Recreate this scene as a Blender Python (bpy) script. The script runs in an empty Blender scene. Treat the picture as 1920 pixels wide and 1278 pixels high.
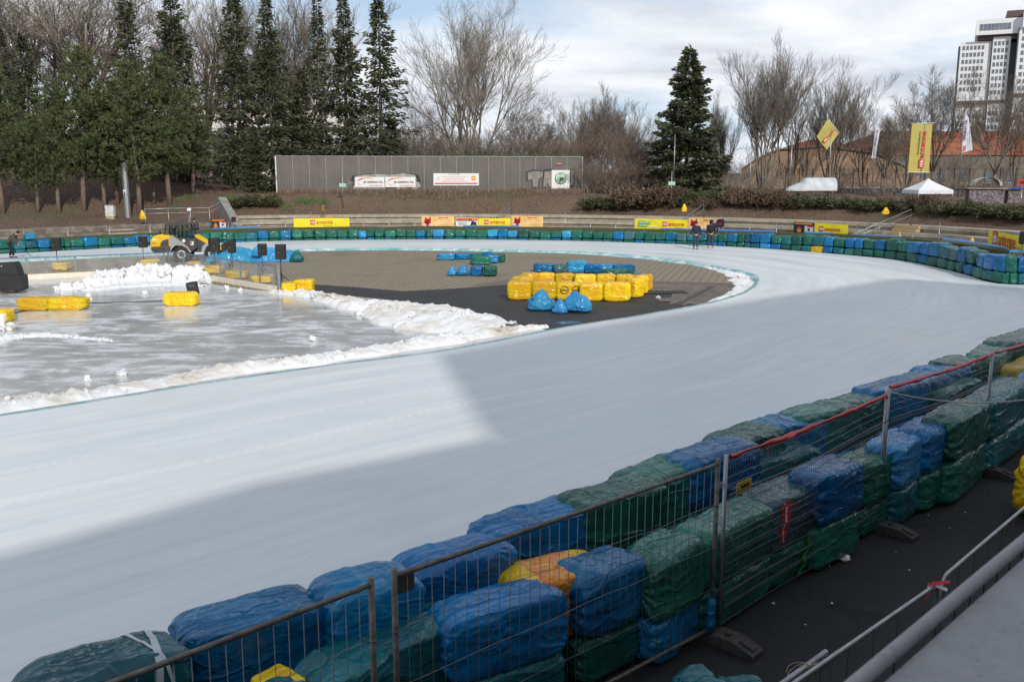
import bpy, bmesh, math, random
import numpy as np
from mathutils import Vector, Matrix, noise, Euler
from mathutils.geometry import tessellate_polygon
PI=math.pi
sc=bpy.context.scene
col=sc.collection
F=1720.0; TH=math.atan(315/1720); H0=4.95
def ray(px,py):
    x=(px-960)/F; y=-(py-639)/F; c,s=math.cos(TH),math.sin(TH)
    return Vector((x,c+y*s,-s+y*c))
def G(px,py,z=0.0):                      # ground point seen at a photo pixel
    d=ray(px,py); t=(z-H0)/d.z; return Vector((d.x*t,d.y*t,z))
def Rp(px,py,Y):                         # point on that sight line at depth Y
    d=ray(px,py); t=Y/d.y; return Vector((d.x*t,Y,H0+d.z*t))
# ---------------------------------------------------------------- tags
def tag(o,label=None,cat=None,group=None,kind=None):
    if label: o['label']=label
    if cat: o['category']=cat
    if group: o['group']=group
    if kind: o['kind']=kind
    return o
def empty(name,loc=(0,0,0),rz=0,label=None,cat=None,group=None,rx=0,ry=0,s=1):
    o=bpy.data.objects.new(name,None); col.objects.link(o)
    o.location=loc; o.rotation_euler=(rx,ry,rz); o.scale=(s,s,s); o.empty_display_size=.2
    return tag(o,label,cat,group)
def link(name,me,parent=None,mats=None):
    o=bpy.data.objects.new(name,me); col.objects.link(o)
    if parent is not None: o.parent=parent
    return o
def copy_tree(o,parent=None,kids=None):
    c=o.copy(); col.objects.link(c); c.parent=parent
    for ch in (kids if kids is not None else list(o.children)): copy_tree(ch,c)
    return c
# ---------------------------------------------------------------- mesh builder
class MB:
    def __init__(s): s.v=[]; s.f=[]; s.m=[]; s.sm=[]
    def add(s,vs,fs,mi=0,smooth=False):
        n=len(s.v); s.v+= [tuple(x) for x in vs]
        for f in fs: s.f.append([i+n for i in f]); s.m.append(mi); s.sm.append(smooth)
    def box(s,c,d,rz=0,mi=0,M=None,bev=0):
        a,b,e=d[0]/2,d[1]/2,d[2]/2
        if bev>0:
            k=min(bev,a*.9,b*.9,e*.9); vs=[];
            for sz in (-1,1):
                for sy in (-1,1):
                    for sx in (-1,1):
                        vs+=[(sx*a,sy*(b-k),sz*(e-k)),(sx*(a-k),sy*b,sz*(e-k)),(sx*(a-k),sy*(b-k),sz*e)]
            def I(sx,sy,sz,k): return ((sz>0)*4+(sy>0)*2+(sx>0))*3+k
            fs=[]
            for q in (-1,1):
                fs.append([I(q,-1,-1,0),I(q,1,-1,0),I(q,1,1,0),I(q,-1,1,0)])
                fs.append([I(-1,q,-1,1),I(1,q,-1,1),I(1,q,1,1),I(-1,q,1,1)])
                fs.append([I(-1,-1,q,2),I(1,-1,q,2),I(1,1,q,2),I(-1,1,q,2)])
            for p in (-1,1):
                for q in (-1,1):
                    fs.append([I(p,q,-1,0),I(p,q,1,0),I(p,q,1,1),I(p,q,-1,1)])
                    fs.append([I(p,-1,q,0),I(p,1,q,0),I(p,1,q,2),I(p,-1,q,2)])
                    fs.append([I(-1,p,q,1),I(1,p,q,1),I(1,p,q,2),I(-1,p,q,2)])
                    for r in (-1,1): fs.append([I(p,q,r,0),I(p,q,r,1),I(p,q,r,2)])
        else:
            vs=[(x*a,y*b,z*e) for z in(-1,1) for y in(-1,1) for x in(-1,1)]
            fs=[[0,2,3,1],[4,5,7,6],[0,1,5,4],[2,6,7,3],[0,4,6,2],[1,3,7,5]]
        R=M if M is not None else Matrix.Rotation(rz,4,'Z')
        c=Vector(c); s.add([c+(R@Vector(v)) for v in vs],fs,mi)
    def tube(s,p,q,r,r2=None,n=8,mi=0,cap=True,smooth=True):
        p=Vector(p);q=Vector(q);d=q-p
        if d.length<1e-6: return
        d.normalize(); a=d.orthogonal().normalized(); b=d.cross(a)
        r2=r if r2 is None else r2; vs=[]
        for (o,R) in((p,r),(q,r2)):
            for i in range(n):
                t=2*PI*i/n; vs.append(o+a*(R*math.cos(t))+b*(R*math.sin(t)))
        s.add(vs,[[i,(i+1)%n,n+(i+1)%n,n+i] for i in range(n)],mi,smooth)
        if cap: 
            k=len(s.v)-2*n
            s.f.append([k+i for i in reversed(range(n))]);s.m.append(mi);s.sm.append(False)
            s.f.append([k+n+i for i in range(n)]);s.m.append(mi);s.sm.append(False)
    def path(s,pts,r,n=6,mi=0,closed=False):
        pts=[Vector(p) for p in pts]; N=len(pts); vs=[]; pa=None
        for i,p in enumerate(pts):
            if closed: d=pts[(i+1)%N]-pts[i-1]
            else: d=pts[min(i+1,N-1)]-pts[max(i-1,0)]
            d.normalize()
            if pa is None: pa=d.orthogonal().normalized()
            a=(pa-d*pa.dot(d)); a=a.normalized() if a.length>1e-5 else d.orthogonal().normalized(); pa=a; b=d.cross(a)
            rr=r[i] if isinstance(r,(list,tuple)) else r
            for k in range(n):
                t=2*PI*k/n; vs.append(p+a*(rr*math.cos(t))+b*(rr*math.sin(t)))
        fs=[[i*n+k,i*n+(k+1)%n,((i+1)%N)*n+(k+1)%n,((i+1)%N)*n+k] for i in range(N if closed else N-1) for k in range(n)]
        s.add(vs,fs,mi,True)
        if not closed:
            b0=len(s.v)-N*n
            s.add([],[]); s.f.append([b0+k for k in reversed(range(n))]); s.m.append(mi); s.sm.append(False)
            s.f.append([b0+(N-1)*n+k for k in range(n)]); s.m.append(mi); s.sm.append(False)
    def prism(s,poly,z0,z1,mi=0,M=None):      # poly xy
        n=len(poly); vs=[Vector((x,y,z0)) for x,y in poly]+[Vector((x,y,z1)) for x,y in poly]
        if M is not None: vs=[M@v for v in vs]
        s.add(vs,[list(reversed(range(n))),list(range(n,2*n))]+[[i,(i+1)%n,n+(i+1)%n,n+i] for i in range(n)],mi)
    def sphere(s,c,r,n=8,m=6,mi=0,sc_=(1,1,1),jit=0,seed=0,M=None):
        vs=[];c=Vector(c)
        for j in range(m+1):
            ph=PI*j/m
            for i in range(n):
                t=2*PI*i/n; v=Vector((math.sin(ph)*math.cos(t),math.sin(ph)*math.sin(t),math.cos(ph)))
                k=1+(jit*noise.noise(v*1.7+Vector((seed*3.1,seed*1.7,seed))) if jit else 0)
                v=Vector((v.x*sc_[0],v.y*sc_[1],v.z*sc_[2]))*r*k
                if M is not None: v=M@v
                vs.append(c+v)
        s.add(vs,[[j*n+i,j*n+(i+1)%n,(j+1)*n+(i+1)%n,(j+1)*n+i] for j in range(m) for i in range(n)],mi,True)
    def grid(s,fn,nu,nv,mi=0,smooth=True):    # fn(u,v)->point
        vs=[fn(i/nu,j/nv) for j in range(nv+1) for i in range(nu+1)]
        s.add(vs,[[j*(nu+1)+i,j*(nu+1)+i+1,(j+1)*(nu+1)+i+1,(j+1)*(nu+1)+i] for j in range(nv) for i in range(nu)],mi,smooth)
    def mesh(s,name,mats):
        me=bpy.data.meshes.new(name); me.from_pydata(s.v,[],s.f)
        for m in (mats if isinstance(mats,(list,tuple)) else [mats]): me.materials.append(m)
        me.polygons.foreach_set('material_index',s.m); me.polygons.foreach_set('use_smooth',s.sm)
        me.update(); return me
    def build(s,name,mats,parent=None):
        return link(name,s.mesh(name,mats),parent)
# ---------------------------------------------------------------- materials
def lin(c):
    return tuple(((x/255)/12.92 if x/255<=.04045 else ((x/255+.055)/1.055)**2.4) for x in c)
class NT:
    def __init__(s,name):
        s.m=bpy.data.materials.new(name); s.m.use_nodes=True; s.t=s.m.node_tree; s.n=s.t.nodes; s.b=s.n['Principled BSDF']
    def new(s,ty,**k):
        o=s.n.new(ty)
        for a,v in k.items():
            if a.startswith('i_'):
                o.inputs[a[2:].replace('_',' ')].default_value=v
            else: setattr(o,a,v)
        return o
    def L(s,a,b): s.t.links.new(a,b)
    def coord(s,kind='Object',scale=(1,1,1),rot=(0,0,0),loc=(0,0,0)):
        c=s.new('ShaderNodeTexCoord'); m=s.new('ShaderNodeMapping'); m.inputs['Scale'].default_value=scale
        m.inputs['Rotation'].default_value=rot; m.inputs['Location'].default_value=loc
        s.L(c.outputs[kind],m.inputs[0]); return m.outputs[0]
    def noise(s,vec,scale,detail=4,rough=.55,dist=0):
        n=s.new('ShaderNodeTexNoise'); n.inputs['Scale'].default_value=scale; n.inputs['Detail'].default_value=detail
        n.inputs['Roughness'].default_value=rough; n.inputs['Distortion'].default_value=dist
        if vec is not None: s.L(vec,n.inputs['Vector'])
        return n.outputs['Fac']
    def ramp(s,fac,stops,interp='LINEAR'):
        r=s.new('ShaderNodeValToRGB'); r.color_ramp.interpolation=interp
        e=r.color_ramp.elements
        while len(e)<len(stops): e.new(.5)
        for i,(p,c) in enumerate(stops):
            e[i].position=p; e[i].color=(*c,1) if len(c)==3 else c
        s.L(fac,r.inputs[0]); return r.outputs[0]
    def mix(s,fac,a,b,mode='MIX'):
        m=s.new('ShaderNodeMix',data_type='RGBA',blend_type=mode)
        for sock,val in ((m.inputs[0],fac),(m.inputs[6],a),(m.inputs[7],b)):
            if isinstance(val,(int,float)): sock.default_value=val
            elif isinstance(val,tuple): sock.default_value=(*val,1)
            else: s.L(val,sock)
        return m.outputs[2]
    def math(s,op,a,b=None,c=None,clamp=False):
        m=s.new('ShaderNodeMath',operation=op,use_clamp=clamp)
        for i,v in enumerate((a,b,c)):
            if v is None: continue
            if isinstance(v,(int,float)): m.inputs[i].default_value=v
            else: s.L(v,m.inputs[i])
        return m.outputs[0]
    def bump(s,h,strength=.5,dist=.02,normal=None):
        b=s.new('ShaderNodeBump'); b.inputs['Strength'].default_value=strength; b.inputs['Distance'].default_value=dist
        s.L(h,b.inputs['Height'])
        if normal is not None: s.L(normal,b.inputs['Normal'])
        s.L(b.outputs[0],s.b.inputs['Normal']); return b.outputs[0]
    def col(s,c):
        if isinstance(c,tuple): s.b.inputs['Base Color'].default_value=(*c,1)
        else: s.L(c,s.b.inputs['Base Color'])
    def set(s,**k):
        for a,v in k.items():
            i=s.b.inputs[a.replace('_',' ')]
            if isinstance(v,(int,float,tuple)): i.default_value=v
            else: s.L(v,i)
        return s
def simple(name,c,rough=.6,metal=0,var=.25,scale=3,bump=0,**k):
    t=NT(name); v=t.coord('Object')
    n=t.noise(v,scale,5)
    if var: t.col(t.ramp(n,[(.3,tuple(x*(1-var) for x in c)),(.7,tuple(min(1,x*(1+var)) for x in c))]))
    else: t.col(c)
    t.set(Roughness=rough,Metallic=metal,**k)
    if bump: t.bump(n,bump,.02)
    return t.m
def plastic(name,c,dark,light,seedloc=0,print_=None,pr=(.44,.58,.65)):
    # crumpled polythene film: creases in the relief, dusty scuffs in the colour
    t=NT(name); oi=t.new('ShaderNodeObjectInfo'); tc=t.new('ShaderNodeTexCoord')
    off=t.new('ShaderNodeVectorMath',operation='MULTIPLY_ADD'); comb=t.new('ShaderNodeCombineXYZ')
    for i in range(3): t.L(oi.outputs['Random'],comb.inputs[i])
    t.L(comb.outputs[0],off.inputs[0]); off.inputs[1].default_value=(37,51,23); t.L(tc.outputs['Object'],off.inputs[2])
    v=off.outputs[0]
    wn=t.new('ShaderNodeTexNoise'); wn.inputs['Scale'].default_value=1.6; wn.inputs['Detail'].default_value=3; t.L(v,wn.inputs[0])
    wv=t.new('ShaderNodeVectorMath',operation='MULTIPLY_ADD'); t.L(wn.outputs['Color'],wv.inputs[0]); wv.inputs[1].default_value=(.40,.40,.40); t.L(v,wv.inputs[2])
    def fold(sc_,rot,s,d=3):
        mp=t.new('ShaderNodeMapping'); mp.inputs['Scale'].default_value=sc_; mp.inputs['Rotation'].default_value=rot; t.L(wv.outputs[0],mp.inputs[0])
        n=t.noise(mp.outputs[0],s,d,.5); r=t.math('ABSOLUTE',t.math('SUBTRACT',n,.5)); return t.math('SUBTRACT',1.0,t.math('MINIMUM',t.math('MULTIPLY',r,19.0),1.0))
    f1=fold((.30,2.3,2.3),(.1,.15,.25),1.3,2); f2=fold((2.0,.35,.35),(.25,-.2,.4),1.4,2); f3=fold((.5,3.2,3.2),(.4,.5,-.6),2.0,2); f4=fold((3,.6,3),(-.4,.9,.3),1.8,2)
    n2=t.noise(v,9,4,.6)
    h=t.math('ADD',t.math('ADD',t.math('MULTIPLY',f1,1.0),t.math('MULTIPLY',f2,.6)),t.math('ADD',t.math('MULTIPLY',f3,.28),t.math('ADD',t.math('MULTIPLY',f4,.16),t.math('MULTIPLY',n2,.05))))
    base=t.mix(t.ramp(t.noise(v,1.3,3),[(.35,(0,0,0)),(.65,(1,1,1))]),dark,c)
    scn=t.noise(wv.outputs[0],4.0,8,.8); scuff=t.ramp(scn,[(.68,(0,0,0)),(.80,(.30,.30,.30))])
    c2=t.mix(scuff,base,light)
    c2=t.mix(t.math('MULTIPLY',t.math('POWER',f1,3.0),.05),c2,light)
    # per-object brightness drift
    hs=t.new('ShaderNodeHueSaturation'); t.L(c2,hs.inputs['Color'])
    mr=t.new('ShaderNodeMapRange'); mr.inputs[3].default_value=.75; mr.inputs[4].default_value=1.25; t.L(oi.outputs['Random'],mr.inputs[0]); t.L(mr.outputs[0],hs.inputs['Value'])
    mh=t.new('ShaderNodeMapRange'); mh.inputs[3].default_value=.478 if c[2]>c[0] else .500; mh.inputs[4].default_value=.500 if c[2]>c[0] else .508
    fr=t.math('FRACT',t.math('MULTIPLY',oi.outputs['Random'],17.3)); t.L(fr,mh.inputs[0]); t.L(mh.outputs[0],hs.inputs['Hue'])
    out=hs.outputs[0]
    if print_: # printed wrapper: blocks of orange print between yellow margins
        pc=t.new('ShaderNodeMapping'); t.L(tc.outputs['Object'],pc.inputs[0]); pc.inputs['Scale'].default_value=(3.1,3.1,8.5)
        br=t.new('ShaderNodeTexBrick'); t.L(pc.outputs[0],br.inputs[0]); 
        sx=t.new('ShaderNodeSeparateXYZ'); t.L(tc.outputs['Object'],sx.inputs[0])
        ax=t.math('ABSOLUTE',sx.outputs[0])
        marg=t.math('MULTIPLY',t.math('LESS_THAN',ax,.30),t.math('LESS_THAN',t.math('ABSOLUTE',t.math('SUBTRACT',sx.outputs[2],.34)),.6))
        blk=t.ramp(t.noise(pc.outputs[0],1.6,3,.6),[(pr[0],(0,0,0)),(pr[1],(pr[2],)*3)])
        lines=t.ramp(t.noise(pc.outputs[0],6,2,.5),[(.42,(0,0,0)),(.5,(1,1,1))])
        f=t.math('MULTIPLY',marg,t.math('MULTIPLY',blk,t.math('ADD',t.math('MULTIPLY',lines,.5),.5)))
        out=t.mix(f,out,print_)
    t.col(out)
    t.set(Roughness=t.math('ADD',t.math('MULTIPLY',n2,.16),.13)); t.b.inputs['Specular IOR Level'].default_value=.38
    t.bump(h,.55,.026)
    return t.m
def bark(name,c1,c2):
    t=NT(name); v=t.coord('Object',(1,1,.25)); n=t.noise(v,9,6,.65)
    t.col(t.ramp(n,[(.3,c1),(.7,c2)])); t.set(Roughness=.9); t.bump(n,.6,.03); return t.m
def leafm(name,c1,c2,c3):
    t=NT(name); g=t.new('ShaderNodeNewGeometry'); oi=t.new('ShaderNodeObjectInfo')
    v=t.coord('Object'); n=t.noise(v,.9,3)
    a=t.ramp(g.outputs['Random Per Island'],[(0,c1),(.55,c2),(1,c3)])
    b=t.mix(t.ramp(n,[(.4,(0,0,0)),(.65,(.55,.55,.55))]),a,c3)
    t.col(b); t.set(Roughness=.7); return t.m
M={}
M['blue']=plastic('blue_film',(.004,.140,.37),(.003,.085,.26),(.16,.40,.66))
M['printn']=plastic('printed_film_near',(.80,.50,.012),(.70,.42,.01),(.9,.75,.25),print_=(.70,.16,.02),pr=(.34,.44,.9))
M['lblue']=plastic('light_blue_film',(.035,.26,.56),(.025,.18,.44),(.35,.55,.80))
M['teal']=plastic('teal_film',(.012,.14,.18),(.008,.085,.125),(.22,.45,.50))
M['green']=plastic('green_film',(.014,.145,.112),(.008,.085,.072),(.25,.50,.43))
M['grey']=plastic('smoky_film',(.05,.12,.15),(.03,.08,.11),(.30,.42,.45))
M['yellow']=plastic('yellow_film',(.80,.52,.012),(.62,.36,.01),(.9,.75,.25))
M['print']=plastic('printed_yellow_film',(.82,.56,.012),(.74,.46,.01),(.9,.75,.25),print_=(.78,.27,.02))
M['galv']=simple('galvanised_steel',(.36,.37,.38),.42,.75,.2,6)
M['rusty']=simple('weathered_steel',(.16,.145,.13),.6,.55,.45,11,.3)
M['wire']=simple('fence_wire',(.20,.20,.205),.45,.5,.2,5)
M['white']=simple('white_paint',(.78,.78,.77),.5,0,.05)
M['offwhite']=simple('cream_board',(.74,.68,.55),.55,0,.1,4)
M['black']=simple('black_paint',(.018,.018,.019),.5,0,.3)
M['blackpl']=simple('black_textured_plastic',(.022,.022,.023),.65,0,.3,30,.3)
M['rubber']=simple('tyre_rubber',(.03,.03,.031),.85,0,.4,15,.4)
M['recyc']=simple('recycled_rubber',(.055,.052,.048),.85,0,.35,15,.5)
M['red']=simple('red_print',(.58,.02,.025),.5,0,.12)
M['redtape']=simple('red_tape',(.55,.012,.012),.35,0,.2,8)
M['ybanner']=simple('yellow_banner',(.86,.72,.02),.5,0,.07,2)
M['yflag']=simple('yellow_flag_cloth',(.46,.39,.10),.7,0,.06,2)
M['navy']=simple('navy_print',(.02,.02,.10),.5,0,.1)
M['ink']=simple('black_print',(.02,.02,.02),.5,0,0)
M['orange']=simple('orange_print',(.78,.22,.03),.5,0,.15)
M['peach']=simple('peach_banner',(.85,.52,.20),.5,0,.25,1.3)
M['greenp']=simple('green_print',(.05,.42,.08),.5,0,.1)
M['tarp']=simple('blue_tarpaulin',(.05,.20,.50),.35,0,.25,5,.4)
M['olive']=simple('olive_carpet',(.055,.065,.022),.95,0,.35,6,.4)
M['wood']=simple('weathered_timber',(.42,.30,.15),.8,0,.25,6,.2)
M['glass']=NT('hazy_acrylic').m
def _g():
    t=NT('scratched_acrylic'); v=t.coord('Object'); n=t.noise(v,1.2,6,.7)
    tr=t.new('ShaderNodeBsdfTransparent'); tr.inputs[0].default_value=(.86,.88,.88,1)
    mx=t.new('ShaderNodeMixShader'); t.col((.55,.56,.56)); t.set(Roughness=.25)
    t.L(t.ramp(n,[(.35,(.10,.10,.10)),(.75,(.42,.42,.42))]),mx.inputs[0]); t.L(tr.outputs[0],mx.inputs[1]); t.L(t.b.outputs[0],mx.inputs[2])
    t.L(mx.outputs[0],t.n['Material Output'].inputs[0]); return t.m
M['glass']=_g()
def _cg():
    t=NT('cab_glass'); t.col((.03,.05,.05)); t.set(Roughness=.06)
    tr=t.new('ShaderNodeBsdfTransparent'); tr.inputs[0].default_value=(.80,.88,.85,1)
    mx=t.new('ShaderNodeMixShader'); mx.inputs[0].default_value=.14; t.L(tr.outputs[0],mx.inputs[1]); t.L(t.b.outputs[0],mx.inputs[2]); t.L(mx.outputs[0],t.n['Material Output'].inputs[0]); return t.m
M['cabglass']=_cg()
M['window']=simple('window_glass',(.10,.13,.16),.15,0,.4,.4)
M['bark']=bark('grey_brown_bark',(.07,.055,.042),(.20,.165,.13))
M['barkp']=bark('pine_bark',(.10,.07,.052),(.25,.19,.145))
M['twig']=simple('bare_twigs',(.20,.17,.14),.85,0,.3,1)
M['twig2']=simple('reddish_twigs',(.18,.125,.095),.85,0,.3,1)
M['twig3']=simple('pale_twigs',(.26,.23,.185),.85,0,.3,1)
M['spruce']=leafm('spruce_needles',(.022,.033,.017),(.047,.062,.028),(.10,.108,.048))
M['pine']=leafm('pine_needles',(.026,.046,.017),(.058,.088,.028),(.14,.16,.055))
M['juniper']=leafm('juniper_leaves',(.022,.04,.015),(.055,.075,.028),(.13,.12,.055))
M['brownleaf']=leafm('dry_leaves',(.07,.045,.028),(.12,.078,.05),(.18,.12,.08))
# ================================================================ camera, light, sky
cam=bpy.data.cameras.new('camera'); co=bpy.data.objects.new('camera',cam); col.objects.link(co); sc.camera=co
co.location=(0,0,H0); co.rotation_euler=(PI/2-TH,0,0); cam.sensor_width=36; cam.lens=F/1920*36; cam.clip_end=4000; cam.clip_start=.05
cam.dof.use_dof=True; cam.dof.focus_distance=40; cam.dof.aperture_fstop=5.6
SAZ=math.radians(17.6); SEL=math.radians(31)     # sun stands behind the camera, to its right
sdir=Vector((math.sin(SAZ)*math.cos(SEL),-math.cos(SAZ)*math.cos(SEL),math.sin(SEL)))
sun=bpy.data.lights.new('sun','SUN'); sun.energy=2.75; sun.angle=math.radians(1.0); sun.color=(1,.95,.87)
so=bpy.data.objects.new('sun',sun); col.objects.link(so); so.rotation_euler=(-sdir).to_track_quat('-Z','Y').to_euler()
w=bpy.data.worlds.new('World'); sc.world=w; w.use_nodes=True; nt=w.node_tree; N=nt.nodes; bg=N['Background']
sky=N.new('ShaderNodeTexSky'); sky.sky_type='NISHITA'; sky.sun_disc=False; sky.sun_elevation=SEL; sky.sun_rotation=PI-SAZ
sky.altitude=50; sky.air_density=1; sky.dust_density=1.2; sky.ozone_density=1
tc=N.new('ShaderNodeTexCoord'); sx=N.new('ShaderNodeSeparateXYZ'); nt.links.new(tc.outputs['Generated'],sx.inputs[0])
def wm(op,a,b=None,cl=False):
    m=N.new('ShaderNodeMath'); m.operation=op; m.use_clamp=cl
    for i,v in enumerate((a,b)):
        if v is None: continue
        if isinstance(v,(int,float)): m.inputs[i].default_value=v
        else: nt.links.new(v,m.inputs[i])
    return m.outputs[0]
zz=wm('ADD',wm('MAXIMUM',sx.outputs[2],0.0),.22)
cx=N.new('ShaderNodeCombineXYZ'); nt.links.new(wm('DIVIDE',sx.outputs[0],zz),cx.inputs[0]); nt.links.new(wm('DIVIDE',sx.outputs[1],zz),cx.inputs[1])
mp=N.new('ShaderNodeMapping'); mp.inputs['Scale'].default_value=(1.0,1.25,1); mp.inputs['Location'].default_value=(3.2,1.1,0); mp.inputs['Rotation'].default_value=(0,0,.12); nt.links.new(cx.outputs[0],mp.inputs[0])
def wn(sc_,det,ro,dist=0):
    n=N.new('ShaderNodeTexNoise'); n.inputs['Scale'].default_value=sc_; n.inputs['Detail'].default_value=det; n.inputs['Roughness'].default_value=ro; n.inputs['Distortion'].default_value=dist
    nt.links.new(mp.outputs[0],n.inputs['Vector']); return n.outputs['Fac']
def wr(f,st):
    r=N.new('ShaderNodeValToRGB'); e=r.color_ramp.elements
    while len(e)<len(st): e.new(.5)
    for i,(p,c) in enumerate(st): e[i].position=p; e[i].color=(*c,1)
    nt.links.new(f,r.inputs[0]); return r.outputs[0]
cov=wr(wn(.95,7,.58,.25),[(.38,(.12,)*3),(.47,(.6,)*3),(.55,(1,)*3)])
shade=wr(wn(1.15,8,.60,.3),[(.36,(8.8,9.0,9.4)),(.50,(7.3,7.6,8.2)),(.64,(5.5,5.75,6.4))])
mx=N.new('ShaderNodeMix'); mx.data_type='RGBA'; nt.links.new(cov,mx.inputs[0]); nt.links.new(shade,mx.inputs[7])
gm=N.new('ShaderNodeMix'); gm.data_type='RGBA'; gm.inputs[0].default_value=.55; nt.links.new(sky.outputs[0],gm.inputs[6]); gm.inputs[7].default_value=(3.9,5.8,8.3,1)
nt.links.new(gm.outputs[2],mx.inputs[6])
el=N.new('ShaderNodeMapRange'); nt.links.new(sx.outputs[2],el.inputs[0]); el.inputs[1].default_value=.12; el.inputs[2].default_value=.55; el.inputs[3].default_value=1.24; el.inputs[4].default_value=.90
vm=N.new('ShaderNodeVectorMath'); vm.operation='SCALE'; nt.links.new(mx.outputs[2],vm.inputs[0]); nt.links.new(el.outputs[0],vm.inputs[3])
nt.links.new(vm.outputs[0],bg.inputs[0]); bg.inputs[1].default_value=.091
sc.view_settings.view_transform='Standard'; sc.view_settings.look='None'; sc.view_settings.gamma=1; sc.view_settings.exposure=0.07
# ================================================================ curves of the rink
ZI=.12
def catmull(P,n=8):
    out=[]
    for i in range(len(P)-1):
        p0=P[max(i-1,0)];p1=P[i];p2=P[i+1];p3=P[min(i+2,len(P)-1)]
        for k in range(n):
            t=k/n; out.append(.5*((2*p1)+(p2-p0)*t+(2*p0-5*p1+4*p2-p3)*t*t+(3*p1-p0-3*p2+p3)*t**3))
    out.append(P[-1]); return out
def resample(P,n):
    L=[0]
    for a,b in zip(P,P[1:]): L.append(L[-1]+(b-a).length)
    out=[];j=0
    for i in range(n):
        s=L[-1]*i/(n-1)
        while j<len(P)-2 and L[j+1]<s: j+=1
        k=(s-L[j])/max(1e-9,L[j+1]-L[j]); out.append(P[j].lerp(P[j+1],min(1,max(0,k))))
    return out
inn_near=[Vector((-55,-22,ZI)),Vector((-24,6.2,ZI))]+[G(*p,ZI) for p in [(0,777),(210,744),(420,711),(630,682),(840,655),(1040,616),(1180,594),(1320,569),(1385,551),(1412,536),(1419,526)]]
inn_far=[G(*p,ZI) for p in [(1419,526),(1407,513),(1350,500),(1270,487),(1200,479),(1100,472),(1000,469),(850,466),(700,465),(560,467),(400,471),(250,476),(100,483),(0,489)]]+[Vector((-38,44,ZI)),Vector((-52,28,ZI))]
out_far=[Vector((22.6,40,ZI))]+[G(*p,ZI) for p in [(1860,530),(1800,512),(1700,490),(1600,479),(1450,467),(1300,459),(1100,452),(900,449),(750,449),(560,451),(450,454),(300,460),(150,468),(0,476)]]+[Vector((-41,50,ZI)),Vector((-56,33,ZI))]
near_px=[(0,1232),(560,1080),(860,968),(1220,848),(1580,738),(1700,700)]
NZ=1.22
nearpts=[G(*p,NZ) for p in near_px]; nearpts=[Vector((p.x,p.y,ZI)) for p in nearpts]
dn=(nearpts[0]-nearpts[1]).normalized()
out_near=[nearpts[0]+dn*60,nearpts[0]+dn*12]+nearpts+[Vector((10.6,20.0,ZI)),Vector((14.5,24,ZI)),Vector((18.6,29,ZI)),Vector((21.5,34.5,ZI)),Vector((22.6,40,ZI))]
IN=catmull(inn_near); IF=catmull(inn_far); ON=catmull(out_near); OF=catmull(out_far)
n1,n2=150,190
inner=resample(IN,n1)+resample(IF,n2)[1:]
outer=resample(ON,n1)+resample(OF,n2)[1:]
farc=resample(OF,400)
def normal_out(P,i):
    d=(P[min(i+1,len(P)-1)]-P[max(i-1,0)]).normalized(); return Vector((d.y,-d.x,0))
# --- far curve offset helper: point d metres outside the far barrier in the direction of photo column px
FN=[normal_out(farc,i) for i in range(len(farc))]
if FN[200].y<0: FN=[-n for n in FN]
def proj(p):
    c,s=math.cos(TH),math.sin(TH); r=Vector(p)-Vector((0,0,H0)); zc=r.y*c-r.z*s; yc=r.y*s+r.z*c
    return (960+F*r.x/zc, 639-F*yc/zc)
def arc(px,d,z=0):
    best=None
    for i in range(len(farc)-1):
        a=farc[i]+FN[i]*d; b=farc[i+1]+FN[i+1]*d; pa=proj((a.x,a.y,z))[0]; pb=proj((b.x,b.y,z))[0]
        if (pa-px)*(pb-px)<=0 and a.y>20:
            t=(px-pa)/(pb-pa) if abs(pb-pa)>1e-9 else 0
            p=a.lerp(b,t); p.z=z; dr=(a-b); return p, math.atan2(dr.y,dr.x), i+t      # angle of the left-to-right tangent
    i=0 if px>960 else len(farc)-1
    p=farc[i]+FN[i]*d; p.z=z; return p,0,i
# ================================================================ ground sheet with the banks beyond the rink
fx=np.array([p.x for p in farc]); fy=np.array([p.y for p in farc]); nx=np.array([n.x for n in FN]); ny=np.array([n.y for n in FN])
def hz(X,Y):
    X=np.asarray(X,float);Y=np.asarray(Y,float); sh=X.shape; X=X.ravel();Y=Y.ravel()
    D=(X[:,None]-fx)**2+(Y[:,None]-fy)**2; k=D.argmin(1); d=np.sqrt(D[np.arange(len(k)),k])
    sgn=(X-fx[k])*nx[k]+(Y-fy[k])*ny[k]; d=np.where((sgn>0)&(Y>24),d,-1)
    # direction as seen from the rink decides which bank it is
    a=X/np.maximum(Y,1)
    left=np.clip((-.30-a)/.10,0,1); mid=np.clip((a+.42)/.12,0,1)*np.clip((.12-a)/.06,0,1)
    s=lambda t:t*t*(3-2*t)
    up=lambda d0,d1:s(np.clip((d-d0)/(d1-d0),0,1))
    base=1.55*np.clip((d-3.0)/5,0,1)*(d>0)
    zl=base*.85+3.9*up(9,27)+.0
    zm=base+1.75*up(8.6,13.5)
    zr=base+1.45*up(8.8,12.8)
    z=zr*(1-left)*(1-mid)+zm*mid*(1-left)+zl*left
    wob=np.sin(X*1.3+Y*.7)*.05+np.sin(X*.53-Y*.91)*.07+np.sin(X*2.9+Y*2.3)*.025
    z=z+wob*np.clip((d-8.5)/2,0,1)
    z=np.where(d>0,z,0)-.03
    return z.reshape(sh)
def gz(x,y): return float(hz([x],[y])[0])
def onhill(px,py,y0=60,y1=160):
    # where the sight line of a pixel meets the bank
    lo=None
    for i in range(400):
        Y=y0+(y1-y0)*i/400; p=Rp(px,py,Y)
        if p.z<=gz(p.x,Y): return Vector((p.x,Y,gz(p.x,Y)))
    p=Rp(px,py,y1); return Vector((p.x,y1,gz(p.x,y1)))
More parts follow.
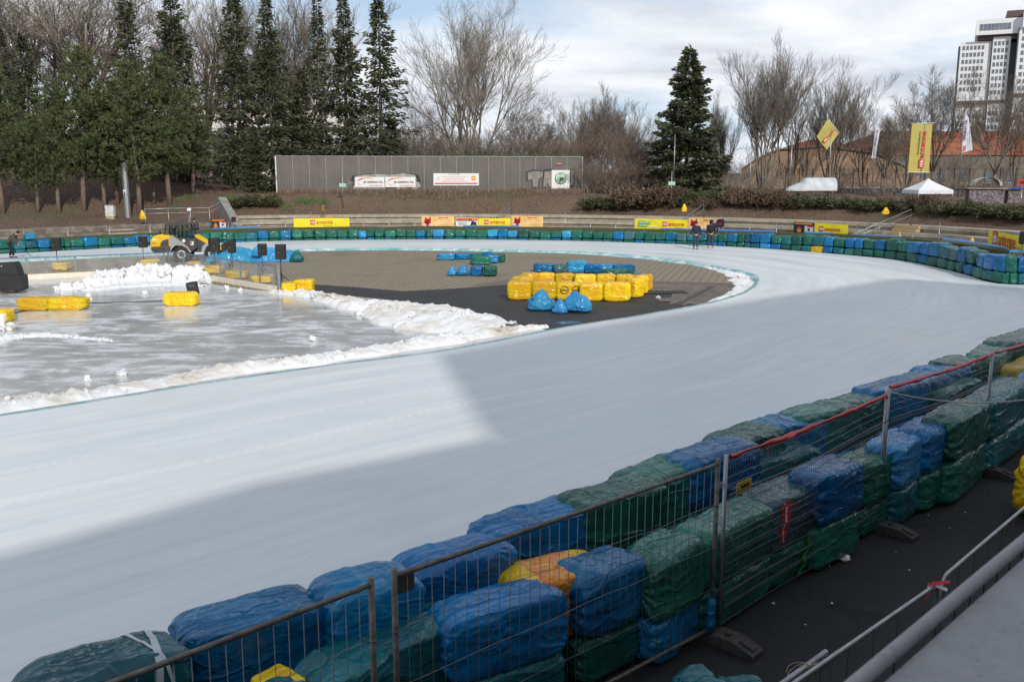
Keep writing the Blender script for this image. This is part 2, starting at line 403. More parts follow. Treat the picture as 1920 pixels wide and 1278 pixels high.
xs=np.concatenate([-np.geomspace(900,62,14),np.arange(-60,60.1,.75),np.geomspace(62,900,14)])
ys=np.concatenate([-np.geomspace(400,30,6),np.arange(-20,24,4),np.arange(24,112,.75),np.geomspace(113,3000,20)])
XX,YY=np.meshgrid(xs,ys); ZZ=hz(XX,YY)
t=NT('bank_soil'); v=t.coord('Object'); n1_=t.noise(v,.35,6,.6); n2_=t.noise(v,5,6,.7); n3=t.noise(v,.12,4,.5)
c=t.mix(t.ramp(n2_,[(.35,(0,0,0)),(.7,(1,1,1))]),(.065,.040,.027),(.22,.14,.10))
c=t.mix(t.ramp(n1_,[(.45,(0,0,0)),(.7,(.7,.7,.7))]),c,(.17,.12,.08))
c=t.mix(t.ramp(n3,[(.56,(0,0,0)),(.68,(.42,.42,.42))]),c,(.075,.11,.035))
t.col(c); t.set(Roughness=.95); t.bump(n2_,.9,.12)
mb=MB(); W=len(xs)
mb.add([(float(a),float(b),float(z)) for a,b,z in zip(XX.ravel(),YY.ravel(),ZZ.ravel())],[[j*W+i,j*W+i+1,(j+1)*W+i+1,(j+1)*W+i] for j in range(len(ys)-1) for i in range(W-1)],0,True)
tag(mb.build('ground',t.m),kind='structure')
# ================================================================ ice track
t=NT('track_ice'); uv=t.new('ShaderNodeUVMap'); 
def um(sx_,sy_,rot=0):
    m=t.new('ShaderNodeMapping'); m.inputs['Scale'].default_value=(sx_,sy_,1); m.inputs['Rotation'].default_value=(0,0,rot); t.L(uv.outputs[0],m.inputs[0]); return m.outputs[0]
a=t.noise(um(.22,3.2,.02),1,8,.65,.15); b=t.noise(um(.06,.7,-.02),1,5,.55,.3); c_=t.noise(um(.10,.11),1,4,.5); d_=t.noise(um(.35,1.3,.05),1,6,.7,.6)
base=t.ramp(b,[(.30,(.63,.685,.715)),(.5,(.70,.725,.745)),(.72,(.76,.77,.775))])
base=t.mix(t.ramp(a,[(.34,(.55,.55,.55)),(.56,(0,0,0))]),base,(.52,.62,.67)); base=t.mix(t.ramp(t.noise(um(.9,7,.03),1,6,.7,.4),[(.60,(0,0,0)),(.75,(.5,.5,.5))]),base,(.80,.82,.83)); base=t.mix(t.ramp(t.noise(um(.55,1.6,-.05),1,5,.6,1.0),[(.72,(0,0,0)),(.80,(.55,.55,.55))]),base,(.33,.30,.25))
base=t.mix(t.ramp(d_,[(.64,(0,0,0)),(.78,(.35,.35,.35))]),base,(.42,.40,.36))
base=t.mix(t.ramp(c_,[(.40,(0,0,0)),(.70,(.22,.22,.22))]),base,(.60,.58,.56))
scr=t.noise(um(.035,16,.004),1,4,.6,.05); base=t.mix(t.ramp(scr,[(.60,(0,0,0)),(.68,(.22,.22,.22))]),base,(.50,.56,.60)); scr2=t.noise(um(.05,22,-.012),1,3,.6,.1); base=t.mix(t.ramp(scr2,[(.62,(0,0,0)),(.68,(.35,.35,.35))]),base,(.84,.86,.87)); pt=t.noise(um(.28,.30),1,7,.7,.8); base=t.mix(t.ramp(pt,[(.52,(0,0,0)),(.70,(.42,.42,.42))]),base,(.56,.57,.57)); pt2=t.noise(um(.16,.42,.3),1,6,.65,1.2); base=t.mix(t.ramp(pt2,[(.55,(0,0,0)),(.70,(.45,.45,.45))]),base,(.58,.70,.75))
# tyre tracks and a few skid marks, running with the track
su=t.new('ShaderNodeSeparateXYZ'); t.L(uv.outputs[0],su.inputs[0])
for vv in (4.3,6.0):
    wv=t.math('SUBTRACT',su.outputs[1],t.math('ADD',vv,t.math('MULTIPLY',t.math('SUBTRACT',t.noise(um(.05,0),1,2),.5),.6)))
    tr=t.math('LESS_THAN',t.math('ABSOLUTE',wv),.14)
    zig=t.math('GREATER_THAN',t.math('SINE',t.math('ADD',t.math('MULTIPLY',su.outputs[0],26.0),t.math('MULTIPLY',t.math('ABSOLUTE',wv),40))),0.1)
    lim=t.math('LESS_THAN',su.outputs[0],86)
    base=t.mix(t.math('MULTIPLY',t.math('MULTIPLY',t.math('MULTIPLY',tr,zig),lim),.30),base,(.86,.88,.90))
t.col(base); t.set(Roughness=t.ramp(b,[(.35,(.34,)*3),(.65,(.55,)*3)])); t.bump(a,.12,.02)
mb=MB(); nv=6; Nn=len(inner)
uvs=[];u=0
for i in range(Nn):
    if i: u+=((inner[i]-inner[i-1]).length+(outer[i]-outer[i-1]).length)/2
    for k in range(nv+1):
        p=inner[i].lerp(outer[i],k/nv); mb.v.append((p.x,p.y,ZI)); uvs.append((u,k/nv*(inner[i]-outer[i]).length))
for i in range(Nn-1):
    for k in range(nv):
        q=i*(nv+1)+k; mb.f.append([q,q+1,q+nv+2,q+nv+1]); mb.m.append(0); mb.sm.append(False)
me=mb.mesh('ice_track',t.m); ul=me.uv_layers.new(name='UVMap')
for lp in me.loops: ul.data[lp.index].uv=uvs[lp.vertex_index]
me.update(); 
if me.polygons[0].normal.z<0: me.flip_normals()
tag(link('ice_track',me),kind='structure')
# melted edge of the ice, sloping down to the infield
t=NT('ice_edge'); v=t.coord('Object'); n=t.noise(v,1.4,6,.7,.5)
t.col(t.ramp(n,[(.28,(.06,.30,.33)),(.46,(.20,.47,.48)),(.60,(.60,.72,.71)),(.72,(.70,.70,.66))])); t.set(Roughness=.35); t.bump(n,.5,.04)
mb=MB(); inN=[]
for i in range(Nn):
    nn=(inner[i]-outer[i]).normalized(); inN.append(nn)
def edge(i,k):
    p=inner[i]; w_=(.16+.10*noise.noise(p*.6)) if i<150 else (.32+.22*noise.noise(p*.5))
    if i>=n1+20: w_+=.35
    return p+inN[i]*(w_*k)+Vector((0,0,(.006,.004,-.07,-.122)[int(k*3+.01)]))
mb.v=[]; 
for i in range(Nn):
    for k in range(4): mb.v.append(tuple(edge(i,k/3)-(inN[i]*(.14+.06*noise.noise(inner[i]*.8) if i<n1+10 else .05) if k==0 else Vector())))
for i in range(Nn-1):
    for k in range(3):
        q=i*4+k; mb.f.append([q,q+4,q+5,q+1]); mb.m.append(0); mb.sm.append(True)
tag(mb.build('ice_edge',t.m),kind='structure')
# ================================================================ infield sheets
def sheet(name,pts,z,mat,kind='structure',label=None,cat=None):
    vs=[Vector((p.x,p.y,z)) for p in pts]; tr=tessellate_polygon([vs]); mb=MB(); mb.add(vs,[list(f) for f in tr]); me=mb.mesh(name,mat)
    if me.polygons and sum(p.normal.z*p.area for p in me.polygons)<0: me.flip_normals()
    o=link(name,me); return tag(o,label,cat,kind=kind)
inset=[inner[i]+inN[i]*.0 for i in range(0,Nn,2)]
t=NT('grass_pavers'); v=t.coord('Object',(1,1,1),(0,0,-.35)); 
br=t.new('ShaderNodeTexBrick'); br.inputs['Scale'].default_value=1.0; br.inputs['Brick Width'].default_value=.44; br.inputs['Row Height'].default_value=.30; br.inputs['Mortar Size'].default_value=.055; br.inputs['Mortar Smooth'].default_value=.4
t.L(v,br.inputs[0]); br.inputs['Color1'].default_value=(.34,.28,.205,1); br.inputs['Color2'].default_value=(.29,.24,.18,1); br.inputs['Mortar'].default_value=(.14,.115,.082,1)
n=t.noise(v,.25,5,.6); n5=t.noise(v,6,5,.7)
c=t.mix(t.ramp(n,[(.55,(0,0,0)),(.68,(.35,.35,.35))]),br.outputs[0],(.075,.085,.03))
c=t.mix(t.ramp(n5,[(.4,(0,0,0)),(.7,(.4,.4,.4))]),c,(.22,.18,.13))
t.col(c); t.set(Roughness=.9); t.bump(t.math('ADD',br.outputs[1],n5),.5,.03)
sheet('infield_paving',inset,0.0,t.m)
t=NT('black_matting'); v=t.coord('Object',(1,1,1),(0,0,.5)); n=t.noise(v,.7,8,.7); n_=t.noise(t.coord('Object',(.4,3,1),(0,0,.45)),1.5,6,.7)
c=t.ramp(n,[(.3,(.018,.018,.019)),(.6,(.034,.033,.033)),(.8,(.06,.056,.052))]); c=t.mix(t.ramp(n_,[(.62,(0,0,0)),(.78,(.25,.25,.25))]),c,(.16,.14,.12))
t.col(c); t.set(Roughness=.75); t.bump(n,.3,.02); MATm=t.m
mat_px=[(522,548),(585,533),(660,538),(757,546),(850,541),(900,538),(950,533),(1010,536),(1230,545),(1262,548),(1262,566),(1330,571),(1290,577),(1180,597),(1040,619),(990,640),(800,620)]
sheet('black_matting',[G(*p,0) for p in mat_px],.006,MATm)
t=NT('dull_concrete'); v=t.coord('Object'); n=t.noise(v,.9,8,.7,.4); t.col(t.ramp(n,[(.3,(.085,.07,.057)),(.55,(.17,.14,.115)),(.75,(.26,.22,.18))])); t.set(Roughness=.9); t.bump(n,.3,.02); CONC=t.m
sheet('concrete_slab',[G(*p,0) for p in [(1215,537),(1222,527),(1370,531),(1395,543),(1380,551),(1340,565),(1315,571),(1255,567),(1262,548),(1230,545)]],.011,CONC)
sheet('concrete_strip',[G(*p,0) for p in [(880,540),(900,531),(955,524),(960,533)]],.011,CONC)
t=NT('dark_wet_concrete'); t.col((.045,.038,.032)); t.set(Roughness=.5); DK=t.m
sheet('drain_channel',[G(*p,0) for p in [(1262,572),(1277,572),(1345,537),(1332,537)]],.016,DK)
sheet('puddle',[G(*p,0) for p in [(1040,606),(1052,603),(1072,602),(1090,604),(1078,607),(1055,608)]],.010,NT('w').set(Roughness=.08,Base_Color=(.10,.11,.13,1)).m)
mb=MB()
for p,q,w_ in (((1258,571),(1328,537),.14),((1281,573),(1352,537),.12)):
    a,b=G(*p,0),G(*q,0); mb.box(((a.x+b.x)/2,(a.y+b.y)/2,.025),((b-a).length,w_,.03),math.atan2(b.y-a.y,b.x-a.x))
tag(mb.build('channel_kerb',CONC),'narrow concrete kerbs either side of the dark drain channel in the infield','kerb')
for (px,py,w_,d_,lab) in ((1235,549,2.3,.8,'flat black rubber mat lying right of the yellow bale ring'),(1255,563,1.0,.9,'pale square hatch plate beside the drain channel')):
    p=G(px,py,0); mb=MB(); mb.box((0,0,.02),(w_,d_,.02),.1,bev=.008); o=mb.build('ground_plate',MATm if 'black' in lab else CONC); o.location=(p.x,p.y,0.012); tag(o,lab,'plate')
# wet rink ice
t=NT('wet_rink_ice'); v=t.coord('Object',(1,1,1),(0,0,.2)); n=t.noise(t.coord('Object',(.45,1.3,1),(0,0,.25)),.8,10,.74,1.6); n7=t.noise(v,.32,9,.68,1.6); 
mm=t.math('ADD',t.math('MULTIPLY',n,.55),t.math('MULTIPLY',n7,.45))
t.col(t.ramp(mm,[(.33,(.32,.335,.315)),(.42,(.46,.465,.455)),(.49,(.54,.545,.555)),(.56,(.61,.62,.645)),(.66,(.78,.80,.83))]))
t.set(Roughness=t.ramp(mm,[(.40,(.04,)*3),(.50,(.15,)*3),(.58,(.6,)*3)])); t.b.inputs['Specular IOR Level'].default_value=.55; t.bump(n,.22,.02)
near_in=[p for p in inner[:n1] if p.x<0.5 and p.x>-54]
rk=[G(*p,0) for p in [(1030,620),(900,600),(760,566),(600,550),(522,546),(480,545),(375,531),(310,513),(215,516),(40,525),(-300,545)]]+[Vector((-50,20,0))]
near_in=sorted([Vector((p.x,p.y,0)) for p in near_in],key=lambda p:p.x)
sheet('rink_ice',near_in+rk,.017,t.m)
# walkway asphalt in front
t=NT('dark_asphalt'); v=t.coord('Object'); n=t.noise(v,3,8,.75); vo=t.new('ShaderNodeTexVoronoi',feature='DISTANCE_TO_EDGE'); vo.inputs['Scale'].default_value=.55
mp_=t.new('ShaderNodeVectorMath',operation='ADD'); t.L(v,mp_.inputs[0]); nc=t.new('ShaderNodeTexNoise'); nc.inputs['Scale'].default_value=2; nc.inputs['Detail'].default_value=6; t.L(v,nc.inputs[0])
ms=t.new('ShaderNodeVectorMath',operation='SCALE'); ms.inputs[3].default_value=.5; t.L(nc.outputs['Color'],ms.inputs[0]); t.L(ms.outputs[0],mp_.inputs[1]); t.L(mp_.outputs[0],vo.inputs['Vector'])
c=t.ramp(n,[(.3,(.007,.007,.008)),(.6,(.015,.015,.0155)),(.85,(.032,.030,.029))]); c=t.mix(t.ramp(vo.outputs[0],[(0,(1,1,1)),(.014,(0,0,0))]),c,(.003,.003,.003))
sp=t.noise(v,38,2,.5); c=t.mix(t.ramp(sp,[(.74,(0,0,0)),(.77,(.8,.8,.8))]),c,(.25,.24,.22))
t.col(c); t.set(Roughness=.8); t.bump(n,.5,.02)
sheet('asphalt_walkway',[Vector((-30,-22,0)),Vector((20,-22,0)),Vector((50,20,0)),Vector((45,50,0)),Vector((25,42,0)),Vector((19,28,0)),Vector((11,19.5,0)),Vector((-5,5.5,0)),Vector((-20,-6,0))],.0,t.m)
# ================================================================ snow
t=NT('snow'); v=t.coord('Object'); n=t.noise(v,.55,7,.65,.6); nf=t.noise(v,9,6,.7)
c=t.ramp(n,[(.46,(.83,.84,.86)),(.58,(.70,.665,.61)),(.74,(.42,.34,.27))]); c=t.mix(t.ramp(nf,[(.4,(0,0,0)),(.75,(.15,.15,.15))]),c,(.60,.60,.60))
t.col(c); t.set(Roughness=.8); t.bump(nf,.7,.05); SNOWD=t.m
t=NT('clean_snow'); v=t.coord('Object'); nf=t.noise(v,7,7,.7); t.col(t.ramp(nf,[(.3,(.80,.82,.85)),(.7,(.87,.88,.89))])); t.set(Roughness=.8); t.bump(nf,.7,.05); SNOW=t.m
rs=random.Random(5)
def ridge(mb,pts,wid,hei,nl,ls=(.06,.16),seed=0,rough=.5):
    P=resample(catmull([Vector((p.x,p.y,0)) for p in pts],6),len(pts)*40)
    n=len(P); K=18
    def wh(i):
        t=i/(n-1)*(len(pts)-1); k=min(int(t),len(pts)-2); f=t-k
        return wid[k]*(1-f)+wid[k+1]*f, hei[k]*(1-f)+hei[k+1]*f
    vs=[]
    for i in range(n):
        w_,h_=wh(i); nn=normal_out(P,i)
        for k in range(K+1):
            s=k/K*2-1; p=P[i]+nn*(s*w_/2)
            e=max(0,1-s*s); q=Vector((p.x,p.y,seed))
            z=h_*e**.6*(.8+rough*.5*noise.noise(q*1.3))+min(1,e*3)*min(h_,.30)*(rough*.8*noise.noise(q*3.3)+rough*.6*abs(noise.noise(q*6))+rough*.3*noise.noise(q*12))+(.04*noise.noise(q*6) if e>0 else 0)
            p+=nn*(.25*w_*noise.noise(Vector((p.x*.9,p.y*.9,seed+9))))*(abs(s)>.5)
            vs.append((p.x,p.y,max(z,.0)+.0 if 0<k<K else .0))
    mb.add(vs,[[i*(K+1)+k,i*(K+1)+k+1,(i+1)*(K+1)+k+1,(i+1)*(K+1)+k] for i in range(n-1) for k in range(K)],0,True)
    for _ in range(nl):
        i=rs.randrange(n); w_,h_=wh(i); nn=normal_out(P,i); s=rs.uniform(-1,1)*.8; p=P[i]+nn*(s*w_/2); r=rs.uniform(*ls)*(.6+.7*rs.random())
        mb.sphere((p.x,p.y,h_*(1-s*s)**.6*.8+r*.1),r,8,6,0,(1,rs.uniform(.6,1.3),rs.uniform(.6,.95)),1.3,rs.random()*50)
mb=MB()
near_edge=[G(*p,0) for p in [(-260,800),(0,764),(120,751),(290,722),(420,699),(560,682),(700,661),(840,639),(960,621),(1025,614)]]
ridge(mb,near_edge,[1.3,1.4,1.2,.9,1.0,1.0,1.0,1.2,.8,.3],[.18,.2,.16,.10,.22,.18,.17,.22,.18,.10],160,(.015,.06),1)
diag=[G(*p,0) for p in [(510,549),(580,556),(660,572),(760,588),(820,602),(880,612),(950,618)]]
ridge(mb,diag,[.5,1.0,1.3,1.8,3.2,3.6,1.8],[.12,.24,.26,.30,.34,.32,.2],110,(.02,.09),2)
tag(mb.build('snow_bank',SNOWD),'long bank of dirty shovelled snow along the inner edge of the track','snow',kind='stuff')
mb=MB(); ridge(mb,[G(*p,0) for p in [(1322,501),(1365,510),(1396,522),(1404,534),(1388,548),(1350,562),(1320,573)]],[.3,.8,1.4,1.5,1.0,.6,.3],[.03,.05,.07,.07,.05,.05,.03],30,(.01,.04),12,.9)
tag(mb.build('slush',SNOWD),'thin melting slush along the inner edge of the bend','snow',kind='stuff')
mb=MB(); ridge(mb,[G(*p,0) for p in [(-60,655),(20,634),(90,630),(150,634),(215,640)]],[.9,.7,.5,.3,.2],[.2,.12,.06,.03,.01],110,(.012,.05),4)
ridge(mb,[G(*p,0) for p in [(150,546),(240,538),(330,534),(385,537)]],[.7,.9,.9,.4],[.05,.07,.08,.04],60,(.02,.05),5)
tag(mb.build('snow_crumbs',SNOW),'loose trail of crushed snow scattered across the wet rink ice','snow',kind='stuff')
mb=MB()
ridge(mb,[G(*p,0) for p in [(105,545),(150,540),(200,530),(250,524),(300,522),(345,524),(368,534)]],[.5,.9,1.8,2.4,2.6,2.2,.9],[.08,.2,.40,.60,.66,.56,.22],90,(.08,.24),6,1.0)
tag(mb.build('snow_pile',SNOW),'tall heap of ploughed white snow against the rink boards','snow pile')
for (px,py,r,lab) in ((167,543,.20,'cone of snow'),(272,552,.13,'x'),(167,562,.13,'x'),(365,535,.20,'x'),(392,533,.13,'x'),(425,542,.12,'x'),(450,546,.11,'x'),(672,592,.13,'x'),(760,610,.13,'x'),(165,714,.09,'x'),(228,704,.12,'x'),(588,640,.13,'x'),(1235,560,.09,'x'),(5,620,.30,'x')):
    labs={167:'small pointed lump of snow on the wet ice' if py>550 else 'tall white snow cone at the left end of the snow heap',272:'single snow lump on open ice in front of the snow heap',365:'large snow lump at the foot of the rink boards, right of the heap',392:'second snow lump along the boards, right of the large one',425:'third snow lump along the foot of the boards',450:'fourth snow lump along the foot of the boards, nearest the open end',672:'dirty round snow lump lying inside the rink near the diagonal snow bank',760:'brownish snow lump at the inner foot of the dirty snow bank',165:'tiny snow lump on the ice, lower left',228:'flat snow chunk on the ice right of the tiny lump',588:'upright snow lump at the edge of the dark meltwater',1235:'small white lump on the black mat right of the yellow bales',5:'big snow block cut by the left edge of the picture'}
    p=G(px,py,0); mb=MB(); mb.sphere((0,0,r*.45),r*.85,14,10,0,(1,.8,1.15 if px==167 else .75),1.5,px*.37); mb.sphere((r*.8,-r*.3,r*.15),r*.35,8,6,0,(1,1,.6),1.5,px*.7); mb.sphere((-r*.9,r*.2,r*.1),r*.25,8,6,0,(1,1,.6),1.5,px*.9); o=mb.build('snow_lump',SNOW); o.location=(p.x,p.y,0.01)
    tag(o,labs[px],'snow lump','loose lumps of snow')
# ================================================================ film-wrapped bales and bags
def nz(x,y,z): return noise.noise(Vector((x,y,z)))
def film_mesh(name,L,W,H,seed,res,mat,kind='bale',amp=1.0):
    rr=random.Random(seed); ox,oy,oz=rr.uniform(0,90),rr.uniform(0,90),rr.uniform(0,90)
    bm=bmesh.new(); bmesh.ops.create_cube(bm,size=2); bmesh.ops.subdivide_edges(bm,edges=bm.edges[:],cuts=res-1,use_grid_fill=True)
    P=rr.uniform(5.5,8) if kind=='bale' else 2.6
    sk=rr.uniform(-.05,.05); tl=rr.uniform(-.04,.04)
    for v in bm.verts:
        p=v.co; m=max(abs(p.x),abs(p.y),abs(p.z)); s=(abs(p.x)**P+abs(p.y)**P+abs(p.z)**P)**(1/P); q=p*(m/s)
        x,y,z=q.x,q.y,q.z
        if kind=='bag':
            up=(z+1)/2; tp=1-.62*up**1.5; x*=tp; y*=tp; z+=.25*max(0,1-abs(x)*1.6)*up; 
            flare=max(0,-z-.55)*.55; x*=1+flare*(1+.5*nz(x*2,y*2,seed)); y*=1+flare; x+=.35*up*nz(seed,1,2); y+=.15*nz(x*1.5,seed,3); z+=.28*nz(x*1.7+seed,y*1.7,z)*up; x+=.16*nz(z*2,seed,y*2)
        # film gathered where the ends are tied
        e=abs(x)**6*.10; y*=1-e; z=z*(1-e*.8) if kind=='bale' else z
        X,Y,Z=x*L/2,y*W/2,z*H/2
        n1=nz(X*.8+ox,Y*.8+oy,Z*.8+oz)*.055
        wx=.25*nz(X*1.5+oz,Y*1.5,Z*1.5+ox)
        a=nz(X*.7+ox+wx,(Y+Z)*2.6+X*.8+oy+wx*2,oz); b=nz(X*2.4+oy+wx*2+Z*.9,(Y-Z)*.5+oz,ox+wx); c=nz(X*.9+oz,(Y+Z)*4.5-X*1.6+ox+wx*3,oy)
        cr=max(0,1-abs(a)*5)**1.3*.022+max(0,1-abs(b)*5)**1.3*.018+max(0,1-abs(c)*5)**1.3*.010
        end=abs(x)**4; st=math.sin(math.atan2(Z,Y)*11+seed+wx*8)*.016*end
        d=(n1+cr-.022+st)*amp*(1.15 if kind=='bag' else 1)
        nr=Vector((x**3/L,y**3/W,z**3/H)); nr=nr.normalized() if nr.length>1e-6 else Vector((0,0,1))
        co_=Vector((X,Y,Z))+nr*d; co_.x+=sk*Z+.02*amp*nz(Z*3,Y*3,seed); co_.y+=tl*Z
        co_.z+=H/2
        if co_.z<0: co_.z*=.1
        v.co=co_
    me=bpy.data.meshes.new(name); bm.to_mesh(me); bm.free(); me.materials.append(mat)
    for p in me.polygons: p.use_smooth=True
    return me
ORD=['first','second','third','fourth','fifth','sixth','seventh','eighth','ninth','tenth','eleventh','twelfth','thirteenth','fourteenth','fifteenth','sixteenth','seventeenth','eighteenth','nineteenth','twentieth']
CN={'blue':'blue','lblue':'bright blue','teal':'dark teal','green':'green','grey':'smoky green','yellow':'yellow','print':'yellow printed','printn':'yellow printed'}
def place_bale(P0,P1,nrm,z0,H,W,colr,seed,label,group,res=22,name='wrapped_bale',kind='bale',amp=.78,over=1.05):
    d=P1-P0; L=d.length*over; me=film_mesh(name,L,W,H,seed,res,M[colr],kind,amp)
    o=link(name,me); c=(P0+P1)/2+nrm*(W/2); o.location=(c.x,c.y,z0); o.rotation_euler=(0,0,math.atan2(d.y,d.x)+random.Random(seed).uniform(-.03,.03))
    return tag(o,label,'bale',group)
# ---- near barrier
GB='bales of the near barrier beside the track'
back=[(-240,-6,1350,1245,'green'),(0,312,1247,1160,'teal'),(298,562,1150,1085,'blue'),(556,738,1084,1042,'blue'),(703,910,1037,983,'blue'),(858,1056,972,921,'blue'),(1018,1195,924,880,'green'),(1120,1266,886,842,'green'),(1218,1370,848,810,'blue'),(1298,1418,815,785,'green'),(1372,1497,788,768,'blue'),(1438,1558,770,742,'green'),(1520,1618,745,725,'green'),(1575,1692,722,700,'blue'),(1640,1728,706,690,'blue'),(1690,1772,690,674,'blue'),(1725,1797,676,662,'green'),(1795,1855,662,640,'green'),(1830,1925,638,610,'green'),(1925,2040,612,585,'teal')]
nrm_b=Vector((.68,-.73,0))
for i,(x0,x1,y0,y1,c) in enumerate(back):
    zt=1.30+ (.0,.06,-.03,.05,.02)[i%5]; P0=G(x0+8,y0,zt); P1=G(x1-8,y1,zt); P0.z=P1.z=0
    sd={1:'with crossed clear tape',9:'rounded',16:'flat-topped'}.get(i,'')
    lab=f"{CN[c]} film-wrapped bale, {ORD[i]} from the left along the near barrier top"
    o=place_bale(P0,P1,nrm_b,zt-.70,.72,.68,c,i+3,lab,GB,34 if i<12 else 24)
    # lower course
    if i>=0:
        c2=('green','teal','green','blue','green','blue','teal','green')[i%8]
        o2=place_bale(P0+nrm_b*.04,P1+nrm_b*.04,nrm_b,0.0,zt-.66,.74,c2,i+40,f"{CN[c2]} bale in the bottom course of the track-side row, {ORD[i]} from the left",GB,16)
    if i==1:
        T=NT('clear_tape'); T.col((.45,.52,.55)); T.set(Roughness=.3); tm=T.m
        mb=MB(); Lx=(P1-P0).length
        def strip(f,w_):
            vs=[]
            for k in range(41):
                a=-.15+k/40*(PI+.3); ca,sa=math.cos(a),math.sin(a); s_=(abs(ca)**5+abs(sa)**5)**(-.2)
                x,dx,dy=f(k/40)
                for q in (-1,1):
                    vs.append((x+q*w_/2*dx,ca*s_*.68/2*1.08+q*w_/2*dy,.36+sa*s_*.36*1.06))
            mb.add(vs,[[2*k,2*k+1,2*k+3,2*k+2] for k in range(40)],0,True)
        strip(lambda t:(Lx*.30+.05*math.sin(t*5),1,0),.055)
        strip(lambda t:(Lx*(.10+.30*t),.75,.0),.04)
        q=mb.build('tape',tm,o); sw_=q.modifiers.new('w','SHRINKWRAP'); sw_.target=o; sw_.offset=.006
front=[(480,628,1395,1310,'teal',1.0),(625,770,1305,1228,'teal',1.0),(745,905,1238,1158,'teal',1.02),(868,1104,1178,1108,'blue',1.14),(1118,1250,1100,1048,'blue',1.13),(1252,1352,1072,1015,'green',1.10),(1345,1482,1018,948,'green',1.14),(1470,1572,952,905,'grey',1.12),(1562,1650,905,868,'blue',1.26),(1640,1712,878,845,'green',1.08),(1705,1768,846,812,'lblue',1.18),(1755,1822,818,788,'blue',1.24),(1812,1882,795,752,'green',1.34),(1875,1960,760,712,'teal',1.30),(1960,2080,712,655,'blue',1.2)]
nrm_f=Vector((-.70,.71,0))
for i,(x0,x1,y0,y1,c,zt) in enumerate(front):
    P0=G(x0+4,y0,zt); P1=G(x1-4,y1,zt); P0.z=P1.z=0; P0+=nrm_f*.10; P1+=nrm_f*.10
    lab=f"{CN[c]} film-wrapped bale, {ORD[i]} from the left atop the row behind the fence"
    if i==3: lab='large creased blue bale behind the wire fence, directly left of its lighter blue neighbour'
    if i==7: lab='smoky grey-green bale with red and white tape behind the wire fence'
    o=place_bale(P0,P1,nrm_f,zt-.66,.68,.60,c,i+70,lab,GB,34 if i<13 else 22)
    if i in (7,):
        mb=MB()
        Lx=(P1-P0).length
        for (xx,ww,mi) in ((-.34,.24,0),(-.34,.05,1),(.42,.10,0),(.36,.03,1)):
            vs=[]
            for k in range(13):
                t_=k/12; zz_=.66-.52*t_; yy=-.30-.03-.012*mi-.05*math.sin(t_*PI)
                for q in (-1,1): vs.append((xx*Lx+q*ww/2*(1-.4*t_)+.03*math.sin(t_*6),yy,zz_))
            mb.add(vs,[[2*k,2*k+1,2*k+3,2*k+2] for k in range(12)],mi,True); q=mb.build('tape',[M['redtape'],M['white']],o); sw_=q.modifiers.new('w','SHRINKWRAP'); sw_.target=o; sw_.offset=.006; mb=MB()
    c2=('green','green','teal','teal','green','blue','green','green','green','green','teal','green','green','teal','green')[i]
    place_bale(P0+nrm_f*.02,P1+nrm_f*.02,nrm_f,0,zt-.62,.66,c2,i+100,f"{CN[c2]} bale, {ORD[i]} from the left in the bottom course behind the wire fence",GB,20)
for k,(x0,y0,x1,y1,zt,c,lab,W) in enumerate([(906,1056,1080,1018,1.14,'printn','yellow printed bale lying in the gap between the two rows of the near barrier',.66),(515,1305,590,1268,1.0,'print','yellow printed bale corner at the bottom edge between the two barrier rows',.5),
        (1440,868,1552,836,1.05,'teal','dark teal bale in the gap between the barrier rows, left of the rounded blue bale',.6),(1780,735,1850,705,1.15,'green','creased green bale in the gap behind the fence post with the white rope',.6),(1920,690,1965,670,1.06,'yellow','yellow bale in the barrier gap at the right edge of the picture',.5)]):
    P0=G(x0,y0,zt); P1=G(x1,y1,zt); P0.z=P1.z=0
    place_bale(P0,P1,nrm_f if k else nrm_b,.25 if k!=0 else .45,zt-.25 if k else zt-.45,W,c,130+k,lab,GB,30,amp=.35 if k==0 else .8)
for (px0,py0,px1,py1,zt,c,lab,W) in ((1262,1258,1322,1236,.62,'teal','crumpled teal bag on the asphalt at the bottom edge, outside the fence',.5),(1326,1262,1408,1246,.58,'teal','second crumpled teal bag at the bottom edge beside the fence foot',.5),(1912,850,1960,835,.9,'yellow','yellow bag standing on the walkway at the right edge of the picture',.5)):
    P0=G(px0,py0,zt); P1=G(px1,py1,zt); P0.z=P1.z=0
    place_bale(P0,P1,Vector((.3,-.9,0)),0,zt,W,c,int(px0),lab,'loose bags on the walkway',26,'bag','bale',amp=1.5)
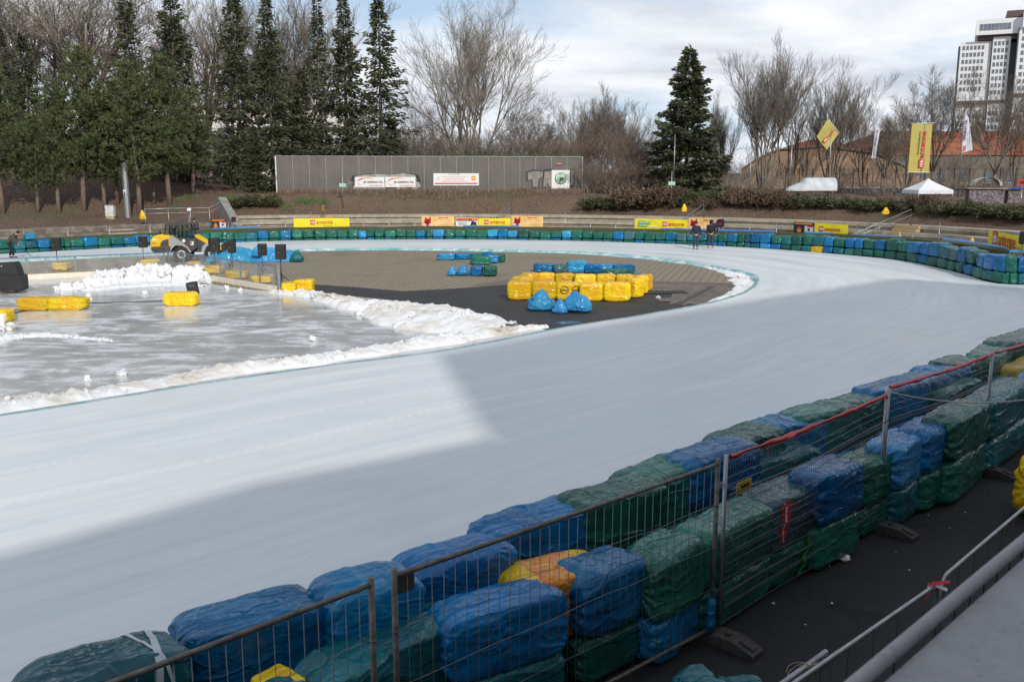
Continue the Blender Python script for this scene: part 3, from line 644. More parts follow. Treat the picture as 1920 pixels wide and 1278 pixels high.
# ---- far barrier
fc=[(-30,'green'),(-5,'green'),(29,'teal'),(51,'teal'),(75,'blue'),(98,'green'),(125,'green'),(135,'green'),(160,'blue'),(187,'green'),(210,'green'),(236,'blue'),(258,'lblue'),(282,'green'),(302,'green'),(322,'blue'),(342,'teal'),(358,'blue'),(372,'green'),(395,'green'),(418,'green'),(440,'green'),(462,'teal'),(485,'blue'),(505,'green'),(526,'blue'),(547,'green'),(568,'green'),(590,'green'),(611,'green'),(632,'green'),(653,'green'),(672,'lblue'),(687,'green'),(703,'green'),(721,'green'),(742,'green'),(761,'green'),(780,'blue'),(799,'green'),(811,'lblue'),(833,'green'),(852,'green'),(872,'green'),(893,'green'),(913,'lblue'),(933,'blue'),(951,'lblue'),(970,'green'),(990,'green'),(1010,'green'),(1031,'green'),(1052,'lblue'),(1070,'green'),(1090,'green'),(1110,'green'),(1129,'green'),(1147,'blue'),(1168,'grey'),(1188,'green'),(1206,'green'),(1226,'green'),(1246,'blue'),(1265,'grey'),(1285,'teal'),(1305,'teal'),(1323,'green'),(1343,'green'),(1360,'blue'),(1380,'green'),(1394,'teal'),(1404,'blue'),(1422,'blue'),(1442,'green'),(1462,'teal'),(1480,'green'),(1500,'green'),(1518,'teal'),(1541,'blue'),(1559,'green'),(1580,'blue'),(1598,'blue'),(1614,'green'),(1635,'blue'),(1655,'green'),(1677,'green'),(1695,'blue'),(1717,'blue'),(1733,'blue'),(1753,'teal'),(1772,'grey'),(1787,'blue'),(1801,'green'),(1820,'blue'),(1836,'blue'),(1856,'blue'),(1877,'green'),(1890,'green'),(1906,'blue'),(1926,'green'),(1950,'blue')]
LM=[(-40,'left of the sweeping man'),(28,'between sweeping man and loader'),(282,'behind the loader'),(372,'right of the loader'),(552,'under the long yellow banner'),(656,'right of the long yellow banner'),(792,'under the four-banner group'),(1018,'right of the four-banner group'),(1189,'under the green-and-yellow banner'),(1290,'behind the walking men'),(1343,'right of the walking men'),(1485,'under the right-hand flame banner'),(1590,'below the open wire railing'),(1735,'left of the last yellow banner'),(1846,'under the last yellow banner')]
FV={}
def far_mesh(c,k):
    if (c,k) not in FV: FV[(c,k)]=film_mesh('wrapped_bale',.80,.85,.70,200+k*7+len(c),9,M[c],amp=1.25)
    return FV[(c,k)]
cnt={}; rb=random.Random(11)
def lm(px):
    r=LM[0][1]
    for x,n in LM:
        if px>=x: r=n
    return r
def barz(px): return .54+.18*max(0,min(1,(px-1200)/700)), .17+.33*max(0,min(1,(px-1150)/600))+.12*max(0,min(1,(150-px)/200))
for j,(px,c) in enumerate(fc[:-1]):
    px2=fc[j+1][0]; a,_,ia=arc(px,.02,0); b,_,ib=arc(px2,.02,0)
    if (b-a).length<.05: continue
    hu,hl=barz(px); L=(b-a).length; m_=(a+b)/2; ang=math.atan2(b.y-a.y,b.x-a.x); nn=Vector((-(b-a).y,(b-a).x,0)).normalized()
    if nn.y<0 and px<1500: nn=-nn
    for row in (0,1):
        cc=c if row==1 else rb.choice(['green','green','teal','green','blue','teal'])
        if row==0 and 1514<=px<1541: cc='yellow'
        if row==0 and 1417<=px<1442: cc='lblue'
        me=far_mesh(cc,rb.randrange(6)); o=link('wrapped_bale',me); h=hu if row else hl
        hj=h*(1+rb.uniform(-.12,.16)) if row else h*1.06
        o.scale=(L/.80*1.07,1.0,hj/.70); o.rotation_euler=(0,rb.uniform(-.05,.05),ang+rb.choice([0,PI])+rb.uniform(-.10,.10))
        q=m_+nn*(.42+(.06 if row else 0)); o.location=(q.x,q.y,ZI-.02+(hl if row else 0))
        place=lm((px+px2)/2); key=(place,row,cc); cnt[key]=cnt.get(key,0)+1
        tag(o,f"{CN[cc]} bale, {'upper' if row else 'lower'} course, {ORD[cnt[key]-1]} {CN[cc]} one {place}",'bale','bales of the far barrier')
# extra bales standing on the far wall
for (px,c,h,lab) in ((58,'lblue',.5,'small pale blue bale on top of the far barrier right of the sweeping man'),):
    a,an,_=arc(px,.5,0); o=link('wrapped_bale',far_mesh(c,2)); o.location=(a.x,a.y,ZI+.78); o.rotation_euler=(0,0,an); o.scale=(.75,.8,.55); tag(o,lab,'bale','bales of the far barrier')
# ---- bales and bags standing on the infield and the rink
def ib(px0,px1,pyb,pyt,c,lab,kind='bale',rot=0,depth=.75,name='wrapped_bale',res=16,grp='wrapped bales lying inside the track',z=0.0,amp=1.0):
    a=G(px0,pyb,z); b=G(px1,pyb,z); L=(b-a).length; m_=(a+b)/2; t_=m_.y/ray((px0+px1)/2,pyt).y
    s=m_.y/ray((px0+px1)/2,pyb).y; H=abs((ray(0,pyt).z-ray(0,pyb).z))*s*.93
    me=film_mesh(name,L,depth,H,int(px0*3+pyb),res,M[c],kind,amp); o=link(name,me); o.location=(m_.x,m_.y+depth/2,z); o.rotation_euler=(0,0,rot)
    return tag(o,lab,'bale' if kind=='bale' else 'bag',grp)
g1='blue and green bales on the pavers, left cluster'
for a in [(820,853,488,474,'lblue','bright blue bale at the left end of the back line in the small paver cluster'),(853,882,487,474,'blue','blue bale second in the back line of the small paver cluster'),(882,905,486,474,'teal','teal bale behind the green one in the small paver cluster'),(903,925,485,471,'blue','blue bale at the back right of the small paver cluster'),(925,947,492,475,'green','green bale at the right end of the small paver cluster'),(882,919,497,480,'green','big green bale in the middle of the small paver cluster'),(912,935,494,477,'lblue','bright blue bale right of the big green bale on the pavers'),(882,906,518,498,'blue','blue bale in the front row on the pavers between two others'),(906,932,519,498,'green','green bale at the right end of the front row on the pavers')]: ib(*a,grp=g1)
ib(837,858,518,500,'lblue','low bright blue bag at the left end of the front row on the pavers','bag',0,.7,'plastic_bag',grp=g1); ib(854,881,518,496,'lblue','tall bright blue bag second in the front row on the pavers','bag',0,.7,'plastic_bag',grp=g1)
g2='blue and green bales behind the yellow ring'
for a in [(1000,1038,511,492,'blue','blue bale at the left end of the line behind the yellow ring'),(1037,1068,512,495,'grey','grey-green bale second in the line behind the yellow ring'),(1064,1100,512,488,'lblue','tallest bright blue bale in the line behind the yellow ring'),(1096,1126,513,494,'blue','blue bale right of the tallest one behind the yellow ring'),(1123,1152,512,494,'lblue','bright blue bale fifth in the line behind the yellow ring'),(1150,1191,513,495,'blue','dark blue bale at the right end of the line behind the yellow ring'),(1128,1190,519,504,'green','long green bale lying in front of the blue ones behind the yellow ring')]: ib(*a,grp=g2)
g3='yellow printed bales set out in a ring'
ring=[(1008,1041,541,509,'left of centre in the back row'),(1041,1077,542,510,'third in the back row'),(1077,1118,545,511,'fourth in the back row'),(1118,1156,546,511,'fifth in the back row with round marks'),(1155,1192,547,511,'right end of the back row')]
for a in ring: ib(a[0],a[1],a[2],a[3],'print',f"yellow printed bale, {a[4]} of the ring",grp=g3,amp=.6,depth=.5)
ib(978,1010,546,509,'print','yellow printed bale at the back left corner of the ring',rot=.5,grp=g3,amp=.7)
ib(962,996,553,517,'print','yellow printed bale on the left side of the ring',rot=.8,grp=g3,amp=.7)
for a in [(1204,1221,545,512,'farthest'),(1190,1214,552,514,'middle'),(1176,1206,559,519,'nearest')]: ib(a[0],a[1],a[2],a[3],'print',f"yellow printed bale on the right side of the ring, the {a[4]} of three",rot=-.9,grp=g3,amp=.7,depth=.6)
fr=[(951,997,563,525,'at the left end of the front row'),(997,1044,563,524,'second in the front row, partly behind the blue bag'),(1043,1087,563,527,'third in the front row, with two round marks'),(1086,1132,565,527,'fourth in the front row'),(1132,1184,566,526,'at the right end of the front row')]
M['ringmark']=M['ink']
for k,a in enumerate(fr):
    o=ib(a[0],a[1],a[2],a[3],'print',f"yellow printed bale {a[4]} of the ring",grp=g3,amp=.5,res=20,depth=.55)
    if k==2:
        mb=MB()
        for cx_ in (-.14,.32):
            pts=[(cx_+.15*math.cos(q/20*2*PI),-.315,.42+.15*math.sin(q/20*2*PI)) for q in range(20)]; mb.path(pts,.012,4,0,True)
            for q in range(4): mb.box((cx_-.09+q*.06,-.318,.42),(.03,.012,.06))
        mb.build('round_mark',M['ink'],o)
for (px,py) in ((1123,534),(1143,534)):
    pass
ib(985,1046,585,545,'lblue','pyramid-shaped bright blue bag on the black mat in front of the yellow ring','bag',.15,1.0,'plastic_bag',30,'blue bags in front of the yellow ring')
ib(1034,1066,589,562,'lblue','small bright blue bag between the two big bags on the black mat','bag',0,.6,'plastic_bag',22,'blue bags in front of the yellow ring')
ib(1052,1116,588,549,'lblue','wide bright blue bag with tied neck at the right on the black mat','bag',-.1,1.0,'plastic_bag',30,'blue bags in front of the yellow ring')
g4='yellow bales around the rink'
ib(526,556,551,527,'print','yellow bale against the end post of the rink boards',grp=g4,amp=.8); ib(548,586,549,522,'print','wider yellow bale right of the one at the end post',grp=g4,amp=.8)
ib(27,89,584,556,'print','flat yellow bale on the rink ice, left one of a pair',grp=g4,res=24,amp=.9); ib(87,158,583,556,'print','yellow bale with pointed end on the rink ice, right one of a pair',grp=g4,res=24,amp=1.2,rot=.12)
ib(304,366,575,546,'print','yellow bale lying in front of the small monitor on the rink ice',grp=g4,res=24,amp=.8,rot=-.05); ib(-45,11,607,579,'print','yellow bale cut off by the left edge of the picture',grp=g4,res=20)
for (a,b,yb,yt,lab) in ((96,125,508,491,'behind the speaker stand at the left boards'),(259,293,500,486,'behind the snow heap and the boards'),(345,372,508,490,'behind the right-hand boards, first from the corner'),(377,415,514,497,'behind the right-hand boards, second from the corner'),(420,462,524,505,'behind the right-hand boards, third from the corner'),(466,508,533,515,'behind the right-hand boards, last before the end post')):
    ib(a,b,yb,yt,'yellow','yellow bale '+lab,grp=g4,res=10)
# crumpled tarpaulin heap by the loader
def heap(px0,px1,pyb,H,c,lab,seed,res=60,dep=1.6):
    a=G(px0,pyb,0);b=G(px1,pyb,0); L=(b-a).length; mb=MB()
    def fn(u,v):
        e=max(0,(1-(2*u-1)**4))*max(0,(1-(2*v-1)**2)); x=(u-.5)*L; y=v*dep
        k=.50+.45*nz(x*.9,y*1.1,seed)+.22*(.5-abs(nz(x*2.6,y*2.6,seed+4)))+.13*nz(x*6,y*6,seed+5)
        return (x,y,max(0,H*e**.4*k))
    mb.grid(fn,res,int(res*.4)); o=mb.build('tarpaulin_heap',M[c]); o.location=((a.x+b.x)/2,(a.y+b.y)/2,0.01); return tag(o,lab,'tarpaulin','crumpled blue plastic heaps by the loader')
heap(384,470,492,1.15,'lblue','crumpled bright blue plastic sheet heap right of the loader bucket',3.3); heap(460,550,491,1.2,'lblue','crumpled blue plastic heap behind the second and third speakers',8)
ib(537,569,492,470,'teal','tied teal-blue bag at the right end of the blue plastic heap','bag',0,.9,'plastic_bag',18,'crumpled blue plastic heaps by the loader')
ib(468,492,482,461,'lblue','pointed bright blue bag standing up from the plastic heap','bag',0,.7,'plastic_bag',14,'crumpled blue plastic heaps by the loader',z=.3)
# ================================================================ near wire fence
def panel(P0,P1,style,lab,i):
    d=P1-P0; L=d.length; o=empty('wire_fence',(P0.x,P0.y,0),math.atan2(d.y,d.x),lab,'fence panel','mobile wire fence panels'); r=.021
    mat=M['rusty'] if style==0 else M['galv']
    mb=MB()
    if style==0:
        mb.tube((0,0,.06),(0,0,2.05),r*1.15,n=10); mb.build('post',mat,o); mb=MB(); mb.tube((L,0,.06),(L,0,2.05),r*1.15,n=10); mb.build('post',mat,o)
        mb=MB(); mb.tube((0,0,1.99),(L,0,1.99),r,n=10); mb.build('top_rail',mat,o); mb=MB(); mb.tube((0,0,.17),(L,0,.17),r,n=10); mb.build('bottom_rail',mat,o)
        mb=MB(); n=int(L/.115)
        for k in range(1,n):
            x=L*k/n; bx=.006*math.sin(k*2.1); mb.path([(x,-.004,.17),(x+bx,-.004,1.1),(x,-.004,1.99)],.003,4)
        for z in (.62,1.08,1.55):
            mb.path([(0,.004,z)]+[(L*q/12,.004+.008*math.sin(q*2),z+.012*math.sin(q*1.7+z*9)) for q in range(1,12)]+[(L,.004,z)],.003,4)
        for z in (.62,1.08,1.55): mb.tube((0,0,z-.008),(0,0,z+.008),r*1.3,n=8); mb.tube((L,0,z-.008),(L,0,z+.008),r*1.3,n=8)
        mb.build('wire_mesh',M['wire'],o)
        if i==1: mb=MB(); mb.box((.10,-.0,1.90),(.16,.006,.13)); mb.build('name_plate',simple('dull_plate',(.06,.06,.055),.6),o)
    else:
        mb.tube((0,0,.06),(0,0,2.05),r,n=10); mb.build('post',mat,o); mb=MB(); mb.tube((L,0,.06),(L,0,2.05),r,n=10); mb.build('post',mat,o)
        mb=MB()
        zs=[]; z=.14
        while z<1.98: zs.append(z); z+=.165
        def yy(z): # folded profile
            for f in (.38,.97,1.62):
                if abs(z-f)<.08: return -.055*(1-abs(z-f)/.08)
            return 0
        zz_=sorted(set(zs+[.30,.38,.46,.89,.97,1.05,1.54,1.62,1.70,1.98])); n=int(L/.052)
        sag=lambda x,z: .03*math.sin(x*1.7+z)*math.sin(PI*x/L)
        for k in range(1,n):
            x=L*k/n; mb.path([(x,yy(z)+sag(x,z),z-.03*math.sin(PI*x/L)) for z in zz_],.0022,3)
        for z in zz_:
            mb.path([(L*q/14,yy(z)+sag(L*q/14,z),z-.03*math.sin(PI*q/14)) for q in range(15)],.0034,4)
        mb.build('wire_mesh',M['wire'],o)
    return o
FP=[Vector((-4.15,3.2,0)),Vector((-1.03,6.28,0)),Vector((-.88,6.42,0)),Vector((2.13,9.10,0)),Vector((2.24,9.22,0)),Vector((5.12,12.20,0)),Vector((5.18,12.27,0)),Vector((7.85,14.72,0)),Vector((7.90,14.78,0)),Vector((10.3,17.0,0))]
fl=['plain rusty-framed wire fence panel at the bottom left of the barrier','rusty-framed wire fence panel with a small plate at its top left corner','folded wire mesh panel with red tape, between the double post and the rope post','folded wire mesh panel right of the post with the white rope','last folded wire mesh panel at the right edge of the picture']
for i in range(5): panel(FP[2*i],FP[2*i+1],0 if i<2 else 1,fl[i],i)
# yellow sign on panel three
def textmesh(name,s,size,mat,parent,loc,rot=(PI/2,0,0),width=None,height=None,ext=.004,align='CENTER',bold=False):
    cu=bpy.data.curves.new('t','FONT'); cu.body=s; cu.size=size; cu.extrude=ext; cu.align_x=align; cu.align_y='CENTER'; cu.resolution_u=3
    if bold: cu.offset=size*.018
    ob=bpy.data.objects.new('t',cu); me=bpy.data.meshes.new_from_object(ob); bpy.data.objects.remove(ob); bpy.data.curves.remove(cu)
    me.materials.clear(); me.materials.append(mat); xs_=[v.co.x for v in me.vertices]; ys_=[v.co.y for v in me.vertices]
    sx_=width/(max(xs_)-min(xs_)) if width else 1; sy_=height/(max(ys_)-min(ys_)) if height else sx_
    if not width and height: sx_=sy_
    for v in me.vertices: v.co.x*=sx_; v.co.y*=sy_
    me.name=name; o=link(name,me,parent); o.location=loc; o.rotation_euler=rot; return o
d=(FP[5]-FP[4]).normalized(); sp=FP[4]+d*.36
so_=empty('warning_sign',(sp.x,sp.y-.03,1.63),math.atan2(d.y,d.x),'small yellow sign with black letters wired to the fence beside the double post','sign')
mb=MB(); mb.box((0,-.012,0),(.30,.008,.13)); mb.build('sign_plate',simple('dirty_yellow_plate',(.48,.34,.02),.6,0,.3,12),so_); textmesh('lettering','MVS',.1,M['ink'],so_,(0.02,-.020,0),width=.17,height=.06)
def foot(x,y,rz,lab):
    mb=MB(); mb.v=[]; pr=[(-.36,0),(-.36,.05),(-.12,.125),(.12,.125),(.36,.05),(.36,0)]
    vs=[(a,-.12,b) for a,b in pr]+[(a,.12,b) for a,b in pr]; mb.add(vs,[list(range(5,-1,-1)),list(range(6,12))]+[[i,(i+1)%6,6+(i+1)%6,6+i] for i in range(6)]); mb.box((.24,0,.10),(.16,.10,.018),M=Matrix.Rotation(math.atan2(.075,.24),4,'Y'))
    mb.tube((0,0,.12),(0,0,.16),.035,n=10)
    o=mb.build('rubber_block',M['recyc']); o.location=(x,y,0.006); o.rotation_euler=(0,0,rz); tag(o,lab,'rubber block','rubber feet of the wire fence')
rz_=math.atan2(d.y,d.x)-PI/2
foot(2.30,9.02,rz_,'dark rubber fence foot under the double post'); foot(5.28,12.12,rz_,'dark rubber fence foot under the post with the rope'); foot(8.0,14.62,rz_,'dark rubber fence foot under the farthest visible post'); foot(-.92,6.3,rz_,'dark rubber fence foot between the two plain panels')
def tape(A,B,lab,seed):
    mb=MB(); n=60; d=B-A; L=d.length; d.normalize(); nr=Vector((d.y,-d.x,0)); vs=[]
    for i in range(n+1):
        t_=i/n; p=A.lerp(B,t_)-Vector((0,0,.03*math.sin(PI*t_))); tw=.5*nz(t_*L*1.1,seed,0)*3; w_=.036+.016*nz(t_*L*3,seed,5)
        up=Vector((0,0,1))*math.cos(tw)+nr*math.sin(tw); p=p+Vector((0,0,.012*nz(t_*L*4,seed,9)))
        vs+= [p+up*(w_*.5)-nr*.010,p-up*w_-nr*.004+nr*.05*nz(t_*L*5,seed,2), p-up*w_*.7+nr*.02, p+up*(w_*.5)+nr*.012]
    mb.add(vs,[[i*4+k,i*4+(k+1)%4,(i+1)*4+(k+1)%4,(i+1)*4+k] for i in range(n) for k in range(4)],0,True)
    tag(mb.build('barrier_tape',M['redtape']),lab,'tape','red tape strung along the fence top')
tape(FP[4]+Vector((.05,.03,2.03)),FP[5]+Vector((0,0,1.97)),'red tape wrapped along the fence top between the double post and the rope post',1)
tape(FP[6]+Vector((0,0,2.06)),FP[7]+Vector((0,0,2.04)),'red tape on the fence top right of the rope post',2); tape(FP[8]+Vector((0,0,2.04)),FP[9]+Vector((0,0,2.04)),'red tape on the last fence panel at the right edge',3)
mb=MB(); A=FP[6]+Vector((0,-.03,2.0)); B=Rp(2080,715,11.6); pts=[A.lerp(B,i/24)-Vector((0,0,.42*4*(i/24)*(1-i/24)*.5)) for i in range(25)]; mb.path(pts,.009,5); tag(mb.build('rope',simple('pale_rope',(.5,.48,.44),.8,0,.15,30)),'pale rope hanging from the fence post out of the right edge','rope')
mb=MB(); p=FP[3]+Vector((.05,.06,0))
for k in range(5): mb.path([(p.x+.05*math.cos(q/10*2*PI+k),p.y+.035*math.sin(q/10*2*PI+k),1.72+.012*k+.012*math.sin(q)) for q in range(11)],.003,4)
mb.path([(p.x+.03,p.y-.03,1.73),(p.x+.12,p.y,1.69),(p.x+.2,p.y+.05,1.71),(p.x+.17,p.y+.08,1.66)],.003,4)
tag(mb.build('wire_tie',M['galv']),'twisted wire tying the double fence post together','wire')
mb=MB(); mb.path([(2.11,9.06,z) for z in (.52,.45,.36,.25,.15)],[.035,.05,.045,.055,.04],8); tag(mb.build('tape_wrapping',M['blue']),'blue film wrapped round the foot of the double fence post','film')
t=NT('spray_green'); t.col((.01,.45,.05)); t.set(Roughness=.5); mb=MB()
p0=FP[4].lerp(FP[5],.50)+nrm_f*.03
vs=[]
for i in range(15):
    q=p0+d*(.06*math.sin(i*1.3)+.15-.02*i)+Vector((0,0,.62-.038*i)); w_=.02+.03*abs(math.sin(i*2.3)); vs+=[q-d*w_,q+d*w_]
mb.add(vs,[[2*i,2*i+1,2*i+3,2*i+2] for i in range(14)]); tag(mb.build('green_ribbon',t.m),'bright green torn ribbon hanging behind the folded mesh panel','ribbon')
# crowd barriers and tubes
def crowd(P0,P1,lab,bars=True):
    d=P1-P0; L=d.length; o=empty('crowd_barrier',(P0.x,P0.y,0),math.atan2(d.y,d.x),lab,'barrier','steel crowd barriers on the walkway')
    mb=MB(); r=.021; c=[]
    c=[(0,0,.12),(0,0,.95)]+[(.12-.12*math.cos(a),0,.98+.12*math.sin(a)) for a in (.3,.7,1.1,1.5)]+[(L-.12+.12*math.sin(a),0,.98+.12*math.cos(a)) for a in (.07,.5,.9,1.3)]+[(L,0,.95),(L,0,.12)]
    mb.path(c,r,10); mb.tube((0,0,.2),(L,0,.2),.016,n=8); mb.build('frame',M['galv'],o)
    mb=MB()
    for k in range(1,int(L/.45)): mb.tube((k*.45,0,.2),(k*.45,0,1.09),.006,n=6)
    mb.build('bars',M['black'],o)  # steel bars coloured black: the shade below the rail is in their colour
    for x in (.25,L-.25):
        mb=MB(); mb.path([(x,-.28,.02),(x,-.22,.06),(x,0,.13),(x,.22,.06),(x,.28,.02)],.014,8); mb.build('foot',M['galv'],o)
crowd(G(1395,1345,1.1)*Vector((1,1,0)) if False else Vector((G(1420,1328,1.1).x,G(1420,1328,1.1).y,0)),Vector((G(1758,1094,1.1).x,G(1758,1094,1.1).y,0)),'steel crowd barrier on the walkway, running to the bottom edge')
crowd(Vector((G(1768,1082,1.1).x,G(1768,1082,1.1).y,0)),Vector((G(2030,858,1.1).x,G(2030,858,1.1).y,0)),'steel crowd barrier on the walkway, running out of the right edge')
mb=MB()
for k,(dx,dz,e) in enumerate(((0,0,0),(.06,.0,.12),(.03,.05,-.05))):
    a=G(1450,1295,1.0)+Vector((dx,-dx*.8,dz)); b=G(1545,1225,1.0)+Vector((dx,-dx*.8,dz)); mb.tube(a,b+(b-a).normalized()*e,.026,n=10)
tag(mb.build('steel_tubes',M['galv']),'bundle of steel tubes tied with string at the bottom edge','tubes')
mb=MB(); q=G(1500,1258,1.03)
for k in range(3): mb.path([(q.x+.11*math.cos(a/10*2*PI)+.02*k,q.y+.04*math.sin(a/10*2*PI)+.02*k,q.z+.06*math.sin(a/10*2*PI+k)) for a in range(11)],.003,4)
mb.path([q+Vector((.0,0,.05)),q+Vector((.12,.05,.03)),q+Vector((.22,.03,.05)),q+Vector((.2,.1,.02))],.003,4)
tag(mb.build('string_tie',simple('jute_string',(.45,.36,.24),.9)),'pale string knotted round the steel tubes','string')
q=G(1752,1100,1.1); mb=MB(); 
for k,(ax,az) in enumerate(((.16,.03),(.14,-.05),(-.05,-.16))):
    A_=Vector((q.x-.03,q.y,1.12)); B_=A_+Vector((ax,-.03,az)); mb.add([A_,A_+Vector((.01,.02,.025)),B_+Vector((.01,.02,.025)),B_],[[0,1,2,3]],k%2)
for k in range(3): mb.path([(q.x-.03+.03*math.cos(a/8*2*PI),q.y+.03*math.sin(a/8*2*PI),1.08+.02*k) for a in range(9)],.006,4,k%2)
tag(mb.build('red_white_tape',[M['redtape'],M['white']]),'knotted red and white tape where the two crowd barriers meet','tape')
# litter on the walkway
rl=random.Random(4); mb=MB()
for (px,py) in ((1555,1060),(1680,1035),(1705,1068),(1810,960),(1780,990),(1510,1170),(1450,1130),(1560,1130),(1662,955),(1740,965)):
    p=G(px,py,.01); mb.sphere((p.x,p.y,.01),rl.uniform(.008,.02),6,4,0,(1,1,.5),.6,px)
mb.build('litter',M['white']); tag(bpy.data.objects['litter'],'scattered white paper scraps on the dark walkway','litter',kind='stuff')
p=G(1585,1048,.03); mb=MB(); mb.sphere((p.x,p.y,.04),.055,10,8,0,(1.2,.9,.7),.8,4); tag(mb.build('crumpled_paper',M['white']),'crumpled white paper at the fence foot with the rope','paper')
p=G(1332,905,0) 
# ================================================================ parapet in front of the photographer and the stands behind
t=NT('zinc_sheet'); v=t.coord('Object'); n=t.noise(v,9,6,.7); n2_=t.noise(v,45,3,.6)
c=t.ramp(n,[(.3,(.23,.23,.245)),(.7,(.31,.31,.325))]); c=t.mix(t.ramp(n2_,[(.60,(0,0,0)),(.70,(.5,.5,.5))]),c,(.15,.15,.155)); t.col(c); t.set(Roughness=.55,Metallic=.1); t.bump(n2_,.25,.004); ZINC=t.m
A=G(1560,1278,3.95); B=G(1920,985,3.95); d2=(B-A).normalized(); A2=A-d2*2.2; B2=B+d2*3; L=(B2-A2).length
o=empty('parapet',(A2.x,A2.y,0),math.atan2(d2.y,d2.x),'grey sheet-metal parapet coping in the lower right corner','parapet')
mb=MB(); mb.path([(L*k/20,-.022,3.93) for k in range(21)],.017,12); mb.build('edge_roll',ZINC,o)
mb=MB(); mb.box((L/2,-.33,3.90),(L,.56,.03)); mb.build('coping',ZINC,o); mb=MB(); mb.box((L/2,-.34,1.94),(L,.30,3.88)); mb.build('wall',CONC,o)
mb=MB(); mb.box((0,0,0),(40,5,3.0)); o=mb.build('stand_deck',CONC); q=A+Vector((d2.y,-d2.x,0))*3.05; o.location=(q.x,q.y,1.5); o.rotation_euler=(0,0,math.atan2(d2.y,d2.x)); tag(o,'concrete deck of the stand below the photographer','deck')
STONE=simple('rendered_wall',(.34,.33,.31),.85,0,.15,.5)
def stand(name,lab,S,H,back_):
    k=(H-ZI)/math.tan(SEL); sh=Vector((math.sin(SAZ),-math.cos(SAZ),0))*k
    fr_=[(p+sh) for p in S]; poly=[(p.x,p.y) for p in fr_]+back_
    o=empty(name,(0,0,0),0,lab,'building'); mb=MB(); mb.prism(poly,-.05,H-.5); mb.build('wall',STONE,o); mb=MB(); mb.prism(poly,H-.497,H); mb.build('roof',M['galv'],o)
    mb=MB()
    for a,b in zip(fr_,fr_[1:]):
        dd=b-a; L=dd.length
        if L<3: continue
        nn=Vector((dd.y,-dd.x,0)).normalized()*-1
        for kx in range(int(L/3)):
            for kz in range(int(H/3.4)): c_=a+dd.normalized()*(1.5+kx*3); mb.box((c_.x+nn.x*.01,c_.y+nn.y*.01,2+kz*3.3),(1.8,.12,1.4),math.atan2(dd.y,dd.x))
    mb.build('window',M['window'],o); return o
SA=[G(-900,1308,ZI),G(0,1040,ZI),G(480,905,ZI),G(915,822,ZI)]
stand('grandstand','low stand building behind the photographer whose shade falls on the near straight',SA,12,[(12,-16),(-25,-50)])
SB=[G(917,822,ZI),G(820,665,ZI),G(1060,620,ZI),G(1350,572,ZI),G(1680,522,ZI),G(1872,536,ZI)]
stand('clubhouse_block','tall block beside the stand whose shade falls across the bend',SB,20,[(48,-12),(14,-34)])

# ================================================================ terraces and everything along the far bank
t=NT('terrace_concrete'); v=t.coord('Object',(1,1,1)); n=t.noise(v,.8,8,.7); g_=t.new('ShaderNodeNewGeometry'); nb_=t.noise(t.coord('Object',(1,1,.15)),4,6,.7)
c=t.ramp(n,[(.3,(.24,.205,.16)),(.5,(.38,.335,.265)),(.7,(.50,.45,.36))]); c=t.mix(t.ramp(nb_,[(.5,(0,0,0)),(.75,(.55,.55,.55))]),c,(.13,.11,.085)); t.col(c); t.set(Roughness=.9); t.bump(n,.3,.03); TERR=t.m
t=NT('old_stone'); v=t.coord('Object'); n=t.noise(v,1.6,8,.75); c=t.ramp(n,[(.3,(.07,.06,.045)),(.5,(.17,.145,.115)),(.68,(.33,.29,.235))]); t.col(c); t.set(Roughness=.95); t.bump(n,.8,.06); OLD=t.m
def extr(name,px0,px1,prof,mat,parent=None,wob=0,step=1):
    i0=arc(px0,5)[2]; i1=arc(px1,5)[2]; lo,hi=min(i0,i1),max(i0,i1); idx=[lo]+[i for i in range(int(lo)+1,int(hi)+1,step)]+[hi]
    vs=[]; n=len(prof)
    for i in idx:
        k=int(i); f=i-k; k2=min(k+1,len(farc)-1); p=farc[k].lerp(farc[k2],f); nn=FN[k].lerp(FN[k2],f).normalized()
        for q,(d,z) in enumerate(prof):
            e=wob*nz(p.x*.8,p.y*.8,q*1.3) if wob else 0
            vs.append((p.x+nn.x*d,p.y+nn.y*d,z+e))
    mb=MB(); m=len(idx); mb.add(vs,[[a*n+b,a*n+b+1,(a+1)*n+b+1,(a+1)*n+b] for a in range(m-1) for b in range(n-1)],0,False)
    mb.f.append([b for b in range(n)]); mb.m.append(0); mb.sm.append(False); mb.f.append([(m-1)*n+b for b in reversed(range(n))]); mb.m.append(0); mb.sm.append(False)
    return mb.build(name,mat,parent)
prof=[(3.4,-.1),(3.4,.0)]
for k in range(4):
    d0=3.4+1.15*k; z0=.41*k
    prof+=[(d0+.16,z0+.001),(d0+.16,z0+.20),(d0,z0+.205),(d0,z0+.41),(d0+1.15,z0+.41)]
prof+=[(8.3,1.62),(8.3,.6)]
tag(extr('stepped_terrace',433,2040,prof,TERR),'long pale concrete spectator terrace of four steps behind the far fence','terrace')
prof=[(3.3,-.1)]
for k in range(3):
    d0=3.3+1.5*k; z0=.40*k; prof+=[(d0,z0),(d0+.03,z0+.30),(d0+.12,z0+.42),(d0+1.5,z0+.40)]
prof+=[(8.3,1.15),(8.3,.4)]
tag(extr('old_terrace',-60,418,prof,OLD,None,.07),'old crumbling stone terrace left of the concrete buttress','terrace')
a,an,ii=arc(428,6,0); nn=FN[int(ii)]
mb=MB(); mb.v=[]; pr=[(2.9,-.1),(2.9,.8),(3.6,1.15),(8.6,2.95),(9.4,2.95),(9.4,.5)]; b0=farc[int(ii)]
tn=Vector((nn.y,-nn.x,0)); vs=[b0+nn*d+tn*s+Vector((0,0,z)) for s in (-.3,.3) for d,z in pr]
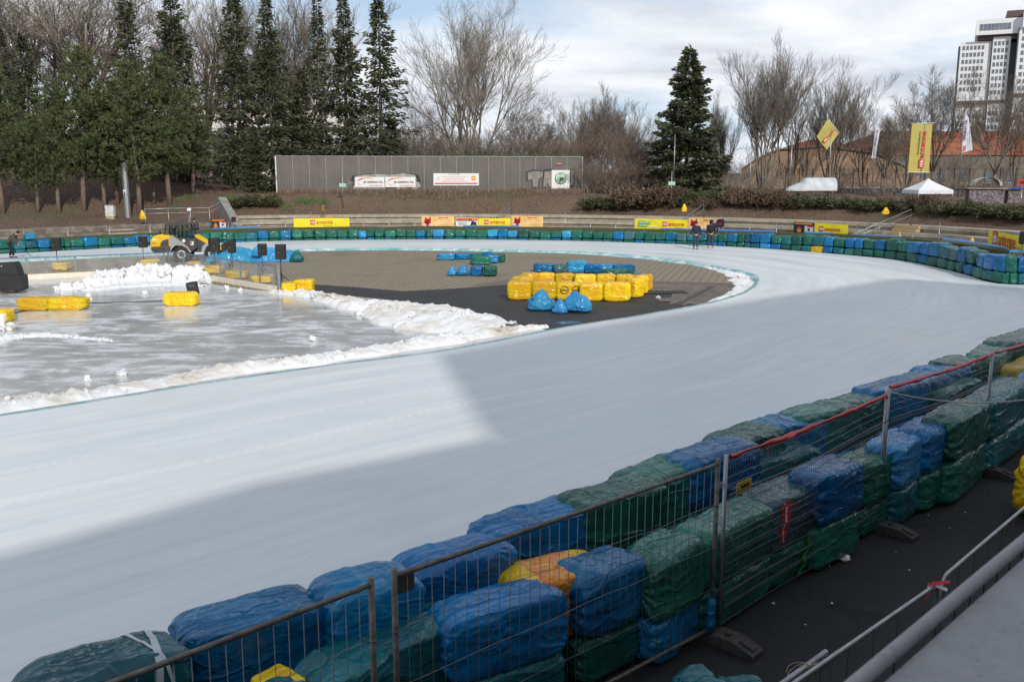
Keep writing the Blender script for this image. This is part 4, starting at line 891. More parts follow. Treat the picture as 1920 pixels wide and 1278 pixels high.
mb.add(vs,[list(range(5,-1,-1)),list(range(6,12))]+[[i,(i+1)%6,6+(i+1)%6,6+i] for i in range(6)]); tag(mb.build('buttress_wall',simple('grey_concrete',(.24,.235,.215),.9,0,.3,2,.3)),'sloping grey concrete buttress between the old and the pale terrace','wall')
# olive carpet strip and blue tarpaulin edge behind the far bales
def matz(px): return .95+.12*max(0,min(1,(px-1100)/500))+.30*max(0,min(1,(px-1400)/500))
vs=[];pxs=[-60+20*i for i in range(104)]
prev=None; mb=MB()
for j,px in enumerate(pxs):
    zt=matz(px)+.05*nz(px*.013,3,1)+.03*nz(px*.06,7,2); zt*= (.88 if px<330 else 1)
    for q,(d,z) in enumerate([(1.05,.15),(1.07,zt*.72),(1.25,zt),(1.75,zt+.03),(1.85,zt-.25),(1.9,.1)]):
        p,_,_2=arc(px,d,z); p.z=z+(.02*nz(px*.1,q,3) if 0<q<4 else 0); mb.v.append(tuple(p))
for j in range(len(pxs)-1):
    for q in range(5): mb.f.append([j*6+q,j*6+q+1,j*6+q+7,j*6+q+6]); mb.m.append(0); mb.sm.append(False)
tag(mb.build('carpet_strip',M['olive']),'olive-brown carpet draped over the cushion strip behind the far bales','carpet')
for k,(p0,p1,dz,lab) in enumerate(((398,486,.13,'right of the loader'),(868,974,.10,'under the second group of banners'),(1238,1346,.10,'behind the walking men'),(1346,1454,.13,'right of the walking men'),(1508,1562,.10,'under the yellow banner right of the flame banner'),(1600,1692,.08,'below the open wire railing'),(1768,1832,.14,'left of the last yellow banner'),(1826,1960,.13,'under the last yellow banner'))):
    mb=MB(); n=int((p1-p0)/6)
    for j in range(n+1):
        px=p0+(p1-p0)*j/n; zt=matz(px); e=.03*nz(px*.08,k,2)
        for d,z in ((1.70,zt-.02),(1.76,zt+dz*.6+e),(1.86,zt+dz+e),(2.0,zt+dz*.8+e),(2.05,zt-.2)): p,_,_2=arc(px,d,z); mb.v.append(tuple(p))
    for j in range(n):
        for q in range(4): mb.f.append([j*5+q,j*5+q+1,j*5+q+6,j*5+q+5]); mb.m.append(0); mb.sm.append(True)
    tag(mb.build('tarpaulin',M['tarp']),'blue tarpaulin edge on the carpet strip '+lab,'tarpaulin','blue tarpaulin strips on the far barrier')
p0,_,_2=arc(1418,1.0,0); p0b,_,_2=arc(1424,1.3,0); mb=MB(); mb.add([p0+Vector((0,-.35,.75)),p0+Vector((.25,-.35,.75)),p0b+Vector((.3,0,1.05)),p0b+Vector((0,0,1.05))],[[0,1,2,3]]); tag(mb.build('tarpaulin_flap',M['tarp']),'narrow blue tarpaulin flap hanging over the carpet right of the walking men','tarpaulin')
# wire railing
def railing(px0,px1,stepm,H,lab,pick,tall=()):
    A=arc(px0,2.55)[2]; B=arc(px1,2.55)[2]; lo,hi=min(A,B),max(A,B)
    o=empty('wire_railing',farc[int(lo)],0,lab,'railing','wire railings in front of the terraces'); org=Vector(farc[int(lo)]); org.z=0; o.location=org
    P=[]; k=lo
    while k<=hi: P.append(farc[int(k)]+FN[int(k)]*2.55); k+=1
    for p in P: p.z=0
    L=sum((b-a).length for a,b in zip(P,P[1:])); n=max(2,int(L/stepm)); Q=resample(P,n+1)
    for q in Q[::1]:
        q=q-org; mb=MB(); h=H+(.55 if rb.random()<.12 else .0); mb.tube((q.x,q.y,0),(q.x,q.y,h),.028,n=6); mb.build('post',M['galv'],o)
    mb=MB()
    for z in (H-.07,H*.52,.12): mb.path([p-org+Vector((0,0,z)) for p in Q],.02,4)
    mb.build('rail',M['galv'],o)
    if pick:
        mb=MB(); W_=resample(P,int(L/.13))
        for p in W_:
            q=p-org; mb.tube((q.x,q.y,.12),(q.x,q.y,H+.02),.006 if pick==1 else .008,n=3,cap=False)
        mb.build('pickets',M['wire'],o)
railing(-55,424,2.6,1.45,'dark wire railing in front of the old stone terrace on the left',1)
railing(436,1345,1.85,1.5,'light wire railing in front of the middle of the pale terrace',0)
railing(1350,1990,1.9,1.6,'wire railing with close bars in front of the right part of the terrace',2)
# banners
PX=lambda px,ytop,ybot,d=2.48: None
def banner(lab,x0,x1,y0,y1,mat,fn,cat='banner',d=2.45,group='sponsor banners hung on the far railing'):
    a,_,_2=arc(x0,d,0); b,_,_2=arc(x1,d,0); zt=(Rp(x0,y0,a.y).z+Rp(x1,y0,b.y).z)/2; zb=(Rp(x0,y1,a.y).z+Rp(x1,y1,b.y).z)/2
    L=(b-a).length; H=zt-zb; o=empty('banner',(a.x,a.y,zb),math.atan2(b.y-a.y,b.x-a.x),lab,cat,group)
    mb=MB(); rip=lambda x,z:.012*math.sin(x*5+z*3)*math.sin(PI*max(0,min(1,z/H)))
    mb.grid(lambda u,v:(u*L,rip(u*L,v*H),v*H+.012*math.sin(u*L*3)*(v-.5)),max(6,int(L*5)),4); mb.grid(lambda u,v:(L-u*L,.012+rip(L-u*L,v*H),v*H+.012*math.sin((L-u*L)*3)*(v-.5)),max(6,int(L*5)),4)
    mb.build('cloth',mat,o); fn(o,L,H); return o
def rect(o,name,x,z,w_,h,mat,y=-.022,rz=0): mb=MB(); mb.box((0,0,0),(w_,.008,h)); q=mb.build(name,mat,o); q.location=(x,y,z); q.rotation_euler=(0,rz,0); return q
def rbb(o,L,H,cx_,w_,zc=.55):
    h=w_*.17
    rect(o,'logo_box',cx_-w_*.39,H*zc,w_*.20,h*1.15,M['red'])
    textmesh('lettering','rbb',.1,M['white'],o,(cx_-w_*.39,-.030,H*zc),width=w_*.165,height=h*.75,bold=True)
    textmesh('lettering','antenne',.1,M['red'],o,(cx_+w_*.12,-.024,H*zc),width=w_*.70,height=h*.80)
    textmesh('small_lettering','Brandenburg',.1,M['ink'],o,(cx_+w_*.27,-.024,H*zc-h*.95),width=w_*.36,height=h*.26)
def fpeach(o,L,H):
    mb=MB(); 
    for (x,z,a) in ((.10,.35,.2),(.15,.55,-.3),(.22,.62,.4),(.18,.35,0),(.25,.42,-.5)):
        mb.add([Vector((L*x-.16,-.022,H*z-.22)),Vector((L*x+.14,-.022,H*z-.26)),Vector((L*x+.1+a*.2,-.022,H*z+.2)),Vector((L*x-.02+a*.3,-.022,H*z+.36*H))],[[0,1,2,3]])
    mb.build('red_figure',M['red'],o)
    for x in (.10,.27):
        mb=MB(); mb.tube((L*x,-.025,H*.16),(L*x,-.030,H*.16),H*.14,n=14); mb.build('wheel_mark',M['white'],o); mb=MB(); mb.tube((L*x,-.030,H*.16),(L*x,-.035,H*.16),H*.05,n=10); mb.build('wheel_hub',M['red'],o)
    textmesh('lettering','INSA & IST',.1,M['red'],o,(L*.66,-.024,H*.83),width=L*.30,height=H*.12,bold=True)
    for k in range(4):
        textmesh('small_lettering',['Ihr Partner im Sport','Motorsport und mehr','Eisspeedway','Berlin'][k],.1,M['orange' if k<1 else 'white'],o,(L*.66,-.024,H*(.66-.15*k)),width=L*(.52-.06*k),height=H*.07)
def fwu(o,L,H):
    rect(o,'band',L*.5,H*.80,L*.98,H*.34,M['orange'],-.018); textmesh('lettering','WUCOM',.1,M['navy'],o,(L*.40,-.028,H*.72),width=L*.66,height=H*.26,bold=True)
    for k in range(3): rect(o,'small_lettering',L*.32,H*(.44-.13*k),L*(.44-.06*k),H*.035,M['galv'])
    mb=MB(); mb.box((L*.82,-.024,H*.33),(L*.24,.008,H*.34)); mb.box((L*.78,-.024,H*.55),(L*.10,.008,H*.16)); 
    for x in (.72,.90): mb.tube((L*x,-.02,H*.2),(L*x,-.032,H*.2),H*.13,n=12)
    mb.build('vehicle_picture',M['navy'],o)
def fblack(o,L,H):
    rect(o,'heading',L*.48,H*.88,L*.84,H*.12,M['orange']); rect(o,'photo_block',L*.76,H*.40,L*.42,H*.62,simple('pale_print',(.62,.58,.58),.5,0,.2,20)); rect(o,'red_block',L*.82,H*.66,L*.28,H*.14,M['red'],-.03)
    mb=MB(); 
    for k,(dx,hh) in enumerate(((-.13,.35),(-.07,.5),(0,.62),(.07,.46),(.12,.38))): mb.add([Vector((L*(.28+dx*.4)-.05,-.024,H*.12)),Vector((L*(.28+dx*.4)+.06,-.024,H*.12)),Vector((L*(.28+dx),-.024-.001*k,H*(.12+hh)))],[[0,1,2]])
    mb.build('flame_mark',M['orange'],o); mb=MB(); mb.tube((L*.76,-.034,H*.38),(L*.76,-.038,H*.38),H*.12,n=12); mb.build('ring_mark',M['ink'],o)
def fmach(o,L,H):
    rect(o,'green_panel',L*.19,H*.63,L*.22,H*.33,M['greenp'],-.022,.06); rect(o,'green_panel',L*.155,H*.33,L*.18,H*.27,M['greenp'],-.026,.06)
    textmesh('lettering','MACH MAL',.1,M['white'],o,(L*.19,-.032,H*.64),width=L*.19,height=H*.20,bold=True); textmesh('lettering','LAUTER!',.1,M['white'],o,(L*.155,-.034,H*.34),width=L*.16,height=H*.19,bold=True)
    rect(o,'small_panel',L*.37,H*.25,L*.16,H*.12,M['white']); rbb(o,L,H,L*.74,L*.42)
banner('black banner with flame picture left of the concrete buttress',398,426,411,428,M['black'],fblack)
banner('long plain yellow banner with small red lettering, leftmost of the yellow banners',552,656,409,427,M['ybanner'],lambda o,L,H:rbb(o,L,H,L*.50,L*.42,.58))
banner('peach banner with a red figure at the left end of the group of four banners',791,852,405,425,M['peach'],fpeach)
banner('white and orange banner with dark blue lettering and a vehicle picture',855,896,408,424,M['white'],fwu)
banner('yellow banner in the middle group, between the white and a peach banner',897,957,409,425,M['ybanner'],lambda o,L,H:rbb(o,L,H,L*.52,L*.68,.55))
banner('peach banner with a red figure at the right end of the group of four banners',959,1018,405,425,M['peach'],fpeach)
banner('yellow banner with a green panel reading MACH MAL LAUTER',1189,1288,411,430,M['ybanner'],fmach)
banner('peach banner partly hidden behind the two walking men',1289,1347,409,431,M['peach'],fpeach)
banner('black banner with flame picture at the right, beside a yellow banner',1486,1524,417,438,M['black'],fblack)
banner('yellow banner right beside the right-hand black flame banner',1525,1587,420,442,M['ybanner'],lambda o,L,H:rbb(o,L,H,L*.47,L*.66,.56))
banner('yellow banner on the railing near the right edge of the picture',1847,1910,437,468,M['ybanner'],lambda o,L,H:rbb(o,L,H,L*.5,L*.70,.56))
# signal lamps
for k,(px,py,s_,lab) in enumerate(((440,411,1,'dark signal lamp on the terrace beside the buttress'),(1350,418,1.6,'dark signal lamp on a post at the end of the peach banner'),(1914,446,1.7,'dark signal lamp at the right end of the last yellow banner'))):
    a,an,_=arc(px,2.5,0); z=Rp(px,py,a.y).z; o=empty('signal_lamp',(a.x,a.y,0),an,lab,'signal lamp','signal lamps round the track')
    mb=MB(); mb.tube((0,.05,0),(0,.05,z+.5),.025,n=8); mb.build('post',M['galv'],o); mb=MB(); mb.box((0,-.05,z),(.30*s_,.25,.34*s_),bev=.05); mb.box((0,-.22,z+.12*s_),(.26*s_,.2,.03)); mb.build('housing',M['black'],o)
    mb=MB(); mb.tube((0,-.17,z),(0,-.19,z),.09*s_,n=14); mb.build('lens',simple('dark_red_lens',(.25,.01,.02),.2,0,0),o)
# timber step blocks and handrails on the terrace
for k,(x0,x1,lv,lab) in enumerate(((583,626,(2,3),'timber step blocks on the terrace above the long yellow banner'),(926,966,(2,3),'timber step blocks on the terrace above the middle banner group'),(1266,1308,(2,3),'timber step blocks on the terrace above the walking men'),(1602,1672,(0,1,2,3),'timber stair of many steps at the right part of the terrace'))):
    a,an,ii=arc((x0+x1)/2,3.4,0); o=empty('timber_steps',(a.x,a.y,0),an,lab,'steps','timber steps laid on the terrace')
    ny_=FN[int(ii)]; tx=Vector((math.cos(an),math.sin(an),0)); 
    Wd=(arc(x1,7,0)[0]-arc(x0,7,0)[0]).length*(1 if k<3 else .62)
    for q in lv:
        mb=MB(); z0=.41*q
        mb.box((-(3-q)*.55 if k==3 else 0,1.15*q-.28,z0+.10),(Wd,.52,.19)); mb.box((-(3-q)*.55 if k==3 else 0,1.15*q-.14,z0+.30),(Wd,.25,.17)); mb.build('step',M['wood'],o)
    top=(0,1.15*3+.4,1.64); 
    o2=empty('handrail',(a.x,a.y,0),an,'steel handrail of the '+lab.replace('timber ',''),'handrail','handrails on the terrace steps'); mb=MB(); s_=-.2 if k!=3 else -.2
    dx=-1.3 if k in(1,2) else (-2.0 if k==3 else 0)
    for off in (0,.35):
        mb.path([(dx+off*.9,.1,.1),(dx+off*.9,.1,.95-off*.3),(off*.2,3.6,2.65-off),(off*.2,3.6,1.64)],.03,6)
    mb.path([(dx/2,1.85,.7),(dx/2,1.85,1.80)],.025,6); mb.build('tubes',M['galv'],o2)
def ybag(px,py,h,lab,seed,sx=1):
    a,an,_=arc(px,3.4+3.6,0); p=Rp(px,py,a.y); h*=.62; me=film_mesh('yellow_bag',.8*h*sx,.5*h,h,seed,12,M['yellow'],'bag'); o=link('yellow_bag',me); o.location=p; tag(o,lab,'bag','yellow bags tied to the handrails')
ybag(605,397,.75,'small yellow bag tied above the timber steps over the long yellow banner',3); ybag(1283,397,.85,'yellow bag tied to the handrail above the walking men',4); ybag(1660,403,.75,'yellow bag on the handrail top at the right-hand stair',5,1.5); ybag(268,412,1.0,'yellow bag hanging at the left end of the long handrail',6)
for (px,py,lab) in ((1686,450,'tiny yellow bag behind the wire railing, left one'),(1821,462,'tiny yellow bag behind the wire railing near the last banner')):
    a,an,_=arc(px,2.3,0); me=film_mesh('yellow_bag',.3,.25,.45,px,8,M['yellow'],'bag'); o=link('yellow_bag',me); o.location=Rp(px,py,a.y); tag(o,lab,'bag','yellow bags tied to the handrails')
# long handrail above the old terrace
a,_,_2=arc(271,5.2,0); za=Rp(271,392,a.y).z; pts=[(271,392),(315,391),(356,390),(392,390),(414,378)]
o=empty('handrail',(a.x,a.y,0),0,'long steel handrail above the old stone terrace on the left','handrail','handrails on the terrace steps')
W3=[Rp(x,y,arc(x,5.2,0)[0].y) for x,y in pts]; og=Vector((a.x,a.y,0))
mb=MB(); mb.path([p-og for p in W3],.035,6); mb.path([p-og-Vector((0,0,.33)) for p in W3],.03,6)
for p in W3[:4]: mb.tube(p-og,Vector((p.x-og.x,p.y-og.y,.7)),.03,n=6)
mb.build('tubes',M['galv'],o)
p=W3[2]; mb=MB(); mb.box((0,0,0),(.28,.06,.2),.2); q=mb.build('paper_sign',M['white']); q.location=(p.x-.05,p.y-.06,p.z-.1); tag(q,'small white paper hanging on the long handrail','paper')
a,_,_2=arc(240,3.1,0); mb=MB()
for k in range(5): mb.box((0,.35*k,.12+.22*k),(2.3-.12*k,.35,.10))
q=mb.build('stone_steps',TERR); q.location=(a.x,a.y,0); q.rotation_euler=(0,0,_); tag(q,'worn flight of steps through the old terrace below the yellow bag','steps')
# ---- noise wall with mesh facing
WA=Rp(520,376,81.5); WB=Rp(1091,358,85.0); zt=6.35
t=NT('noise_wall_mesh'); tc=t.new('ShaderNodeTexCoord'); sp_=t.new('ShaderNodeSeparateXYZ'); t.L(tc.outputs['Object'],sp_.inputs[0])
def grat(sock,per,duty): return t.math('LESS_THAN',t.math('FRACT',t.math('DIVIDE',sock,per)),duty)
gv=grat(sp_.outputs[0],.20,.24); gh=grat(sp_.outputs[2],.20,.20); g3_=t.math('MAXIMUM',gv,gh)
n=t.noise(tc.outputs['Object'],.5,6,.6); nn_=t.noise(t.coord('Object',(1,1,.08)),1.6,5,.7)
base=t.ramp(n,[(.3,(.085,.075,.064)),(.6,(.15,.13,.11)),(.8,(.12,.12,.125))]); base=t.mix(t.ramp(nn_,[(.55,(0,0,0)),(.8,(.5,.5,.5))]),base,(.05,.045,.04))
t.col(t.mix(t.math('MULTIPLY',g3_,.7),base,(.19,.185,.18))); t.set(Roughness=.7); t.bump(g3_,.5,.03); NW=t.m
def noisewall(A,B,zb_a,zb_b,zt,lab,post=.0,seedv=1):
    d=Vector((B.x-A.x,B.y-A.y,0)); L=d.length; o=empty('noise_wall',(A.x,A.y,0),math.atan2(d.y,d.x),lab,'wall'); H=lambda x:(zb_a+(zb_b-zb_a)*x/L)-.5
    mb=MB(); vs=[(0,0,H(0)),(L,0,H(L)),(L,0,zt),(0,0,zt),(0,.25,H(0)),(L,.25,H(L)),(L,.25,zt),(0,.25,zt)]; mb.add(vs,[[0,1,2,3],[5,4,7,6],[0,3,7,4],[1,5,6,2],[3,2,6,7],[0,4,5,1]]); mb.build('panel',NW,o)
    x=0;k=0; rr=random.Random(seedv)
    while x<=L+.01:
        mb=MB(); r_=.04 if k else .09; mb.box((x,-.035,(H(x)+zt)/2+.02),(r_,.06,zt-H(x)),0); mb.build('post',M['white'] if (k==0 or x>L-.9) and post else M['galv'],o); x+=L/round(L/1.45); k+=1
    mb=MB(); mb.box((L/2,.12,zt+.03),(L,.34,.06)); mb.build('capping',M['galv'],o)
    return o,L
nwo,NL=noisewall(WA,WB,WA.z,WB.z,zt,'long grey noise wall with mesh facing, graffiti and sponsor boards',1)
def onwall(px,py):
    d=ray(px,py); A=Vector((WA.x,WA.y)); u=Vector((WB.x-WA.x,WB.y-WA.y)).normalized(); n_=Vector((-u.y,u.x)); tt=(A.dot(n_))/(d.x*n_.x+d.y*n_.y); p=Vector((d.x*tt,d.y*tt,H0+d.z*tt)); return (Vector((p.x,p.y))-A).dot(u),p.z
def board(lab,x0,x1,y0,y1,fn,mat=None):
    xa,za=onwall(x0,y1); xb,zb=onwall(x1,y0); L=xb-xa; H=zb-za; R_=nwo.rotation_euler.z
    o=empty('sponsor_board',(WA.x+xa*math.cos(R_)-.12*math.sin(-R_)*-1*0,WA.y+xa*math.sin(R_)-.10,za),R_,lab,'sign','boards fixed to the noise wall'); mb=MB(); mb.box((L/2,0,H/2),(L,.03,H)); mb.build('board',mat or M['white'],o); fn(o,L,H)
def fger(o,L,H):
    for k,(mm,a0,a1,rr_,w0) in enumerate(((M['red'],1.5,4.2,.40,.10),(M['orange'],.9,2.2,.46,.05),(M['ink'],2.6,3.4,.47,.05))):
        mb=MB(); vs=[]; n=18
        for i in range(n+1):
            a=a0+(a1-a0)*i/n; w_=w0*math.sin(PI*i/n); 
            for s in (-1,1): vs.append(Vector((L*(.42+(rr_*.85)*math.cos(a)),-.022-.003*k,H*(.5+(.40+s*w_)*math.sin(a)))))
        mb.add(vs,[[2*i,2*i+1,2*i+3,2*i+2] for i in range(n)]); mb.build('swoosh',mm,o)
    textmesh('lettering','JB GERMAN OIL',.1,M['ink'],o,(L*.62,-.035,H*.50),width=L*.66,height=H*.26,bold=True); textmesh('small_lettering','AUTO MOTOR OILS',.1,M['red'],o,(L*.70,-.035,H*.16),width=L*.44,height=H*.10)
board('white oil company board with red swoosh, left one on the noise wall',666,721,332,351,fger); board('white oil company board with red swoosh, right one on the noise wall',723,779,332,351,fger)
def ftxt(o,L,H):
    for k,(s,w_,m_) in enumerate((('Im Fall von Notfällen',.24,'ink'),('Ihr Physiotherapie Partner im Sport',.60,'orange'),('Krankengymnastik Massagen',.44,'red'),('Spezialtherapie und Rücken-Training',.50,'red'))): textmesh('lettering',s,.1,M[m_],o,(L*(.45 if k else .46),-.025,H*(.93-.19*k)),width=L*w_,height=H*.085)
    rect(o,'red_line',L*.5,H*.17,L*.94,H*.10,M['red'],-.02); rect(o,'emblem',L*.88,H*.60,L*.09,H*.36,M['orange'],-.02); mb=MB(); mb.tube((L*.88,-.03,H*.6),(L*.88,-.034,H*.6),H*.12,n=12); mb.build('emblem_disc',M['peach'],o)
    textmesh('emblem_letter','A',.1,M['galv'],o,(L*.11,-.025,H*.60),width=L*.04,height=H*.22)
board('wide white board with small red text and a red line on the noise wall',813,898,325,348,ftxt)
def femb(o,L,H):
    mb=MB(); mb.tube((L*.5,-.018,H*.55),(L*.5,-.024,H*.55),L*.32,n=28); mb.build('disc',M['ink'],o); mb=MB(); mb.tube((L*.5,-.025,H*.56),(L*.5,-.030,H*.56),L*.285,n=28); mb.build('green_disc',simple('green_white_print',(.35,.55,.38),.5,0,.7,2.2),o)
    mb=MB(); rr=random.Random(3)
    for k in range(7):
        a=rr.uniform(0,6.28); r_=rr.uniform(.02,.2)*L; mb.box((L*.5+r_*math.cos(a),-.034-.002*k,H*.5+r_*math.sin(a)*.7),(L*rr.uniform(.05,.14),.004,L*rr.uniform(.03,.08)),M=Matrix.Rotation(rr.uniform(0,3),4,'Y'))
    for k in range(7):
        a=PI+.25+k*.45; mb.box((L*.5+L*.37*math.cos(a),-.024,H*.55+L*.37*math.sin(a)),(L*.10,.004,L*.012),M=Matrix.Rotation(-a,4,'Y'))
    mb.build('ink_marks',M['ink'],o)
board('square white board with a green round emblem near the right end of the noise wall',1034,1068,319,354,femb)
# graffiti painted on the noise wall
R_=nwo.rotation_euler.z
def graf(name,polys,mat,off,lab=None):
    mb=MB()
    for P_ in polys:
        vs=[]
        for (px,py) in P_:
            x,z=onwall(px,py); vs.append((x,-off,z))
        tr=tessellate_polygon([[Vector(v_) for v_ in vs]]); mb.add(vs,[list(f) for f in tr])
    return mb.build(name,mat,nwo)
t=NT('silver_paint'); tc=t.new('ShaderNodeTexCoord'); n=t.noise(tc.outputs['Object'],1.5,5,.6); t.col(t.ramp(n,[(.35,(.22,.22,.21)),(.65,(.42,.42,.40))])); t.set(Roughness=.5); SIL=t.m
def infl(P_,k): cx_=sum(a for a,b in P_)/len(P_); cy_=sum(b for a,b in P_)/len(P_); return [(cx_+(a-cx_)*k,cy_+(b-cy_)*(k+.05)) for a,b in P_]
G1=[[(660,356),(664,347),(672,341),(690,342),(694,350),(684,360),(668,364),(659,362)],[(690,352),(700,343),(724,344),(722,356),(712,358),(692,357)],[(742,346),(764,346),(762,356),(752,360),(744,356)],[(776,338),(786,342),(789,349),(780,358),(772,354)],[(664,338),(668,330),(700,326),(730,328),(760,325),(778,328),(782,338)]]
graf('graffiti_outline',[infl(p,1.12) for p in G1],M['ink'],.074); graf('graffiti_fill',G1,SIL,.082)
G2=[[(989,324),(1000,321),(1018,322),(1017,331),(1010,335),(1008,350),(999,350),(998,336),(990,338)],[(1021,322),(1034,321),(1036,350),(1029,350),(1027,340),(1024,350),(1018,350)],[(1070,319),(1075,318),(1074,346),(1069,348)]]
graf('graffiti_outline',[infl(p,1.2) for p in G2],simple('purple_grey_paint',(.045,.045,.07),.6),.074); graf('graffiti_fill',G2,simple('stone_paint',(.24,.22,.19),.6,0,.3,2),.082)
mb=MB()
for s in ([(646,366),(652,344)],[(646,344),(656,349),(648,355),(657,360),(654,368)],[(648,341),(654,339),(652,346),(658,343)],[(654,338),(657,349),(660,338),(662,346)]): 
    pts=[]
    for (px,py) in s: x,z=onwall(px,py); pts.append((x,-.075,z))
    mb.path(pts,.035,4)
mb.build('graffiti_tag',SIL,nwo)
x,z=onwall(1048,307); mb=MB(); mb.box((0,0,0),(.5,.02,.16)); q=mb.build('small_sign',simple('faded_red_sign',(.55,.20,.16),.6),None); q.location=(WA.x+x*math.cos(R_),WA.y+x*math.sin(R_)-.1,z); q.rotation_euler=(0,0,R_); tag(q,'tiny faded red sign near the top right of the noise wall','sign')
mb=MB(); x0_,_z=onwall(925,295); 
# second noise wall, higher up on the left bank
pA=onhill(478,322,78,110); 
w2A=Vector((-62,pA.y-1.5,0)); w2B=Vector((pA.x,pA.y,0))
noisewall(w2A,w2B,4.0,pA.z,Rp(430,254,pA.y).z,'high dark noise wall on top of the left bank behind the pines',0,2)
# ---- lamp post, cabinet, poles
p=onhill(240,408,60,90); o=empty('lamp_post',p,0,'thick grey steel column standing in front of the pines on the left','lamp post'); mb=MB(); mb.tube((0,0,-.3),(0,0,4.2),.26,.22,n=8,smooth=False); mb.build('column',M['galv'],o); mb=MB(); mb.box((0,-.27,2.0),(.22,.02,.30)); mb.build('sticker',M['white'],o); mb=MB(); mb.box((0,-.283,1.95),(.14,.02,.14)); mb.build('blue_mark',M['blue'],o)
p=onhill(208,411,60,90); o=empty('electric_cabinet',p,0,'light grey electrical cabinet beside the steel column','cabinet'); mb=MB(); mb.box((0,0,.62),(.66,.4,.86),bev=.02); mb.build('body',simple('cabinet_grey',(.55,.56,.55),.5),o); mb=MB(); mb.box((0,0,.1),(.6,.36,.3)); mb.build('plinth',M['wood'],o); mb=MB(); mb.box((0,0,1.07),(.7,.44,.04)); mb.build('lid',M['galv'],o); mb=MB(); mb.box((-.24,-.215,.7),(.03,.03,.12)); mb.build('handle',M['black'],o); mb=MB(); mb.box((0.02,-.205,.62),(.56,.012,.76)); mb.build('door',simple('cabinet_door',(.60,.61,.60),.5),o)
def pole(px,yb,yt,r,lab,name='pole',Y=None,sign=False,cat='pole',pxt=None):
    p=onhill(px,yb,58,110) if Y is None else Rp(px,yb,Y); top=Rp(pxt or px,yt,p.y); o=empty(name,p,0,lab,cat,'slim poles on the bank' if cat=='pole' else None); mb=MB(); mb.tube((0,0,-.2),(0,0,top.z-p.z),r,r*.7,n=8); mb.build('shaft',M['galv'],o)
    if sign: mb=MB(); mb.box((0,-.06,Rp(px,sign,p.y).z-p.z),(.55,.03,.28)); mb.build('green_sign',simple('pale_green_sign',(.35,.60,.45),.5),o)
    return o,p,top
pole(644,392,318,.045,'slim white post with a small green sign at the left part of the noise wall',sign=347)
pole(1258,388,320,.05,'slim post with a small green sign in front of the single spruce',sign=344); pole(1263,345,252,.045,'grey flagpole without flag left of the single spruce trunk',Y=78)
pole(1333,362,248,.05,'grey flagpole without flag right of the single spruce',pxt=1336); pole(1405,362,285,.05,'grey flagpole without flag between the spruce and the boat',pxt=1408); pole(1480,366,255,.05,'grey flagpole without flag at the left end of the white boat',pxt=1484)
pole(1127,350,255,.05,'grey pole rising from the brown shrubs right of the noise wall',Y=90); pole(1196,340,268,.05,'second grey pole in the shrubs right of the noise wall',Y=92)
# flags
def flagcloth(name,corner,seg,mat,parent,curl,thick=.02):
    mb=MB(); mb.grid(lambda u,v:corner(u,v)+Vector((0,-curl*math.sin(u*5+v*3),0)),seg,seg); mb.grid(lambda u,v:corner(1-u,v)+Vector((0,thick-curl*math.sin((1-u)*5+v*3),0)),seg,seg); return mb.build(name,mat,parent)
def lerp4(A,B,C,D): return lambda u,v: A.lerp(B,u).lerp(D.lerp(C,u),v)
def onplane(px,py,p): return Rp(px,py,p.y)-p
def flagtext(parent,s,c0,c1,width,height,mat,name='lettering',dy=-.09): # text running from c0 to c1 (local)
    m_=(c0+c1)/2; a=math.atan2((c1-c0).z,(c1-c0).x); q=textmesh(name,s,.1,mat,parent,(m_.x,m_.y+dy,m_.z),width=width,height=height,bold=True); q.matrix_basis=Matrix.Translation((m_.x,m_.y+dy,m_.z))@Matrix.Rotation(-a,4,'Y')@Matrix.Rotation(PI/2,4,'X'); return q
o,p,top=pole(1552,366,226,.05,'flagpole with a small yellow flag blown out to the left','flagpole',cat='flagpole',pxt=1563)
c=[onplane(*q,p) for q in ((1552,223),(1574,249),(1550,281),(1531,256))]; flagcloth('flag',lerp4(*c),8,M['yflag'],o,.06)
a_=onplane(1543,267,p);b_=onplane(1564,243,p); dd=(b_-a_).normalized(); L=(b_-a_).length
mb=MB(); q0=a_+dd*.28; mb.box((q0.x,q0.y-.10,q0.z),(.48,.02,.30),M=Matrix.Rotation(-math.atan2(dd.z,dd.x),4,'Y')); mb.build('logo_box',M['red'],o); flagtext(o,'rbb',a_+dd*.08,a_+dd*.46,.36,.18,M['white'],dy=-.125); flagtext(o,'anten',a_+dd*.56,b_,L*.5,.16,M['red'],dy=-.11)
mb=MB(); mb.tube(c[0]+Vector((0,-.02,0)),c[1]+Vector((0,-.02,0)),.025,n=6); mb.build('boom',M['white'],o)
o,p,top=pole(1723,370,230,.055,'flagpole with a tall yellow banner flag with upright red lettering','flagpole',cat='flagpole',pxt=1731)
c=[onplane(*q,p) for q in ((1710,232),(1749,231),(1741,323),(1702,323))]; flagcloth('flag',lerp4(*c),8,M['yflag'],o,.03)
mb=MB(); mb.tube(c[3]+Vector((-.1,-.03,0)),c[2]+Vector((.1,-.03,0)),.03,n=6); mb.tube(c[0]+Vector((-.1,-.03,0)),c[1]+Vector((.1,-.03,0)),.03,n=6); mb.build('boom',M['white'],o)
a_=onplane(1726,314,p); b_=onplane(1733,246,p); dd=(b_-a_).normalized(); L=(b_-a_).length
mb=MB(); q0=a_+dd*L*.11; mb.box((q0.x,q0.y-.07,q0.z),(L*.24,.02,.42),M=Matrix.Rotation(-math.atan2(dd.z,dd.x),4,'Y')); mb.build('logo_box',M['red'],o); flagtext(o,'rbb',a_,a_+dd*L*.22,L*.19,.26,M['white'],dy=-.095); flagtext(o,'antenne',a_+dd*L*.27,b_,L*.74,.34,M['red'],dy=-.08)
